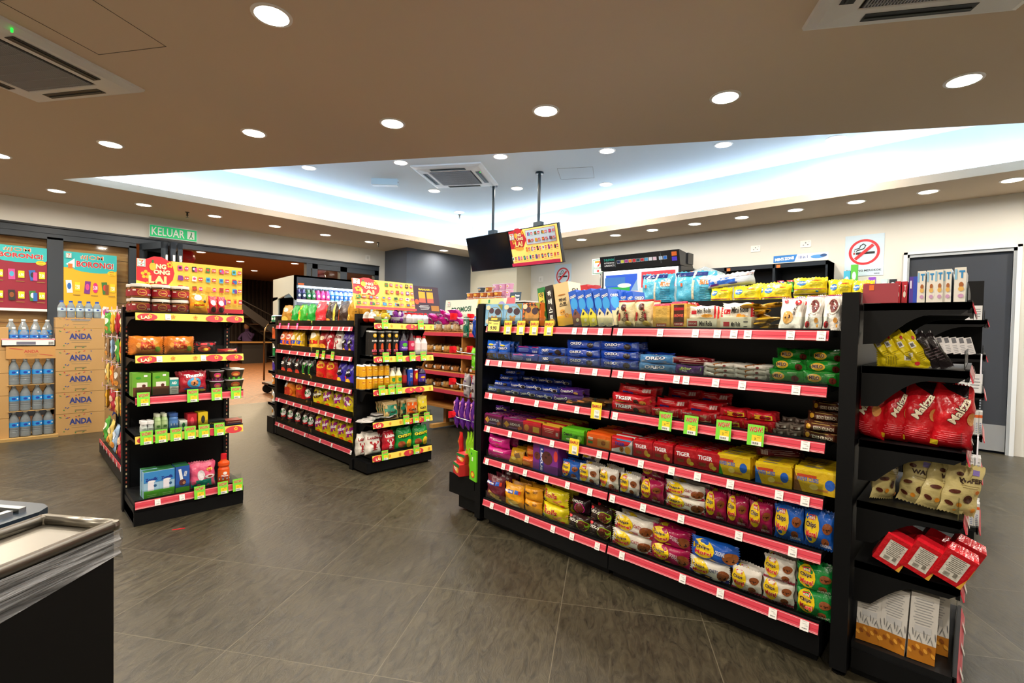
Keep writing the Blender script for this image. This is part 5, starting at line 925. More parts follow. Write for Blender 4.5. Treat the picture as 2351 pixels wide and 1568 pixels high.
def bouquet(key, desc, c1, c2, n):
    b = MB(); r = random.Random(n)
    for i in range(n):
        a = r.uniform(0, 6.28); q = r.uniform(0, .05); cx, cy = q*cos(a), q*sin(a); z0 = r.uniform(.02, .09); m = mat(c1 if i % 3 else c2, 'foil')
        b.lathe([(.006, z0-.02), (.016, z0), (.018, z0+.02), (.006, z0+.035), (.014, z0+.05)], m, 7, (cx, cy, 0), False)
    b.lathe([(.02, 0), (.05, .03), (.06, .06)], mat(c2, 'foil'), 14, cap=False); PD[key] = dict(name='sweet_bouquet', desc=desc, cat='sweets', w=.12, h=.14, d=.12, parts=[(None, b.mesh(key))])
bouquet('bq_g', 'gold-wrapped sweets bundle', 'd8b43a', 'e8dca0', 34); bouquet('bq_p', 'purple-wrapped sweets bundle', '8a3aa0', 'e8d8e8', 26)
row(FA, x, 'bq_g', 860, 904, 725, 1, where=ea+' top'); row(FA, x, 'bq_p', 906, 935, 728, 1, where=ea+' top')
bottle('b_honey', 'small red-capped candy bottle', .026, .11, 'e8dce0', None, [], 'd8202c', .4); row(FA, x, 'b_honey', 936, 986, 728, 4, rows=2, where=ea+' top')
x = LA[1]; lv = ea+' second shelf'
row(FA, x, 'pring', 853, 919, 785, 4, rows=1, where=lv); row(FA, x, 'pring', 846, 860, 785, 1, where=lv, ly=.11)
row(FA, x, 'b_grape', 921, 940, 790, 1, rows=2, where=lv); row(FA, x, 'b_rose', 941, 955, 790, 1, rows=2, where=lv); row(FA, x, 'b_yog', 955, 984, 800, 2, rows=2, where=lv)
x = LA[2]; lv = ea+' third shelf'
row(FA, x, 'gold', 829, 897, 870, 5, layers=2, rows=2, where=lv); row(FA, x, 'b_wy', 898, 926, 865, 2, rows=2, where=lv); row(FA, x, 'b_dkr', 927, 937, 865, 1, where=lv)
row(FA, x, 'bluecan', 938, 951, 865, 1, rows=2, where=lv); row(FA, x, 'redcan', 952, 962, 865, 1, where=lv); row(FA, x, 'b_purp', 963, 981, 865, 1, rows=2, where=lv)
pouch('flatp', 'snack_sachet', 'flat silver and red sachet', 'snacks', .13, .012, .16, 'b8b4b0', [], 'lr', 50)
for i, (px, c) in enumerate(((835, 0), (848, 1), (866, 0), (880, 1), (895, 0), (872, 1))):
    p = FA.w(FA.lx(px, 960, .1), .08+.03*(i % 3), LA[3]+.002+.014*i*.6); inst('flatp', p, RJ.uniform(-.6, .6), f'flat silver and red sachet, {ORD[i]} from bottom, crisps gondola end bay fourth shelf', None, (1, 1, 1), (0, RJ.uniform(-.12, .05)))
KU = lambda c: [('r', 0, .0, .9, .6, c), ('e', 0, .18, .12, .14, 'f0e8d8'), ('t', 'KUACI', 0, -.1, .6, .12, '3a2a1a', 0, .04), ('e', 0, -.36, .8, .16, '5a3a2a')]
pouch('ku_g', 'seed_packet', 'green KUACI seed packet', 'snacks', .1, .17, .03, 'c8a86a', KU('1f7a5a'), 'tb', 51); pouch('ku_o', 'seed_packet', 'orange KUACI seed packet', 'snacks', .1, .17, .03, 'c8a06a', KU('e0601c'), 'tb', 52); pouch('ku_y', 'seed_packet', 'yellow KUACI seed packet', 'snacks', .1, .17, .03, 'e2c42a', KU('e8d040'), 'tb', 53)
row(FA, LA[3], 'ku_g', 884, 918, 935, 1, rows=4, where=ea+' fourth shelf', dy=.04, tilt=-.2); row(FA, LA[3], 'ku_o', 935, 961, 935, 1, rows=4, where=ea+' fourth shelf', dy=.04, tilt=-.1, hs=1.05); row(FA, LA[3], 'ku_y', 962, 984, 935, 1, rows=4, where=ea+' fourth shelf', dy=.04, tilt=-.1, hs=1.15); row(FA, LA[3], 'ku_g', 920, 934, 935, 1, rows=3, where=ea+' fourth shelf', dy=.04, ly=.06)
lv = ea+' lowest shelf'
row(FA, LA[4], 'c_lobw', 822, 842, 1020, 1, where=lv, ly=.06); row(FA, LA[4], 'c_lobw', 843, 880, 1020, 1, rows=2, where=lv, tilt=-.1); row(FA, LA[4], 'c_lobr', 882, 911, 1015, 1, rows=2, where=lv); row(FA, LA[4], 'c_chit', 912, 986, 1005, 2, rows=2, where=lv, hs=1.05)

# ------------------------------------------------------------------ left end bay stock
bmj = MB(); bmj.curved = True
def jar(key):
    b = MB(); b.curved = True; R = .068; gl = mat('f0e6d8', 'clear')
    b.lathe([(R*.9, 0), (R, .008), (R, .1), (R*.93, .115)], gl, 24); 
    b.lathe([(R*.9, .004), (R*.95, .01), (R*.95, .094), (.001, .1)], mat('c98a4a', 'matte'), 18)
    b.lathe([(R+.0006, .02), (R+.0006, .085)], mat('981824'), 24, cap=False)
    b.art([('e', 0, 0, .4, 1, 'c99030'), ('e', 0, 0, .32, .8, '981824'), ('t', 'Cookies', 0, 0, .24, .2, 'e8c060'), ('r', -.34, .34, .16, .2, 'e8e0d0'), ('r', .34, -.3, .2, .24, 'e8e4e0'), ('B', .34, -.3, .16, .16, '333333')], lambda x, y, l: ((R+.0006+l)*sin(x/R), -(R+.0006+l)*cos(x/R), y), R*2.4, .065, 'card', .0525, .0009, .0002)
    c = MB(); c.lathe([(R*.97, .108), (R*1.0, .112), (R*1.0, .134), (R*.94, .138), (.001, .138)], mat('e6ded4', 'plastic'), 24)
    PD[key] = dict(name='cookie_jar', desc='red-labelled cookie jar', cat='jar', w=2*R, h=.138, d=2*R, parts=[(None, b.mesh(key)), ('lid', c.mesh('lid'))])
jar('jar')
l1 = 'left end bay top shelf'
row(FL, LL[0], 'jar', 302, 440, 690, 3, layers=2, rows=2, where=l1, lz=.097, hs=.69)
pouch('mamee', 'snack_pack', 'orange-yellow snack pouch', 'snacks', .1, .15, .04, 'f0981c', [('e', -.05, .3, .4, .3, 'e0e4ea'), ('e', 0, -.05, .7, .3, 'f2d02a'), ('t', 'Mamee', 0, -.05, .6, .14, 'c03a1a', 5, .04), ('e', .3, .12, .16, .14, '3a2a1a')], 'tb', 60)
pouch('redn', 'noodle_pack', 'red noodle pouch', 'snacks', .1, .14, .04, 'c8283a', [('e', 0, .1, .7, .3, 'e8e8ea'), ('e', 0, -.25, .7, .3, '3a2020')], 'tb', 61)
row(FL, LL[0], 'mamee', 437, 480, 700, 1, rows=2, where=l1); row(FL, LL[0], 'redn', 482, 520, 705, 2, rows=1, where=l1, hs=1.0, tilt=-.2)
pouch('rice', 'snack_bag', 'orange MINI RICE snack bag', 'snacks', .2, .125, .07, 'd87a28', [('e', .0, 0, .7, .66, 'e8963a'), ('t', 'MINI', -.02, .14, .36, .18, 'c8321a', 4, .04), ('t', 'RICE', 0, -.1, .44, .26, 'c8321a', 4, .05), ('e', .3, -.2, .2, .3, '7a9a2a'), ('e', -.1, .36, .1, .12, 'f4ecd8'), ('e', .12, .36, .1, .12, 'f4ecd8')], 'lr', 62)
pouch('ramen', 'noodle_pack', 'black and red noodle packet', 'noodles', .14, .09, .04, '2a1618', [('r', 0, .3, .9, .2, 'c8202a'), ('e', -.1, -.1, .6, .5, 'd8442a'), ('e', -.05, -.15, .3, .24, 'e8b83a')], 'lr', 63)
l2 = 'left end bay second shelf'
row(FL, LL[1], 'rice', 300, 377, 795, 1, rows=2, where=l2); row(FL, LL[1], 'rice', 379, 448, 797, 1, rows=2, where=l2); row(FL, LL[1], 'ramen', 450, 498, 800, 1, rows=2, where=l2)
p = FL.w(FL.lx(522, 812, .1), .1, LL[1]+.002); pouch('flatr', 'noodle_pack', 'flat red noodle packet', 'noodles', .14, .03, .1, 'c02a2a', [('e', 0, 0, .4, .6, 'e8a84a')], 'lr', 64); inst('flatr', p, .2, 'flat red noodle packet lying alone, left end bay second shelf')
l3 = 'left end bay third shelf'
cf = [('r', 0, -.3, 1, .4, '6a3a24'), ('r', 0, .0, .6, .2, 'e8e4d8'), ('c', .1, -.05, .14, '5a2a1a'), ('r', .2, .38, .2, .08, 'f0f0f0'), ('e', -.2, .3, .3, .1, '3a9a2a')]
carton('milk1', 'drink_box', 'green and brown drink carton', 'box', .1, .155, .06, '6aa82e', cf, top='6aa82e'); carton('aid', 'medicine_box', 'white and teal AID box', 'box', .06, .115, .05, 'e6e6e0', [('r', 0, .2, 1, .4, '2a9a9a'), ('t', 'AID', 0, .2, .6, .16, 'f4f4f4', 0, .04), ('L', 0, -.2, .7, .3, '8a8a8a', 4)])
row(FL, LL[2], 'milk1', 305, 347, 880, 1, rows=2, where=l3); row(FL, LL[2], 'milk1', 350, 389, 880, 1, rows=2, where=l3, hs=1.03); row(FL, LL[2], 'aid', 390, 411, 885, 1, rows=2, where=l3)
pouch('thumb', 'snack_bag', 'red Thumbs peanut bag', 'snacks', .15, .155, .07, 'b01c30', [('t', 'Thumb', 0, .3, .7, .16, 'f0ecf4', 6, .05), ('c', 0, -.04, .5, '3a9ad0'), ('e', 0, -.04, .3, .28, 'd8905a'), ('r', .02, .1, .08, .2, 'd8905a'), ('r', 0, -.3, .7, .07, '2a4ab0'), ('e', .2, -.4, .5, .16, 'd8b04a')], 'bag', 65); row(FL, LL[2], 'thumb', 412, 478, 875, 1, rows=2, where=l3)
def cup(key, desc, c1, c2, c3, R=.05, h=.075, nm='noodle_cup', cat='noodles'):
    b = MB(); b.curved = True; b.lathe([(R*.72, 0), (R*.72, .004), (R*.95, h-.006), (R, h-.004), (R, h), (.001, h+.001)], [mat(c3), mat(c1), mat('e8e8ea'), mat('e8e8ea'), mat('d8d8dc', 'metal')], 20)
    f = lambda x, y, l: ((R*(.72+.23*y/h)+l)*sin(x/R*1.1), -(R*(.72+.23*y/h)+l)*cos(x/R*1.1), y)
    b.art([('r', 0, -.36, 1, .2, c3), ('e', -.05, .05, .5, .5, c2), ('e', -.05, 0, .3, .24, 'e0a04a')], f, R*2, h, 'card', h/2, .001, .0002)
    PD[key] = dict(name=nm, desc=desc, cat=cat, w=2*R, h=h+.002, d=2*R, parts=[(None, b.mesh(key))])
cup('cup1', 'pink and green noodle cup', '3a2a20', 'd83a7a', '8a2a6a'); cup('cup2', 'green noodle cup', '3a3020', 'b8502a', '5ab42a')
row(FL, LL[2], 'cup1', 485, 520, 870, 1, layers=2, rows=2, where=l3, lz=.077); row(FL, LL[2], 'cup2', 521, 566, 868, 1, layers=2, rows=2, where=l3, lz=.08, hs=1.05)
l4 = 'left end bay fourth shelf'
bottle('roll', 'white roll-on deodorant', .022, .09, 'e8eaea', None, [('e', 0, 0, .6, .4, '1a3a7a')], 'f0f0f0', .45, nr=.9); bottle('lotg', 'pale green lotion bottle', .026, .13, 'a8c48a', 'b8d098', [('e', 0, -.1, .5, .3, '5a8a3a')], 'd8e0c8', .25, nr=.6); bottle('lotb', 'blue toiletry bottle', .026, .125, '4a78b8', '5a88c8', [('r', 0, 0, .6, .3, 'd8e0f0')], '3a5a98', .2, nr=.8)
row(FL, LL[3], 'roll', 325, 355, 975, 2, rows=2, where=l4); row(FL, LL[3], 'lotg', 356, 388, 968, 2, rows=2, where=l4); row(FL, LL[3], 'lotb', 389, 411, 965, 1, rows=2, where=l4)
for k, c, d, a, b_, hh in (('bx1', 'dfe6d8', 'small white and green carton', 412, 430, .07), ('bx2', 'b81c2c', 'small red carton', 431, 453, .11), ('bx3', 'd8b81c', 'small yellow carton', 455, 478, .115), ('bx4', '24282c', 'low black carton', 479, 518, .045), ('bx5', 'a83a2c', 'low red carton', 519, 556, .035)):
    ww = (b_-a)*.0026; carton(k, 'small_carton', d, 'box', ww, hh, .05, c, [('e', 0, .05, .4, .5, '1a7a3a' if k == 'bx1' else ('e84a5a' if k == 'bx2' else '2a2a2a')), ('r', 0, -.4, .8, .08, 'e0e0d8')] if k < 'bx4' else [('t', 'Counterpain', 0, .1, .8, .34, 'e0c020' if k == 'bx4' else 'f0e0d0'), ('r', 0, -.3, .9, .16, '3a6aa8')]); row(FL, LL[3], k, a, b_, 970, 1, rows=2, where=l4)
l5 = 'left end bay lowest shelf'
mk = lambda b_: [('r', 0, -.36, 1, .28, '5ab42a'), ('r', 0, .28, 1, .4, '3a8ad0'), ('t', 'Zomilk', 0, .2, .8, .12, '1a2a8c', 4, .05), ('r', -.05, -.06, .4, .34, 'ece8f4'), ('e', 0, .12, .5, .08, 'f4f4fa'), ('e', .22, -.05, .2, .1, '2a5a8a'), ('L', 0, -.42, .7, .06, 'd8f0c0', 2)]
carton('milk3', 'milk_box', 'blue and green milk carton', 'box', .1, .185, .06, '9cc4e0', mk(0), top='2a6a3a'); carton('milk4', 'milk_box', 'dark blue cookies milk carton', 'box', .09, .185, .06, '2a5ab0', [('r', 0, -.4, 1, .2, '5ab42a'), ('r', -.1, .1, .2, .6, 'f0f0f4', 10), ('t', 'DOUZAN', .2, .2, .4, .1, 'e8f0fa', 80, .05), ('e', 0, -.12, .5, .24, '5a2a30'), ('c', .1, -.14, .1, 'b5835a')], top='2a6a3a')
row(FL, LL[4], 'milk3', 329, 402, 1090, 2, rows=2, where=l5); row(FL, LL[4], 'milk4', 403, 436, 1085, 1, rows=2, where=l5)
pouch('tamar', 'tea_bag_pack', 'pink and teal tea pouch', 'drinks', .15, .18, .06, 'd8587a', [('r', 0, -.3, .96, .28, '158a78'), ('e', -.1, .02, .3, .4, 'd8d0d4'), ('e', .25, .22, .26, .14, 'e0b84a'), ('r', .25, .22, .1, .24, 'c02030'), ('e', .25, -.06, .4, .16, 'f0e0e0'), ('e', .25, -.05, .2, .08, '8a3a2a')], 'bag', 66); row(FL, LL[4], 'tamar', 437, 498, 1080, 1, rows=2, where=l5)
lathed('mrm', 'cleaner_bottle', 'orange toilet cleaner bottle', 'bottle', [(.036, 0), (.036, .11), (.03, .125), (.036, .14), (.036, .16), (.02, .175), (.018, .19)], mat('e8541c', 'plastic'), [('e', 0, .2, .3, .3, 'f4f0e8'), ('t', 'Muscle', 0, -.05, .5, .16, 'f4f4f4', -5, .04), ('r', 0, -.25, .9, .1, '3a3a9c', -5), ('r', 0, -.38, .9, .16, 'e8e4dc')], (.03, .105, 'e8601c'), ([(.019, .185), (.019, .225), (.001, .226)], 'd8202c'), r=.036)
row(FL, LL[4], 'mrm', 503, 530, 1065, 1, rows=1, where=l5)

# hanging packs on the pegboard side
pegs = [('8a6a4a', 'd8d0c4', 'brown and grey snack packet'), ('e07a2a', 'f0c040', 'orange snack packet'), ('e8c86a', 'f0e0b0', 'pale yellow snack packet'), ('b02a3a', 'e8c0a0', 'dark red snack packet'), ('e0a82a', 'c8502a', 'golden snack packet'), ('4a9a3a', 'e8e8d0', 'green snack packet'), ('9ab8d8', 'd8e4f0', 'pale blue snack packet')]
for i, (c, c2, d) in enumerate(pegs): pouch(f'peg{i}', 'hanging_packet', d, 'snacks', .13, .2, .03, c, [('e', 0, .1, .7, .3, c2), ('e', 0, -.25, .6, .24, 'd8903a')], 'tb', 70+i)
PN = 0
for ri, z in enumerate((1.24, 1.0, .76, .52)):
    for ci in range(6):
        y = 4.60+ci*.30; k = (ri*2+ci) % 7; PN += 1
        b = MB(); b.tube([(0, 0, 0), (-.16, 0, .012)], .003, mat('c8c8cc', 'metal'), 5); b.box(-.165, -.16, -.015, .015, 0, .04, mat('e8b8bc', 'plastic')); h = b.obj('peg_hook', P1); h.parent = None; h.location = (.80, y, z+.205); h.parent = P1; h.matrix_parent_inverse = (Matrix.Translation((.65, 6.45, 0)) @ Matrix.Rotation(NEG, 4, 'Z')).inverted()
        for q in range(2):
            inst(f'peg{k}', (.755-.075*q, y, z), NEG+RJ.uniform(-.25, .25), f'hanging {PD["peg%d" % k]["desc"]}, {("inner", "outer")[q]} of hook {ORD[ci]} from front, {("top", "second", "third", "lowest")[ri]} pegboard line')
for i in range(7):
    k = (i*3+1) % 7; inst(f'peg{k}', (.70, 4.68+i*.3, .126), NEG, f'upright {PD["peg%d" % k]["desc"]} on the pegboard base, {ORD[i]} from front', None, (1.2, 1.5, 1.25), (-.15, 0))

for k, (c, c2, d) in enumerate((('2a7a4a', 'e0e8d8', 'green and white cup'), ('d8602a', 'b04a1c', 'orange tube'), ('2a8a4a', '1a6a3a', 'green can'), ('5a3aa0', '4a2a8a', 'purple can'), ('e08a2a', 'e8e0d0', 'orange and white can'), ('e4ded4', 'c88a3a', 'white can with orange band'))):
    can(f'fe{k}', d, c, [('e', 0, 0, .6, .4, c2)], (.045, .035, .03, .03, .03, .032)[k], (.09, .16, .12, .12, .11, .13)[k], 'container'); 
    for q in range(3): inst(f'fe{k}', (2.36+.0*q, 6.44-.085*q, (LF+[.2])[k]+.001), NEG, f'{d}, {ORD[q]} from the outer end, far left crisps end bay')
for q in range(2): inst('fe5', (2.36, 6.44-.09*q, .201), NEG, f'white can with orange band on the base ledge, {ORD[q]} from the outer end')
# ------------------------------------------------------------------ near end bay stock (goods placed by depth, seen from the side)
ne = 'near end bay'
carton('redc', 'small_carton', 'small red carton', 'box', .035, .07, .1, 'b8202e', [('t', 'T', .1, .2, .4, .24, 'f0e0e0'), ('e', 0, -.1, .5, .3, 'e8e0d0')])
carton('purc', 'small_carton', 'purple and blue carton', 'box', .07, .1, .1, '5a3a9c', [('r', .25, 0, .5, 1, '2a48b8'), ('r', -.3, .2, .2, .3, 'e8e0f0')])
carton('whc', 'snack_carton', 'white and blue cake carton', 'box', .045, .12, .1, 'e4e0d6', [('t', 'T', .15, .3, .5, .22, '2a8ac8', 0, .05), ('r', -.36, .3, .2, .3, '8ac0e0'), ('e', .1, 0, .4, .16, 'a8602a'), ('e', .1, -.12, .5, .14, 'e0b05a'), ('e', .1, -.32, .5, .12, 'c89ac0')], side='d8e0e8')
E_ = LE
row(FE, E_[0], 'redc', 2021, 2053, 690, 2, where=ne+' top shelf', rows=2); row(FE, E_[0], 'redc', 2055, 2083, 680, 2, where=ne+' top shelf', hs=1.2, rows=2)
row(FE, E_[0], 'purc', 2084, 2104, 680, 1, where=ne+' top shelf', rows=2); row(FE, E_[0], 'whc', 2104, 2186, 675, 4, where=ne+' top shelf', rows=3); row(FE, E_[0], 'whc', 2189, 2218, 673, 1, where=ne+' top shelf', rows=3, hs=1.04)
b = MB(); b.box(0, .11, .0, .004, -.0, .075, mat('a0404a', 'plastic')); b.box(.02, .035, -.001, 0, .05, .07, mat('e8702a')); tag(b.obj('shelf_divider', None, FE.w(.01, .0, E_[0]+.001), NEG), 'translucent red divider at the post end of the near end bay top', 'divider')
pouch('yelp', 'snack_pack', 'yellow snack pouch', 'snacks', .075, .155, .035, 'e2cc1c', [('r', -.1, .14, .4, .16, 'e8e4d8'), ('B', -.1, .14, .3, .1, '333333'), ('L', .1, -.2, .5, .2, '9a8a1c', 5), ('e', .25, .3, .2, .1, 'c8202a')], 'tb', 80)
pouch('blkp', 'snack_pack', 'glossy black snack pouch', 'snacks', .075, .15, .03, '1c1618', [('L', 0, -.1, .6, .3, '5a4a50', 5)], 'tb', 81)
for i, px in enumerate((2052, 2075, 2105, 2133, 2158, 2178)):
    k = 'yelp' if i < 4 else 'blkp'; p = FE.w(FE.lx(px, 810, .06), .06, E_[1]+.006); o = inst(k, p, NEG, f'leaning {PD[k]["desc"]}, {ORD[i]} from the post, near end bay second shelf', None, (.52, 1.1, .95), (0, -.5))
p = FE.w(.055, .06, E_[1]+.03); inst('yelp', p, NEG, 'yellow snack pouch lying flat by the post, near end bay second shelf', None, (1, 1, 1), (0, pi/2*.97))
pouch('malt', 'malt_bag', 'glossy red chocolate snack bag', 'snacks', .13, .235, .1, 'c0121e', [('t', 'Maltza', .1, .12, .8, .13, '3a1a14', 62, .08), ('t', 'Maltza', .1, .12, .78, .12, 'f0e4c8', 62, .03), ('L', -.02, -.3, .7, .16, 'e8606a', 6), ('e', .38, .0, .2, .2, 'c98a4a'), ('r', -.38, -.42, .16, .08, 'e8c82a'), ('p', [(-.4, .5), (.4, .5), (.3, .3), (-.2, .42)], '1a1014')], 'gus', 82)
for i, px in enumerate((2003, 2051, 2110, 2180)):
    p = FE.w(FE.lx(px, 960, .09), .085, E_[2]+.002); inst('malt', p, NEG+(-.5, .15, -.1, .2)[i], f'glossy red chocolate snack bag, {ORD[i]} from the post, near end bay third shelf', None, ((.75, 1, 1), (.72, 1, 1), (.92, 1, 1.02), (1.0, 1.1, 1))[i], (RJ.uniform(-.05, .05), .05))
pouch('twr', 'twist_top', 'black', 'snacks', .05, .08, .03, '14101a', [('r', 0, 0, .2, .8, 'c8c8d8', 20)], 'tb', 83)
for i in range(4):
    p = FE.w(.04+.07*i, .2, E_[2]+.002); pp = inst('malt', p, NEG+.3, f'back-row red snack bag, {ORD[i]} from the post, near end bay third shelf', None, (.8, 1, 1.12))
pouch('waf', 'wafer_pack', 'cream WAFER pouch', 'biscuits', .11, .2, .05, 'd8c888', [('t', 'WAFER', .1, .2, .7, .09, '3a241a', 4, .04), ('r', .15, .36, .3, .1, '8a7ac8'), ('L', .1, .08, .6, .04, '8a7a4a', 2), ('c', .1, -.16, .16, '4a2418'), ('e', -.25, .3, .2, .08, '5a2a1c'), ('e', -.3, -.05, .26, .08, '5a2a1c', 20), ('e', -.35, -.3, .24, .08, '5a2a1c', -30), ('e', .3, -.36, .16, .1, 'e0902a'), ('e', -.1, -.3, .14, .09, 'e0902a'), ('e', .3, .0, .14, .08, 'c8702a')], 'tb', 84)
for i, (px, r_, t) in enumerate(((2024, 1.0, .12), (2100, .0, .13), (2138, .7, .3), (2166, -.4, .15), (2196, .5, .15))):
    p = FE.w(FE.lx(px, 1140, .09), .09+.02*(i % 2), E_[3]+.004); inst('waf', p, NEG+r_, f'cream WAFER pouch, {ORD[i]} from the post, near end bay fourth shelf', None, (1.05, 1, .95), (0, t))
b = MB(); b.box(-.055, .055, -.025, .025, 0, .12, mat('b8101c', 'foil')); b.curved = False
b.art([('r', 0, .0, .62, .72, 'c8c4ba'), ('L', 0, .1, .5, .46, '5a564e', 9), ('r', -.1, -.26, .2, .12, '8a867c'), ('r', .15, -.2, .12, .14, '7a766c'), ('p', [(.36, -.5), (.5, -.5), (.5, -.1)], 'd8a03a')], lambda x, y, l: (x, -.025-l, y), .11, .12, 'foil', .06)
b.add([(-.055, -.025, .12), (.055, -.025, .12), (.055, .025, .12), (-.055, .025, .12), (-.045, 0, .14), (.045, 0, .14)], [(0, 1, 5, 4), (2, 3, 4, 5), (1, 2, 5), (3, 0, 4)], mat('c81a28', 'foil'))
PD['redk'] = dict(name='coffee_pack', desc='red brick-shaped foil pack', cat='coffee', w=.11, h=.14, d=.05, parts=[(None, b.mesh('redk'))])
for i, px in enumerate((2032, 2098, 2168)):
    p = FE.w(FE.lx(px, 1300, .03), .03+.0*i, E_[4]+.02); inst('redk', p, NEG+.1, f'red brick-shaped foil pack with grey label, {ORD[i]} from the post', None, (.82, 1.4, .95), (0, .42))
    p = FE.w(FE.lx(px, 1300, .03)+.02, .15, E_[4]+.02); inst('redk', p, NEG+.1, f'red brick-shaped foil pack in the second row, {ORD[i]} from the post', None, (.82, 1.4, .95), (0, .42))
WH = [('r', 0, -.36, 1, .28, 'b8741c'), ('L', -.02, .24, .72, .36, 'a4a4a6', 10), ('r', .0, -.02, .6, .1, 'c9c9ca')]
WH += [('e', -.45+.1*i, -.17+.03*((i*7) % 4), .035, .12, ('8a8a88', '6a6a6c')[i % 2], 20-13*(i % 4)) for i in range(10)]+[('e', -.42+.14*i, -.36+.04*(i % 3), .12, .08, ('e0a03a', '8a4a10')[i % 2], 40) for i in range(7)]
carton('flour', 'cereal_bag', 'tall white bag with printed wheat', 'cereal', .1, .255, .06, 'd8d5d0', WH)
for i, px in enumerate((1993, 2050, 2115)):
    p = FE.w(FE.lx(px, 1430, .05), .06, E_[5]+.002); inst('flour', p, NEG+(.12, -.06, .1)[i], f'tall white bag with printed wheat, {ORD[i]} from the post, near end bay lowest shelf', None, (.8, .9, (.93, .97, 1)[i]), (0, (.02, .045, .03)[i]))
    p = FE.w(FE.lx(px, 1430, .05)+.03, .17, E_[5]+.002); inst('flour', p, NEG+.05, f'second-row white bag with printed wheat, {ORD[i]} from the post', None, (.9, 1, 1))
FR = Face(4.32, .305, NEG); rn = 'rear end bay'
row(FR, LR[0], 'sachet', 2215, 2255, 720, 2, where=rn+' top', hs=.8)
carton('medb', 'medicine_box', 'slim white carton', 'box', .035, .11, .09, 'd6d3d4', [('r', .1, .3, .6, .3, '6a6a70'), ('L', 0, -.2, .7, .4, '9a9aa0', 5)])
for i in range(7):
    p = FR.w(.06+.036*i, .05, LR[1]+.004); inst('medb', p, NEG, f'leaning slim white carton, {ORD[i]} from left, rear end bay second shelf', None, (1, 1, 1), (0, -.25))
row(FR, LR[2], 'sachet', 2150, 2252, 980, 3, where=rn+' third shelf'); carton('pila', 'medicine_box', 'white carton with orange band', 'box', .03, .15, .05, 'e0dedc', [('r', 0, .3, 1, .12, 'e8682a'), ('L', 0, -.2, .6, .4, '7a8ab8', 6)])
row(FR, LR[3], 'pila', 2225, 2252, 1060, 3, where=rn+' fourth shelf', rows=2); row(FR, LR[4], 'sachet', 2222, 2250, 1120, 2, where=rn+' fifth shelf', rows=3); row(FR, LR[5], 'pila', 2210, 2248, 1200, 3, where=rn+' lowest shelf', rows=3)

# hook bay goods
def hang(key, px, py0, py1, w, lab, X=2.36, yaw=.35, n=1, dx=.035):
    P = PD[key]
    for i in range(n):
        p = onX(px+i*6, py1, X+i*dx); q = onX(px+i*6, py0, X+i*dx); h = q.z-p.z
        inst(key, (p.x, p.y, p.z), NEG-yaw, lab if n == 1 else f'{lab}, {ORD[i]} from front', None, (w/P['w'], 1, h/P['h']))
hk = 'hanging_packet'
pouch('h_green', hk, 'x', 'snacks', .12, .16, .02, '0f5a48', [('e', 0, .2, .4, .2, 'd8dcd8'), ('e', 0, .2, .2, .12, '1a2a28'), ('r', 0, -.1, .7, .3, '1a6a56'), ('r', 0, -.36, .7, .12, 'a8a89a')], 'tb', 90); hang('h_green', 1070, 728, 774, .12, 'dark green sealed packet, outermost on the top hook line')
pouch('h_blue', hk, 'x', 'snacks', .12, .16, .03, '1440a8', [('r', -.2, 0, .1, .9, '2a5ad0'), ('r', .1, 0, .08, .9, '3a6ae0')], 'tb', 91); hang('h_blue', 1092, 727, 776, .08, 'bright blue packet on the top hook line', 2.38)
pouch('h_lime', hk, 'x', 'snacks', .08, .16, .03, '6ac81e', [('e', 0, .2, .3, .08, 'd8302a'), ('L', 0, -.1, .6, .2, '4a9a1a', 3), ('r', 0, -.36, .6, .08, 'e8f0e0')], 'tb', 92); hang('h_lime', 1089, 799, 850, .09, 'slim lime green packet on the second hook line')
pouch('h_grey', hk, 'x', 'pet food', .1, .16, .04, '9a949a', [('e', 0, -.1, .4, .14, '3a2a2a'), ('e', -.2, .38, .06, .04, '2a2a2a'), ('e', .2, .38, .06, .04, '2a2a2a'), ('r', .1, .2, .3, .06, '4a3a7a'), ('r', 0, -.4, .6, .08, '6a646a')], 'tb', 93); hang('h_grey', 1072, 858, 912, .1, 'grey treat pouch, left of two on third hook line'); hang('h_grey', 1090, 862, 920, .09, 'grey treat pouch, right of two on third hook line', 2.34)
pouch('h_pur', hk, 'x', 'pet food', .09, .2, .05, '5a1c8c', [('e', .0, .25, .5, .26, 'e08ab0'), ('e', .05, -.05, .44, .4, 'e08ab0'), ('e', 0, -.32, .5, .26, 'e890b8'), ('c', .0, .26, .06, '3a1a5a'), ('r', .2, 0, .08, .9, '3a1266')], 'tb', 94)
for i, px in enumerate((1049, 1062, 1075, 1088, 1098)): hang('h_pur', px, 912+2*i, 980+3*i, .07, f'purple and pink treat packet, {ORD[i]} from left on the fourth hook line', 2.40-.015*i, .5)
pouch('h_redl', hk, 'x', 'snacks', .05, .3, .03, 'c8141c', [('r', 0, -.4, .8, .1, 'e8b82a'), ('r', .1, -.2, .3, .1, 'e8e0d8'), ('e', -.2, .3, .2, .06, 'e8c82a')], 'tb', 95); hang('h_redl', 1057, 992, 1100, .07, 'long red packet on the lowest hook line', 2.40)
pouch('h_liml', hk, 'x', 'snacks', .05, .3, .03, '8ac81c', [('r', -.1, .2, .1, .5, 'c8e84a'), ('e', .1, .1, .3, .05, 'd8302a'), ('r', 0, -.3, .8, .1, 'a8b83a')], 'tb', 96)
for i, px in enumerate((1074, 1081, 1088)): hang('h_liml', px, 992, 1092-3*i, .04, f'long lime green packet, {ORD[i]} from left on the lowest hook line', 2.38-.01*i)
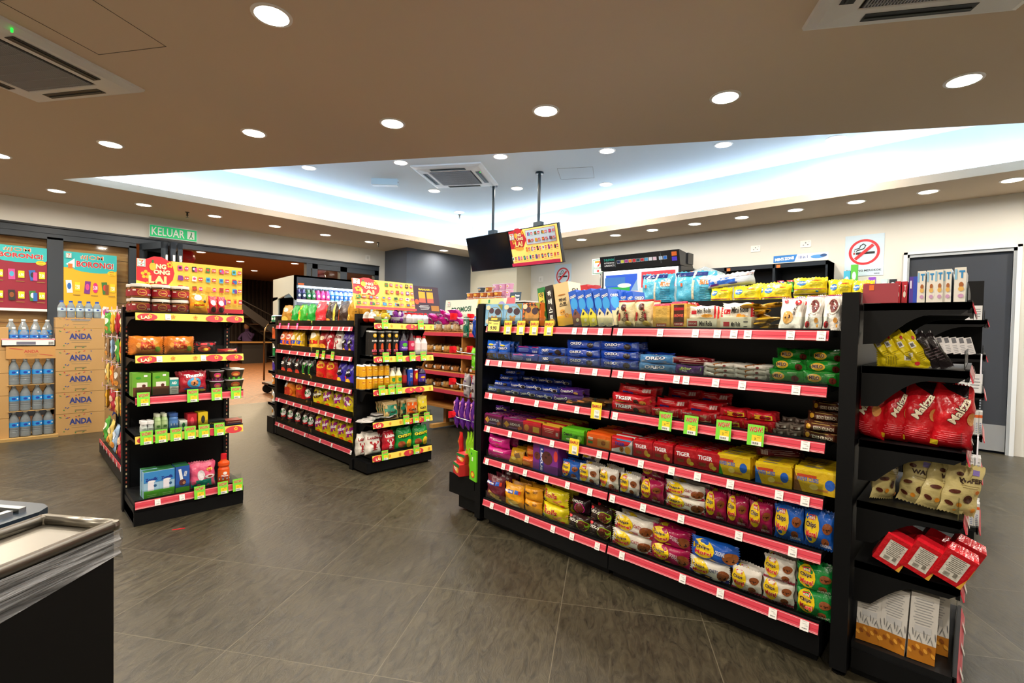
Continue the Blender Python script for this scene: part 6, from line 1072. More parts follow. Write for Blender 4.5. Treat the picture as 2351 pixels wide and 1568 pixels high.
carton('pizza', 'snack_carton', 'x', 'box', .13, .085, .12, 'c02428', [('r', 0, .36, 1, .28, '1a7a3a'), ('e', .1, -.05, .6, .5, 'e0a03a'), ('t', 'PIZZA', -.1, .0, .5, .24, 'f4ece0', -8, .05)]); p = onX(1053, 1116, 2.33); inst('pizza', (p.x+.03, p.y-.02, .272), NEG-.35, 'red and green snack carton on the far end bin'); inst('pizza', (p.x+.04, p.y-.03, .359), NEG-.1, 'red and green carton lying tilted atop its twin', None, (.8, .8, .8))
carton('scox', 'snack_carton', 'x', 'box', .1, .22, .07, '6ac81e', [('t', 'Scomx', -.1, .2, .3, .12, 'f4fce8', 88, .05), ('e', -.2, .36, .16, .08, '1a6a3a'), ('e', .0, -.3, .6, .22, 'd8302a'), ('e', .0, -.3, .4, .14, 'e8d82a')], top='8ae02a'); p = onX(1087, 1134, 2.30); inst('scox', (p.x+.03, p.y, .272), NEG-.25, 'tall lime green carton with red star on the far end bin')

# ------------------------------------------------------------------ goods on the far side of the biscuit gondola
def diaper(key, desc, col, ops, w, h, d): pouch(key, 'diaper_pack', desc, 'diapers', w, h, d, col, ops, 'bag', 100)
diaper('teal', 'teal nappy pack', '4aa8c8', [('r', 0, 0, .06, 1, 'd8d0b0'), ('r', .22, .16, .12, .14, 'e0703a'), ('r', .36, .16, .12, .14, 'e0703a'), ('L', .3, -.2, .3, .4, '2a7a9c', 7), ('r', -.1, .42, .8, .12, '1a2a6a'), ('r', -.3, .1, .05, .1, 'd8502a')], .22, .2, .1)
for i, (a, b_, y0, y1) in enumerate(((1480, 1552, 630, 690), (1557, 1648, 624, 690))):
    l, r_ = onX(a, 660, 2.9), onX(b_, 660, 2.9); t = onX((a+b_)/2, y0, 2.9); w = abs(l.y-r_.y); zb = 1.522
    inst('teal', (2.88, (l.y+r_.y)/2, zb), NEG+.1, ('teal nappy pack, left and smaller of two above the cake cartons', 'teal nappy pack, right and larger of two above the cake cartons')[i], None, (w/.22, 1.2, (t.z-zb)/.2))
diaper('tissue', 'blue wipes pack', 'b8c4d4', [('r', -.15, -.05, .6, .5, '1c62c8'), ('L', 0, .1, .6, .14, 'f0f4fa', 2), ('e', .2, .3, .6, .3, 'c89a9a'), ('r', -.3, -.3, .2, .14, '6a2a8a'), ('e', .1, -.3, .2, .16, '3a4a8a')], .25, .09, .12)
p = onX(1675, 668, 2.85); inst('tissue', (2.87, p.y, 1.622), NEG+.1, 'pale blue and peach wipes pack lying on the yellow packs', None, (1.05, 1, .85), (0, -.1))
MP = [('e', -.22, .14, .3, .3, '2a6ab0'), ('t', 'MamyPoko', -.22, .16, .26, .12, 'f4f4e0', 0, .04), ('t', 'Sayang', .2, .3, .3, .12, 'c8402a', 0, .04), ('L', .2, .06, .4, .2, '9a9a3a', 4), ('r', 0, -.36, .94, .26, 'e4e0dc'), ('r', 0, -.22, .94, .03, 'd8404a'), ('e', .25, -.38, .08, .12, '2a8ac8')]
diaper('mamy', 'yellow nappy pack', 'e6d62a', MP, .24, .13, .1)
for i, (a, b_, yb, h, X) in enumerate(((1625, 1675, 692, .095, 2.78), (1676, 1742, 692, .098, 2.78), (1743, 1812, 692, .1, 2.78), (1815, 1895, 676, .085, 2.8), (1720, 1800, 690, .12, 2.9), (1895, 1955, 680, .11, 2.8), (1815, 1895, 692, .04, 2.8), (1950, 2005, 680, .1, 2.8))):
    l, r_ = onX(a, 680, X), onX(b_, 680, X); p = onX((a+b_)/2, yb, X); inst('mamy', (X+.05, (l.y+r_.y)/2, 1.522 if i != 3 else 1.564), NEG+RJ.uniform(-.05, .1), f'yellow nappy pack, {ORD[i]} of those behind the top shelf goods', None, (abs(l.y-r_.y)/.24, 1, h/.13))
b = MB(); r = random.Random(4); n = 14
for j, (cy, sc) in enumerate(((0, .6), (-.2, .8))):
    V = [(0, cy, .14*sc)]+[(.1*sc*cos(2*pi*k/n)*r.uniform(.7, 1), cy+.15*sc*sin(2*pi*k/n), .09*sc*r.uniform(.7, 1)) for k in range(n)]+[(.12*sc*cos(2*pi*k/n), cy+.2*sc*sin(2*pi*k/n), 0) for k in range(n)]
    b.add(V, [(0, 1+k, 1+(k+1) % n) for k in range(n)]+[(1+k, 1+n+k, 1+n+(k+1) % n, 1+(k+1) % n) for k in range(n)], mat('dce8ea', 'water'), True)
p = onX(1560, 650, 3.1); tag(b.obj('plastic_bag', None, (3.02, p.y, 1.66)), 'crumpled clear plastic bag showing above the teal nappy packs', 'bag')
b = MB(); b.box(-.07, .07, -.4, .25, 0, .136, mat('cfd8d8')); tag(b.obj('storage_carton', None, (3.08, p.y, 1.522)), 'pale carton under the clear plastic bag', 'box')
# ------------------------------------------------------------------ promotion boards
PL = onY(313, 592, 4.2); PR = onY(556, 620, 4.2); PB = onY(556, 716, 4.2)
w = PR.x-PL.x; h = PR.z-PB.z+.03
ops = [('p', [(-.5, .5), (-.2, .5), (-.18, .3), (-.22, .1), (-.32, 0), (-.5, .08)], 'cf2430')]+ong(-.32, .2, .3, .62)+seven(-.46, .42, .07, .15)+price_grid(-.16, .5, -.12, .48, 5, 3, 11)+price_grid(-.1, .5, -.4, -.12, 5, 1, 12)+[('r', 0, -.46, 1, .09, 'd0283c')]
board('promotion_board', 'yellow and red ONG ONG LAI promotion board on the left end bay', w, h, ops, 'e8c64a', ((PL.x+PR.x)/2, 4.2, (PR.z+PB.z)/2), 0, 0)
PL = onY(804, 637, 4.05); PR = onY(945, 650, 4.05); PB = onY(950, 716, 4.05); w = PR.x-PL.x; h = PR.z-PB.z
ops = [('p', [(-.5, .5), (-.2, .5), (-.15, .2), (-.3, -.05), (-.5, .0)], 'd8404c')]+ong(-.28, .16, .4, .66)+seven(-.44, .4, .1, .17)+price_grid(-.02, .5, -.0, .5, 3, 2, 21)+price_grid(-.5, .5, -.42, 0, 5, 2, 22)+[('r', 0, -.46, 1, .08, 'd8404c')]
o = board('promotion_board', 'slanted yellow ONG ONG LAI promotion board above the gold sweets', w, h, ops, 'edcb5c', ((PL.x+PR.x)/2+.03, 4.05, (PR.z+PB.z)/2), 0, -.2)
ops = [('t', 'BAHARU', 0, .38, .5, .07, 'e8c82a', 0, .04), ('r', -.15, .16, .24, .26, 'e0a02a'), ('r', .15, .16, .24, .26, 'e0a02a'), ('r', -.15, -.04, .24, .16, 'e05a4a'), ('r', .15, -.04, .24, .16, 'e05a4a'), ('e', -.36, -.1, .16, .2, 'c8502a'), ('L', -.1, -.3, .4, .14, 'f0f0f0', 4), ('r', .3, -.32, .3, .2, 'a8702a')]
board('promotion_board', 'dark BAHARU promotion board right of the slanted yellow one', .33, h*.98, ops, '3a2438', (PR.x+.2, 4.08, (PR.z+PB.z)/2-.01), 0, -.2)

# ------------------------------------------------------------------ hanging screens
tl = radians(16)
def screen(y0, y1, lab, on):
    cy = (y0+y1)/2; w = y1-y0; e = empty('menu_screen', lab, 'screen', (5.29, cy, 2.57), NEG)
    T = mkobj('housing', None, e); T.rotation_euler = (tl, 0, 0)
    b = MB(); b.box(-w/2, w/2, 0, .05, -.275, .275, mat('14161a', 'plastic')); me = b.mesh('h'); bpy.data.objects.remove(T)
    T = mkobj('housing', me, e); T.rotation_euler = (tl, 0, 0)
    b = MB(); m = mat('e6cf6a', 'emit', .55) if on else mat('11151c', 'plastic', .12); b.box(-w/2+.012, w/2-.012, -.002, 0, -.262, .262, m); b.curved = False
    if on:
        ops = [('p', [(-.5, .5), (-.2, .5), (-.14, .2), (-.26, -.02), (-.5, -.0)], 'cf2430')]+ong(-.31, .2, .3, .6)+seven(-.44, .34, .1, .17)+[('r', .16, .26, .6, .4, 'b8304a'), ('r', .16, .26, .585, .38, 'c8d8e4')]+price_grid(-.12, .46, .08, .44, 4, 2, 31)+price_grid(-.18, .5, -.18, .06, 6, 1, 32)+price_grid(-.5, .5, -.4, -.16, 8, 1, 33)+[('r', 0, -.45, 1, .09, 'c8204a')]
        b.art(ops, lambda x, y, l: (x, -.002-l, y), w-.024, .524)
    s_ = b.obj('display', T)
    b = MB(); b.lathe([(.022, .0), (.022, ZU-2.57-.33)], mat('16262e', 'plastic'), 12, (0, .08, .30)); b.box(-.07, .07, .04, .12, .2, .36, mat('16262e', 'plastic')); b.lathe([(.06, ZU-2.57-.03), (.06, ZU-2.57-.001)], mat('16262e', 'plastic'), 14, (0, .08, 0)); b.obj('ceiling_pole', e)
screen(4.20, 5.15, 'lit hanging menu screen showing the ONG ONG LAI promotion', True); screen(5.16, 6.11, 'switched-off black hanging screen left of the lit one', False)

# ------------------------------------------------------------------ water stack
def anda(key, h):
    f = h/.25; t = [('t', 'ANDA', .0, .12 if f > .9 else -.1, .46, .28 if f > .9 else .3, '2a3a7c', 0, .045)] if f > .9 else []
    rr = random.Random(9); t += [('L', 0, -.12, .5, .1, '8a7a5a', 2), ('r', 0, -.36, .24, .05, '7a6a4a')] if f > .9 else [('r', 0, .3, .4, .1, '6a7a8a'), ('L', 0, 0, .4, .3, '8a7a5a', 2)]
    for i in range(14): x = rr.uniform(-.46, .46); y = rr.choice((rr.uniform(.3, .45), rr.uniform(-.45, -.2))); t += [('r' if i % 2 else 'e', x, y, .05 if i % 2 else .03, .03 if i % 2 else .05, ('b03a3a', '3a7a3a', '2a4a8a')[i % 3], rr.uniform(-50, 50))]
    carton(key, 'water_carton', 'brown ANDA carton', 'box', .44, h, .3, 'b28c58', t, sideops=t, top='a8824e')
anda('an', .25); anda('anh', .12)
for k in range(5): inst('an', (.61, 7.90, .254*k+.001), 0, f'brown ANDA carton, {ORD[k]} from the floor in the right stack')
inst('anh', (.61, 7.90, 1.272), 0, 'low brown carton topping the right ANDA stack')
for k in range(5): inst('an', (-.21, 7.92, .254*k+.001), 0, f'brown carton, {ORD[k]} from the floor in the cut-off left stack')
for k in range(4): inst('an', (1.02, 8.35, .254*k+.001), .2, f'brown carton, {ORD[k]} from the floor behind the right ANDA stack')
bw = mat('c8d8e0', 'water'); 
def wbot(key, r, h, cap, labc, nm='water_bottle', desc='x'):
    b = MB(); b.lathe([(r*.85, 0), (r, .01), (r, h*.2), (r*.95, h*.23), (r, h*.26), (r*.95, h*.3), (r, h*.34), (r, h*.6), (r*.9, h*.7), (r*.42, h*.88), (r*.36, h-.014)], bw, 16); b.curved = True
    b.lathe([(r+.001, h*.4), (r+.001, h*.58)], mat(labc), 16, cap=False); b.art([('e', 0, 0, .3, .5, '1c3a9c'), ('e', .3, 0, .16, .4, 'd8e8f4')], lambda x, y, l: ((r+.001+l)*sin(x/r), -(r+.001+l)*cos(x/r), y), r*2.4, h*.18, 'card', h*.49)
    c = MB(); c.lathe([(r*.42, h-.018), (r*.42, h), (.001, h+.001)], mat(cap, 'plastic'), 12)
    PD[key] = dict(name=nm, desc=desc, cat='bottle', w=2*r, h=h, d=2*r, parts=[(None, b.mesh(key)), ('cap', c.mesh('cap'))])
wbot('wb', .044, .29, 'e8ecee', '2a8ad0'); wbot('wbs', .038, .2, 'e8ecee', '2a7ad0'); wbot('wbb', .036, .2, '1c4ab0', 'b8ccd8')
tr = MB(); tr.box(-.19, .19, -.14, .14, 0, .006, mat('b8935a'))
b = MB(); b.box(-.25, .25, -.2, .2, 0, .03, mat('a88850', 'matte')); tag(b.obj('pallet', None, (.16, 7.9, 0)), 'low wooden base under the shrink-wrapped water bottles', 'pallet')
for j in range(3):
    if j: b = MB(); b.box(-.19, .19, -.15, .15, 0, .004, mat('b8935a')); tag(b.obj('card_sheet', None, (.19, 7.9, .03+j*.296-.005)), f'thin card sheet, {("", "lower", "upper")[j]} one between bottle layers', 'card')
    for i in range(4):
        for q in range(2): inst('wb', (.19+(-.141, -.049, .049, .141)[i], 7.80+.094*q, .03+j*.296), 0, f'{("bottom", "middle", "top")[j]}-layer large water bottle, {ORD[i]} from left, {("front", "back")[q]} row of the left stack')
b = MB(); b.box(-.2, .2, -.15, .15, 0, .14, mat('b8894e')); b.art([('t', 'ANDA', 0, .1, .3, .24, 'b04a3a', 0, .03), ('e', -.3, .3, .3, .08, 'b04a3a', -10), ('e', .3, -.2, .3, .07, 'b04a3a', -10), ('L', 0, -.2, .3, .14, '8a6a4a', 2)], lambda x, y, l: (x, -.15-l, y), .4, .14, 'card', .07)
tag(b.obj('water_carton', None, (.19, 7.9, .916)), 'brown carton with red ANDA lettering on the bottle stack', 'box')
b = MB(); b.box(-.215, .215, -.15, .15, 0, .012, mat('e8e6e0')); b.box(-.215, .215, -.15, -.145, 0, .085, mat('e8e6e0')); b.box(-.215, -.21, -.15, .15, 0, .085, mat('e8e6e0')); b.box(.21, .215, -.15, .15, 0, .085, mat('e8e6e0')); b.box(-.215, .215, .145, .15, 0, .085, mat('e8e6e0'))
b.art([('r', 0, .4, 1, .2, 'd88a94'), ('r', -.05, -.1, .36, .4, '6a6a7a'), ('B', .42, -.1, .1, .4, '3a3a3a')], lambda x, y, l: (x, -.15-l, y), .43, .085, 'card', .0425); tag(b.obj('drink_tray', None, (.17, 7.9, 1.058)), 'white and pink cardboard tray holding small water bottles', 'tray')
for i in range(4):
    inst('wbs', (.05+.082*i, 7.80, 1.071), 0, f'small water bottle in the white tray, {ORD[i]} from left, front row'); inst('wb', (.03+.1*i, 7.95, 1.071), 0, f'tall water bottle in the white tray, {ORD[i]} from left, back row')
for i in range(5):
    for q in range(2): inst('wbb', (.45+.08*i, 7.82+.08*q, 1.393), 0, f'blue-capped water bottle on the ANDA stack, {ORD[i]} from left, {("front", "back")[q]} row')

# ------------------------------------------------------------------ open chiller
CX0, CX1, CY0, CY1, CT = 3.33, 5.9, 8.25, 8.79, 2.2
e = empty('open_chiller', 'tall white open-front drinks chiller with dark header behind the crisps', 'refrigerator', (0, 0, 0)); CH = e
wm = mat('dedccb', 'plastic'); inn = mat('e4eef0', 'plastic')
sd_ = [(CY0, 0), (CY1+.4, 0), (CY1+.4, CT-.06), (CY1+.3, CT), (CY0, CT)]
b = MB(); 
b.prism([(CY0, 0), (CY1+.42, 0), (CY1+.42, .9), (CY0, .9)], CX0, CX0+.03, wm, 'x'); b.prism([(CY0, 1.78), (CY0+.25, 1.9), (CY1+.42, 1.78), (CY1+.42, CT-.03), (CY0, CT)], CX0, CX0+.03, wm, 'x'); b.prism([(CY1+.2, .9), (CY1+.42, .9), (CY1+.42, 1.85), (CY1+.2, 1.85)], CX0, CX0+.03, wm, 'x'); b.box(CX0, CX0+.03, CY0, CY0+.05, 0, CT, mat('9aa4ae', 'plastic')); b.obj('side_panel', e)
b = MB(); b.box(CX0+.012, CX0+.018, CY0+.05, CY1+.2, .9, 1.83, mat('eef4f6', 'glass')); b.obj('side_glass', e)
b = MB(); b.box(CX0+.03, 5.86, CY0, CY0+.06, 2.03, CT, mat('30363e', 'plastic')); b.box(CX0+.03, 5.86, CY0, CY1-.0, CT-.03, CT, mat('30363e')); b.obj('header', e)
b = MB(); b.box(CX0+.03, 5.86, CY1-.04, CY1-.01, .2, CT-.03, inn); b.box(CX0, 5.86, CY0, CY1-.01, 0, .45, mat('30363e', 'plastic')); b.obj('body', e)
for z in (.75, 1.1, 1.45, 1.79): b = MB(); b.box(CX0+.04, 5.85, CY0+.1, CY1-.04, z-.02, z, inn); b.box(CX0+.04, 5.85, CY0+.095, CY0+.1, z-.03, z+.015, mat('f4f8fa', 'plastic')); b.obj('shelf', e)
b = MB(); b.box(CX0+.1, 5.8, CY0+.07, CY0+.1, 2.01, 2.028, mat('dceeff', 'emit', 30))
b.box(CX0+.1, 5.8, CY0+.11, CY0+.125, 1.758, 1.766, mat('dceeff', 'emit', 20)); b.obj('light_tube_and_fill', e)  # second tube under the shelf, added to brighten the chiller interior
b = MB(); b.box(CX0+.05, CX0+.15, CY0-.003, CY0, 2.04, 2.07, mat('e86a2a')); b.obj('price_flag', e)
dr_ = [('3a2a5a', '2a3a5a', 'dark cola bottle'), ('c81c6a', 'e85aa8', 'magenta drink bottle'), ('9ac8e8', '3a8ad8', 'pale blue drink bottle'), ('d8e4ec', '5a8ad8', 'clear water bottle'), ('3a5a2a', '2a7a4a', 'dark green drink bottle')]
for i, (c1, c2, d) in enumerate(dr_): bottle(f'dk{i}', d, .036, .21, c1, c2, [('e', 0, 0, .5, .6, 'f0f0f0')], '1c4ab8' if i in (2, 3) else '222222')
seq = [0, 0, 4, 4, 1, 1, 1, 2, 2, 3, 2, 3, 3]
for li, z in enumerate((1.79, 1.45)):
    for i in range(16):
        if li == 0 and i > 12: continue
        k = seq[i] if li == 0 else (1, 1, 4, 4, 0, 2)[i % 6]
        for q in range(2): inst(f'dk{k}', (CX0+.13+.085*i, CY0+.16+.1*q, z+.001), 0, f'{PD["dk%d" % k]["desc"]}, position {("one", "two", "three", "four", "five", "six", "seven", "eight", "nine", "ten", "eleven", "twelve", "thirteen", "fourteen", "fifteen", "sixteen")[i]} from left, {("front", "back")[q]} row, chiller {("upper", "lower")[li]} shelf')

# ------------------------------------------------------------------ bakery rack
e = empty('bakery_rack', 'light wooden bread rack with red price strips behind the crisps bay', 'shelf unit', (3.98, 5.6, 0), NEG); BW_ = mat('b87a3a', 'card'); LB = 1.75
for z in (1.31, 1.03, .79, .56):
    b = MB(); b.box(0, LB, 0, .42, z-.025, z, mat('c98a44')); s_ = b.obj('shelf', e); b = MB(); b.box(0, LB*.5-.003, -.006, 0, z-.055, z-.008, RAIL); b.box(LB*.5+.003, LB, -.006, 0, z-.055, z-.008, RAIL); b.obj('price_rail', s_)
b = MB(); b.box(0, .025, 0, .44, .3, 1.4, BW_); b.box(LB-.025, LB, 0, .44, .3, 1.4, BW_); b.box(LB/2-.01, LB/2+.01, .02, .44, .3, 1.3, BW_); b.box(0, LB, .42, .44, .3, 1.45, mat('8a5626')); b.box(0, LB, .02, .44, .3, .33, BW_); b.obj('carcass', e)
for x in (.35, 1.5):
    b = MB(); b.box(x-.03, x+.03, .18, .24, .04, .33, BW_); b.box(x-.035, x+.035, -.05, .47, .02, .07, mat('d09a50')); b.obj('leg', e)
bread = mat('d8a45a', 'matte')
def bun(key, desc, w, h, d, c, n=3):
    b = MB(); m = mat(c, 'matte')
    for i in range(n): x = (i-(n-1)/2)*w/n; b.lathe([(.001, 0), (w/n*.5, h*.15), (w/n*.52, h*.5), (w/n*.36, h*.85), (.001, h*.95)], m, 10, (x, 0, 0))
    V = MB(); T = pouchf(w*1.1, h*1.15, d, 'lr', n); pv = []; pf = []
    for s_ in (-1, 1):
        for j in range(5):
            for i in range(9): x = (i/8-.5)*w*1.15; z = h*1.15*j/4; pv.append((x, s_*(T(x, z)*1.1+.001), z))
    for s_ in range(2):
        for j in range(4):
            for i in range(8): q = s_*45+j*9+i; pf.append((q, q+1, q+10, q+9))
    V.add(pv, pf, mat('f4f4f4', 'clear'), True); V.box(-.02, .02, -d*.55, -d*.54, h*.4, h*.8, WHT)
    PD[key] = dict(name='bread_pack', desc=desc, cat='bread', w=w*1.15, h=h, d=d, parts=[(None, b.mesh(key)), ('wrapper', V.mesh('wrapper'))])
bun('bun1', 'golden bun pack', .14, .1, .13, 'd8a050', 2); bun('bun2', 'pale bun pack', .14, .11, .13, 'dfc090', 2); bun('roll1', 'brown loaf pack', .17, .075, .12, 'b8742e', 3)
FB = Face(3.98, 5.6, NEG)
for li, (z, ks) in enumerate(((1.31, ['bun2']), (1.03, ['bun1']), (.79, ['roll1']), (.56, ['bun1', 'roll1']))):
    for i in range(9):
        k = ks[i % len(ks)]
        for q in range(2): inst(k, FB.w(.12+.185*i, .09+.15*q, z+.001), NEG, f'{PD[k]["desc"]}, {ORD[i]} from left, {("front", "back")[q]} row, bakery rack {("top", "second", "third", "lowest")[li]} shelf')
for i in range(7):
    k = 'c_pk'; 
    if i == 0: crisp('c_pk', 'pink and purple candy bag', 'c81c8c', [('e', 0, .1, .7, .4, 'e8e0f0'), ('e', .1, .1, .3, .2, '9a3ac0'), ('r', 0, -.3, .8, .2, '6a2ab0')], h=.16, sd=33)
    p = onX(984+12*i, 740-7*(i % 3), 4.05); inst(k, (4.12, p.y, 1.42+.05*(i % 3)), NEG+RJ.uniform(-.5, .5), f'pink and purple candy bag, {ORD[i]} of the heap beside the sweets shelf', None, (1, 1, 1), (1.1, 0))
# promosi board, cup noodles, dark leaflet board behind
p0, p1 = onX(1022, 690, 4.45), onX(1182, 683, 4.45); q0 = onX(1022, 725, 4.45); w = p0.y-p1.y; h = p0.z-q0.z
ops = [('p', [(.0, .5), (.12, .5), (.18, -.5), (-.02, -.5)], 'd8e07a'), ('r', .2, 0, .3, 1, 'dce4a0'), ('t', 'PROMOSI', -.24, .02, .3, .26, '1a5a3a', 3, .03), ('e', .02, -.02, .05, .6, '2a2a3a'), ('r', .02, .34, .02, .2, 'e0b04a'), ('e', .16, -.05, .06, .6, '2a9a3a'), ('r', .16, .36, .02, .16, '2a9a5a'), ('t', '+', .23, 0, .03, .2, 'd8302a', 0, .05), ('e', .33, .1, .1, .5, 'a8a0d8'), ('e', .32, -.25, .08, .2, '7a4a2a'), ('p', [(.4, .5), (.5, .5), (.5, -.5), (.36, -.5)], 'e8707a'), ('L', -.24, -.28, .28, .06, '8a9a8a', 2)]+seven(-.44, .3, .05, .24)
board('promotion_board', 'pale green PROMOSI board standing above the bread rack', w, h*1.3, ops, 'e6edd6', (4.45, (p0.y+p1.y)/2, (p0.z+q0.z)/2-.03), NEG, -.1)
b = MB(); b.box(0, 1.5, 0, .5, 0, 1.715, mat('14161a', 'black')); b.box(-.02, 1.52, -.02, .52, 1.715, 1.735, mat('e8e6e0')); tag(b.obj('service_counter', None, (4.62, 5.72, 0), NEG), 'tall black cabinet behind the bread rack carrying stacked noodle cups', 'cabinet')
cup('cp', 'pink noodle cup', 'e0a0c0', 'f0d8e4', 'd88ab0', .052, .085); cup('ca', 'brown noodle cup', 'b8602a', 'e8c04a', '8a3a1a', .045, .07); cup('cg', 'grey noodle cup', '4a5258', 'a8b0b0', '3a4044', .045, .07)
FC = Face(4.66, 5.7, NEG); cn = 'cabinet behind bread rack'
row(FC, 1.737, 'ca', 1067, 1146, 685, 5, layers=2, rows=1, where=cn, lz=.073); row(FC, 1.737+.146, 'cg', 1092, 1108, 665, 1, where=cn); row(FC, 1.737+.146, 'ca', 1110, 1124, 663, 1, where=cn)
row(FC, 1.737, 'cp', 1126, 1172, 668, 3, layers=3, rows=1, where=cn, lz=.088, ly=.12)
board('leaflet_stand', 'dark leaflet board beside the pink noodle cups', .2, .24, [('r', -.2, .1, .3, .4, 'e8c82a'), ('t', 'Promo', .2, .3, .4, .14, 'f0f0f0', 0, .04), ('t', 'Hebat!', .2, .1, .4, .14, 'f0f0f0', 0, .04), ('e', -.1, -.36, .7, .24, 'f0a04a'), ('r', .3, -.36, .26, .2, 'e8e03a')], '2a3e50', (4.7, onX(1182, 670, 4.7).y, 1.74), NEG, -.15)
board('leaflet_stand', 'pale pink leaflet standing behind the cookie cartons', .12, .22, [('L', .1, .3, .6, .1, 'c84a8a', 2), ('L', 0, -.1, .7, .2, 'c89ab0', 4)], 'dcc8cc', (3.0, onX(1453, 665, 3.0).y, 1.53), NEG, -.1)

# ------------------------------------------------------------------ door-wall fixtures
# service kiosk
e = empty('service_kiosk', 'black service kiosk with lit screens and sloping header against the door wall', 'kiosk', (7.45, 5.0, 0), NEG); kb = mat('17181b', 'plastic')
b = MB(); b.box(0, 1.5, .1, .6, 0, 2.45, kb); b.prism([(0, 2.70), (.45, 2.66), (.55, 2.45), (.06, 2.46)], 0, 1.5, kb, 'x'); b.box(1.5, 1.52, .3, .5, 2.5, 2.68, kb); b.obj('body', e)
f = lambda x, y, l: (.75+x, .03+(-y)*.25-l, 2.58+y*.98)
b = MB(); ops = [('t', '7-ELEVEN', -.38, .26, .14, .18, '2ab0a0', 0, .03), ('t', 'IN-STORE SERVICES', -.38, .02, .14, .12, 'f0f0f0', 0, .02), ('t', '& PRODUCTS', -.38, -.2, .14, .14, 'f0f0f0', 0, .03)]
for i in range(12): ops += [('r', -.25+.052*i+(.02 if i > 9 else 0), .04, .044, .26, 'c8ccd0'), ('r', -.25+.052*i+(.02 if i > 9 else 0), .04, .038, .22, ('1a2a5a', 'c8c83a', 'a83a9a', 'e8781a', 'c81c2a', '1c4a5a', 'c0242c', '4a9ac8', 'e0e0ea', 'e8c8d8', 'b8d0e8', '1a6ac8')[i])]
ops += [('r', .45, .26, .06, .3, 'e8702a'), ('r', .45, -.1, .06, .3, '4a3ac8'), ('r', -.295, .05, .003, .8, '8a9aa0'), ('r', .29, .05, .003, .8, '8a9aa0')]
b.art(ops, f, 1.48, .22, 'card', 0, .004); b.obj('header_sign', e)
b = MB(); b.box(.06, 1.44, .085, .1, 1.9, 2.42, mat('e8f0f4', 'emit', 1.1)); b.box(.09, .72, .08, .085, 1.93, 2.37, mat('1c4ab0', 'emit', .8)); b.box(.80, 1.41, .08, .085, 1.93, 2.39, mat('c8323c', 'emit', .8))
b.art([('r', -.34, .2, .3, .3, '3a7ac8'), ('r', -.3, -.1, .36, .2, '2ab04a'), ('e', -.2, .05, .2, .16, 'e8ece8'), ('p', [(-.12, -.2), (-.02, .25), (.0, -.2)], '8ab0d8'), ('r', -.2, -.28, .3, .06, 'e8e03a'), ('e', .22, .12, .16, .34, 'c8a030'), ('e', .22, .12, .12, .26, '3a2a1a'), ('r', .3, -.1, .3, .2, 'c8a050'), ('r', .2, -.3, .34, .1, 'e8b84a')], lambda x, y, l: (.75+x, .08-l, 2.15+y), 1.38, .5); b.obj('screen', e)
b = MB(); o = [(.05, .086, 1.88), (1.45, .086, 1.88), (1.45, .086, 2.43), (.05, .086, 2.43), (.05, .086, 1.88)]; b.tube(o, .014, mat('f4f6f8', 'emit', 1.6), 6); b.obj('screen_surround', e)
# seven sign
e = empty('shop_emblem_sign', 'green and white numeral 7 hanging sign left of the service kiosk', 'sign', (7.6, 5.13, 2.56), NEG)
b = MB(); b.box(-.13, .13, 0, .03, -.145, .145, mat('0a7a4a', 'plastic')); b.art(seven(0, 0, 1, 1), flat(1, 1), .26, .29); b.obj('face', e); b = MB(); b.tube([(.05, .015, -.145), (.05, .015, -.4), (.3, .015, -.4)], .012, mat('8a8a8a', 'metal')); b.obj('bracket', e)
# wall shelving with MEN'S ZONE topper
e = empty('wall_shelving', "dark wall shelving with three bays and a MEN'S ZONE topper", 'shelf unit', (7.74, 3.55, 0), NEG); sg_ = mat('23282e', 'black'); LW = 2.04
b = MB(); b.box(0, LW, .37, .39, 0, 2.36, sg_); b.box(0, LW, 0, .39, 2.33, 2.39, sg_); b.box(0, LW, 0, .39, 0, .1, sg_)
for x in (0, .66, 1.35, LW-.03): b.box(x, x+.03, 0, .39, 0, 2.39, sg_)
b.box(LW-.004, LW, 0, .39, 0, 2.39, mat('c8ccd0')); b.obj('carcass', e)
for z in (1.86, 1.45, 1.0): b = MB(); b.box(.03, LW-.03, .02, .37, z-.02, z, sg_); b.obj('shelf', e)
b = MB(); b.box(1.36, LW, -.01, 0, 2.40, 2.50, mat('d4dce4')); b.art([('p', [(-.5, .5), (-.05, .5), (-.1, -.5), (-.5, -.5)], '1c6ab0'), ('t', "MEN'S ZONE", -.29, 0, .36, .44, 'f4f8fc', 3, .05), ('t', '10 in 1', .06, .06, .16, .4, '3a4a8a', 0, .03), ('e', .32, 0, .26, .5, '4a8ac8'), ('e', .42, .1, .12, .4, '2a4a7a')], lambda x, y, l: (1.70+x, -.01-l, y), .68, .1, 'card', 2.45); b.obj('topper_sign', e)
for x in (.12, .7, 1.4): b = MB(); b.box(x, x+.05, -.004, 0, 2.33, 2.37, mat('e8702a')); b.obj('price_flag', e)
FW_ = Face(7.74, 3.55, NEG); ws = 'wall shelving'
for i, (c, d) in enumerate((('2a5ac8', 'blue razor pack'), ('4aa03a', 'green razor pack'), ('d8c82a', 'yellow razor pack'), ('5a9ad8', 'pale blue razor pack'), ('2a9aa8', 'teal razor pack'))):
    pouch(f'rz{i}', 'razor_pack', d, 'toiletries', .09, .17, .02, c, [('r', 0, .42, 1, .16, 'd8303a'), ('r', .1, .42, .4, .12, 'f0f0f0'), ('e', 0, 0, .5, .4, 'e0e8f0')], 'tb', 110+i, kind='plastic')
    inst(f'rz{i}', FW_.w(1.44+.125*i, .08, 1.98), NEG, f"{d} hanging under the MEN'S ZONE sign")
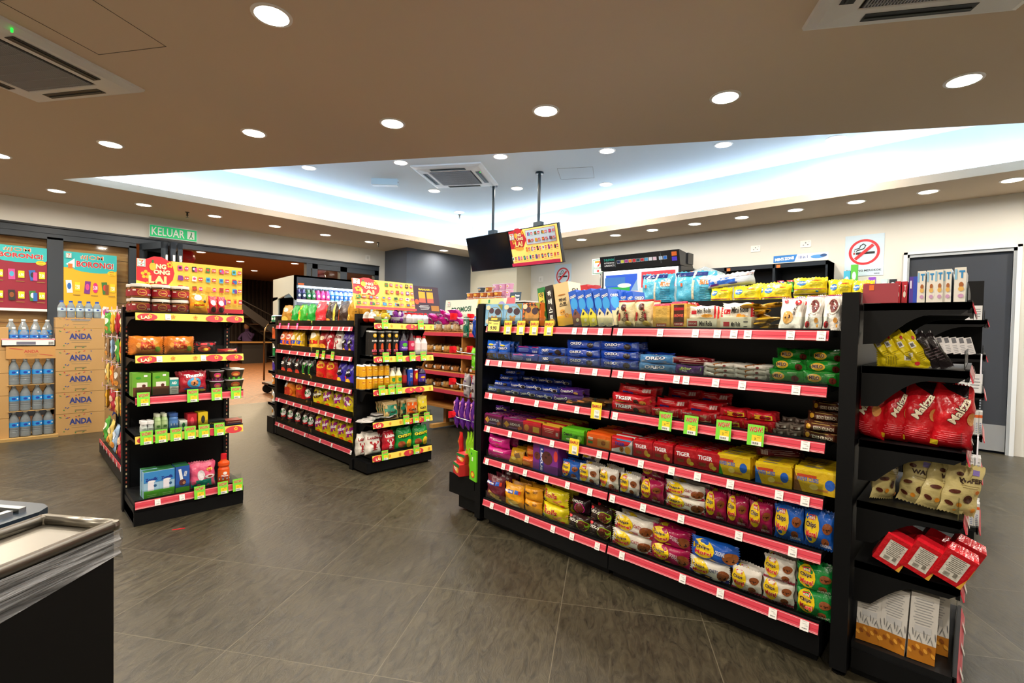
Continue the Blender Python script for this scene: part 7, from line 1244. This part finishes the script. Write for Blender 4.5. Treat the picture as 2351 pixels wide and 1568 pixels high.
for i, (c, d, x) in enumerate((('d8b83a', 'small gold carton', .85), ('d8404a', 'small red and cream carton', 1.08), ('a8704a', 'small brown carton', 1.22), ('6ab43a', 'small green carton', .72))):
    carton(f'wc{i}', 'small_carton', d, 'box', .11, .17, .06, c, [('r', 0, 0, .4, .3, 'f0e8d0')]); inst(f'wc{i}', FW_.w(x, .1, 1.861), NEG, f'{d} on the middle bay of the wall shelving')
# low shelf by the sign
e = empty('wall_shelf', 'narrow white wall shelf with toiletries below the no smoking sign', 'shelf', (7.95, 1.35, 1.92), NEG); b = MB(); b.box(0, .55, 0, .18, 0, .03, mat('e8e8e4')); b.obj('shelf_board', e); b = MB(); b.box(.35, .5, -.003, 0, -.01, .07, mat('9ae04a')); b.obj('promo_tag', e)
for i, (c, d, x, h) in enumerate((('8a4ac0', 'purple and white toiletry box', .3, .2), ('c8e0dc', 'pale teal toiletry box', .43, .17), ('d8b82a', 'yellow toiletry box', .18, .15), ('24282c', 'black toiletry box', .52, .16), ('4ab8d8', 'bright blue toiletry box', .02, .3), ('5ab83a', 'green and orange toiletry box', .1, .38))):
    carton(f'tb{i}', 'toiletry_box', d, 'toiletries', .075, h, .06, c, [('e', 0, .1, .6, .3, 'f0f0f4'), ('r', 0, -.3, .7, .1, 'e0e0e8')]); inst(f'tb{i}', FW_.o+Vector((.21+.05, -2.2-x, 1.951)), NEG, f'{d} on the narrow white wall shelf')

# ------------------------------------------------------------------ foreground: stainless counter and freezer
D = radians(36); PC = onZ(278, 1196, .76)
e = empty('stainless_counter', 'black waste counter with stainless top and stretch film at lower left', 'counter', (PC.x, PC.y, 0), D); ss = mat('8f8a80', 'metal', .34)
LC, WC = 1.6, .262
b = MB(); b.box(-LC, -.012, .012, WC-.01, .0, .735, mat('040404', 'black', .6)); b.obj('body', e)
b = MB(); b.box(-LC, -.02, .02, WC-.02, .735, .742, ss)
for pts in ([(-LC, .012, .752), (-.02, .012, .752)], [(-LC, WC-.012, .752), (-.02, WC-.012, .752)], [(-.012, .02, .752), (-.012, WC-.02, .752)]): b.tube(pts, .016, ss, 12)
for p in ((-.015, .015), (-.015, WC-.015)): b.lathe([(.001, .735), (.017, .74), (.02, .752), (.017, .764), (.001, .768)], ss, 14, (p[0], p[1], 0))
b.obj('steel_top', e)
b = MB(); fm = film_mat(); n = 24; V = []; r = random.Random(2)
for i in range(n+1):
    x = -LC+(LC+.0)*i/n; zb = .735-.19+.12*(i/n)**1.5
    for j in range(7): t = j/6; V.append((x, .002-.006*sin(j*1.9+i*.35)*(.6 if j in (0, 6) else 1), .738+(zb-.738)*t))
b.add(V, [(i*7+j, i*7+j+1, i*7+j+8, i*7+j+7) for i in range(n) for j in range(6)], fm, True)
V = [(.004+.004*sin(j*2+i), .0+(WC-.01)*i/6, .738-.1*j/4) for i in range(7) for j in range(5)]
b.add(V, [(i*5+j, i*5+j+1, i*5+j+6, i*5+j+5) for i in range(6) for j in range(4)], fm, True); b.obj('stretch_film', e)
b = MB(); b.box(-.42, -.34, -.0075, -.007, .655, .672, mat('c8505a')); b.obj('red_label', e)
PF = PC+Vector((cos(D), sin(D), 0))*.055+Vector((-sin(D), cos(D), 0))*.30
e = empty('chest_freezer', 'dark blue chest freezer corner with glass lid at the left edge', 'freezer', (PF.x, PF.y, -.03), D); nb = mat('1a2836', 'plastic', .35)
b = MB(); b.prism([(-1.2, 0), (-.05, 0), (-.015, .015), (0, .05), (0, .5), (-1.2, .5)], .0, .76, nb); b.prism([(-1.2, -.01), (-.05, -.01), (-.01, .01), (.01, .05), (.01, .51), (-1.2, .51)], .76, .795, nb); b.obj('cabinet', e)
b = MB(); b.box(-1.2, -.06, .05, .46, .795, .80, mat('a8b0a0', 'glass')); b.obj('glass_lid', e); b = MB(); b.box(-1.2, -.09, .03, .05, .795, .81, mat('a8acae', 'metal')); b.box(-.075, -.055, .03, .46, .795, .81, mat('a8acae', 'metal')); b.obj('lid_frame', e)
p = onZ(410, 1215, 0); b = MB(); b.box(-.035, .035, -.004, .004, 0, .003, mat('c81c28')); tag(b.obj('tape_strip', None, (p.x, p.y, 0), radians(-20)), 'small red tape strip on the floor before the left end bay', 'tape')
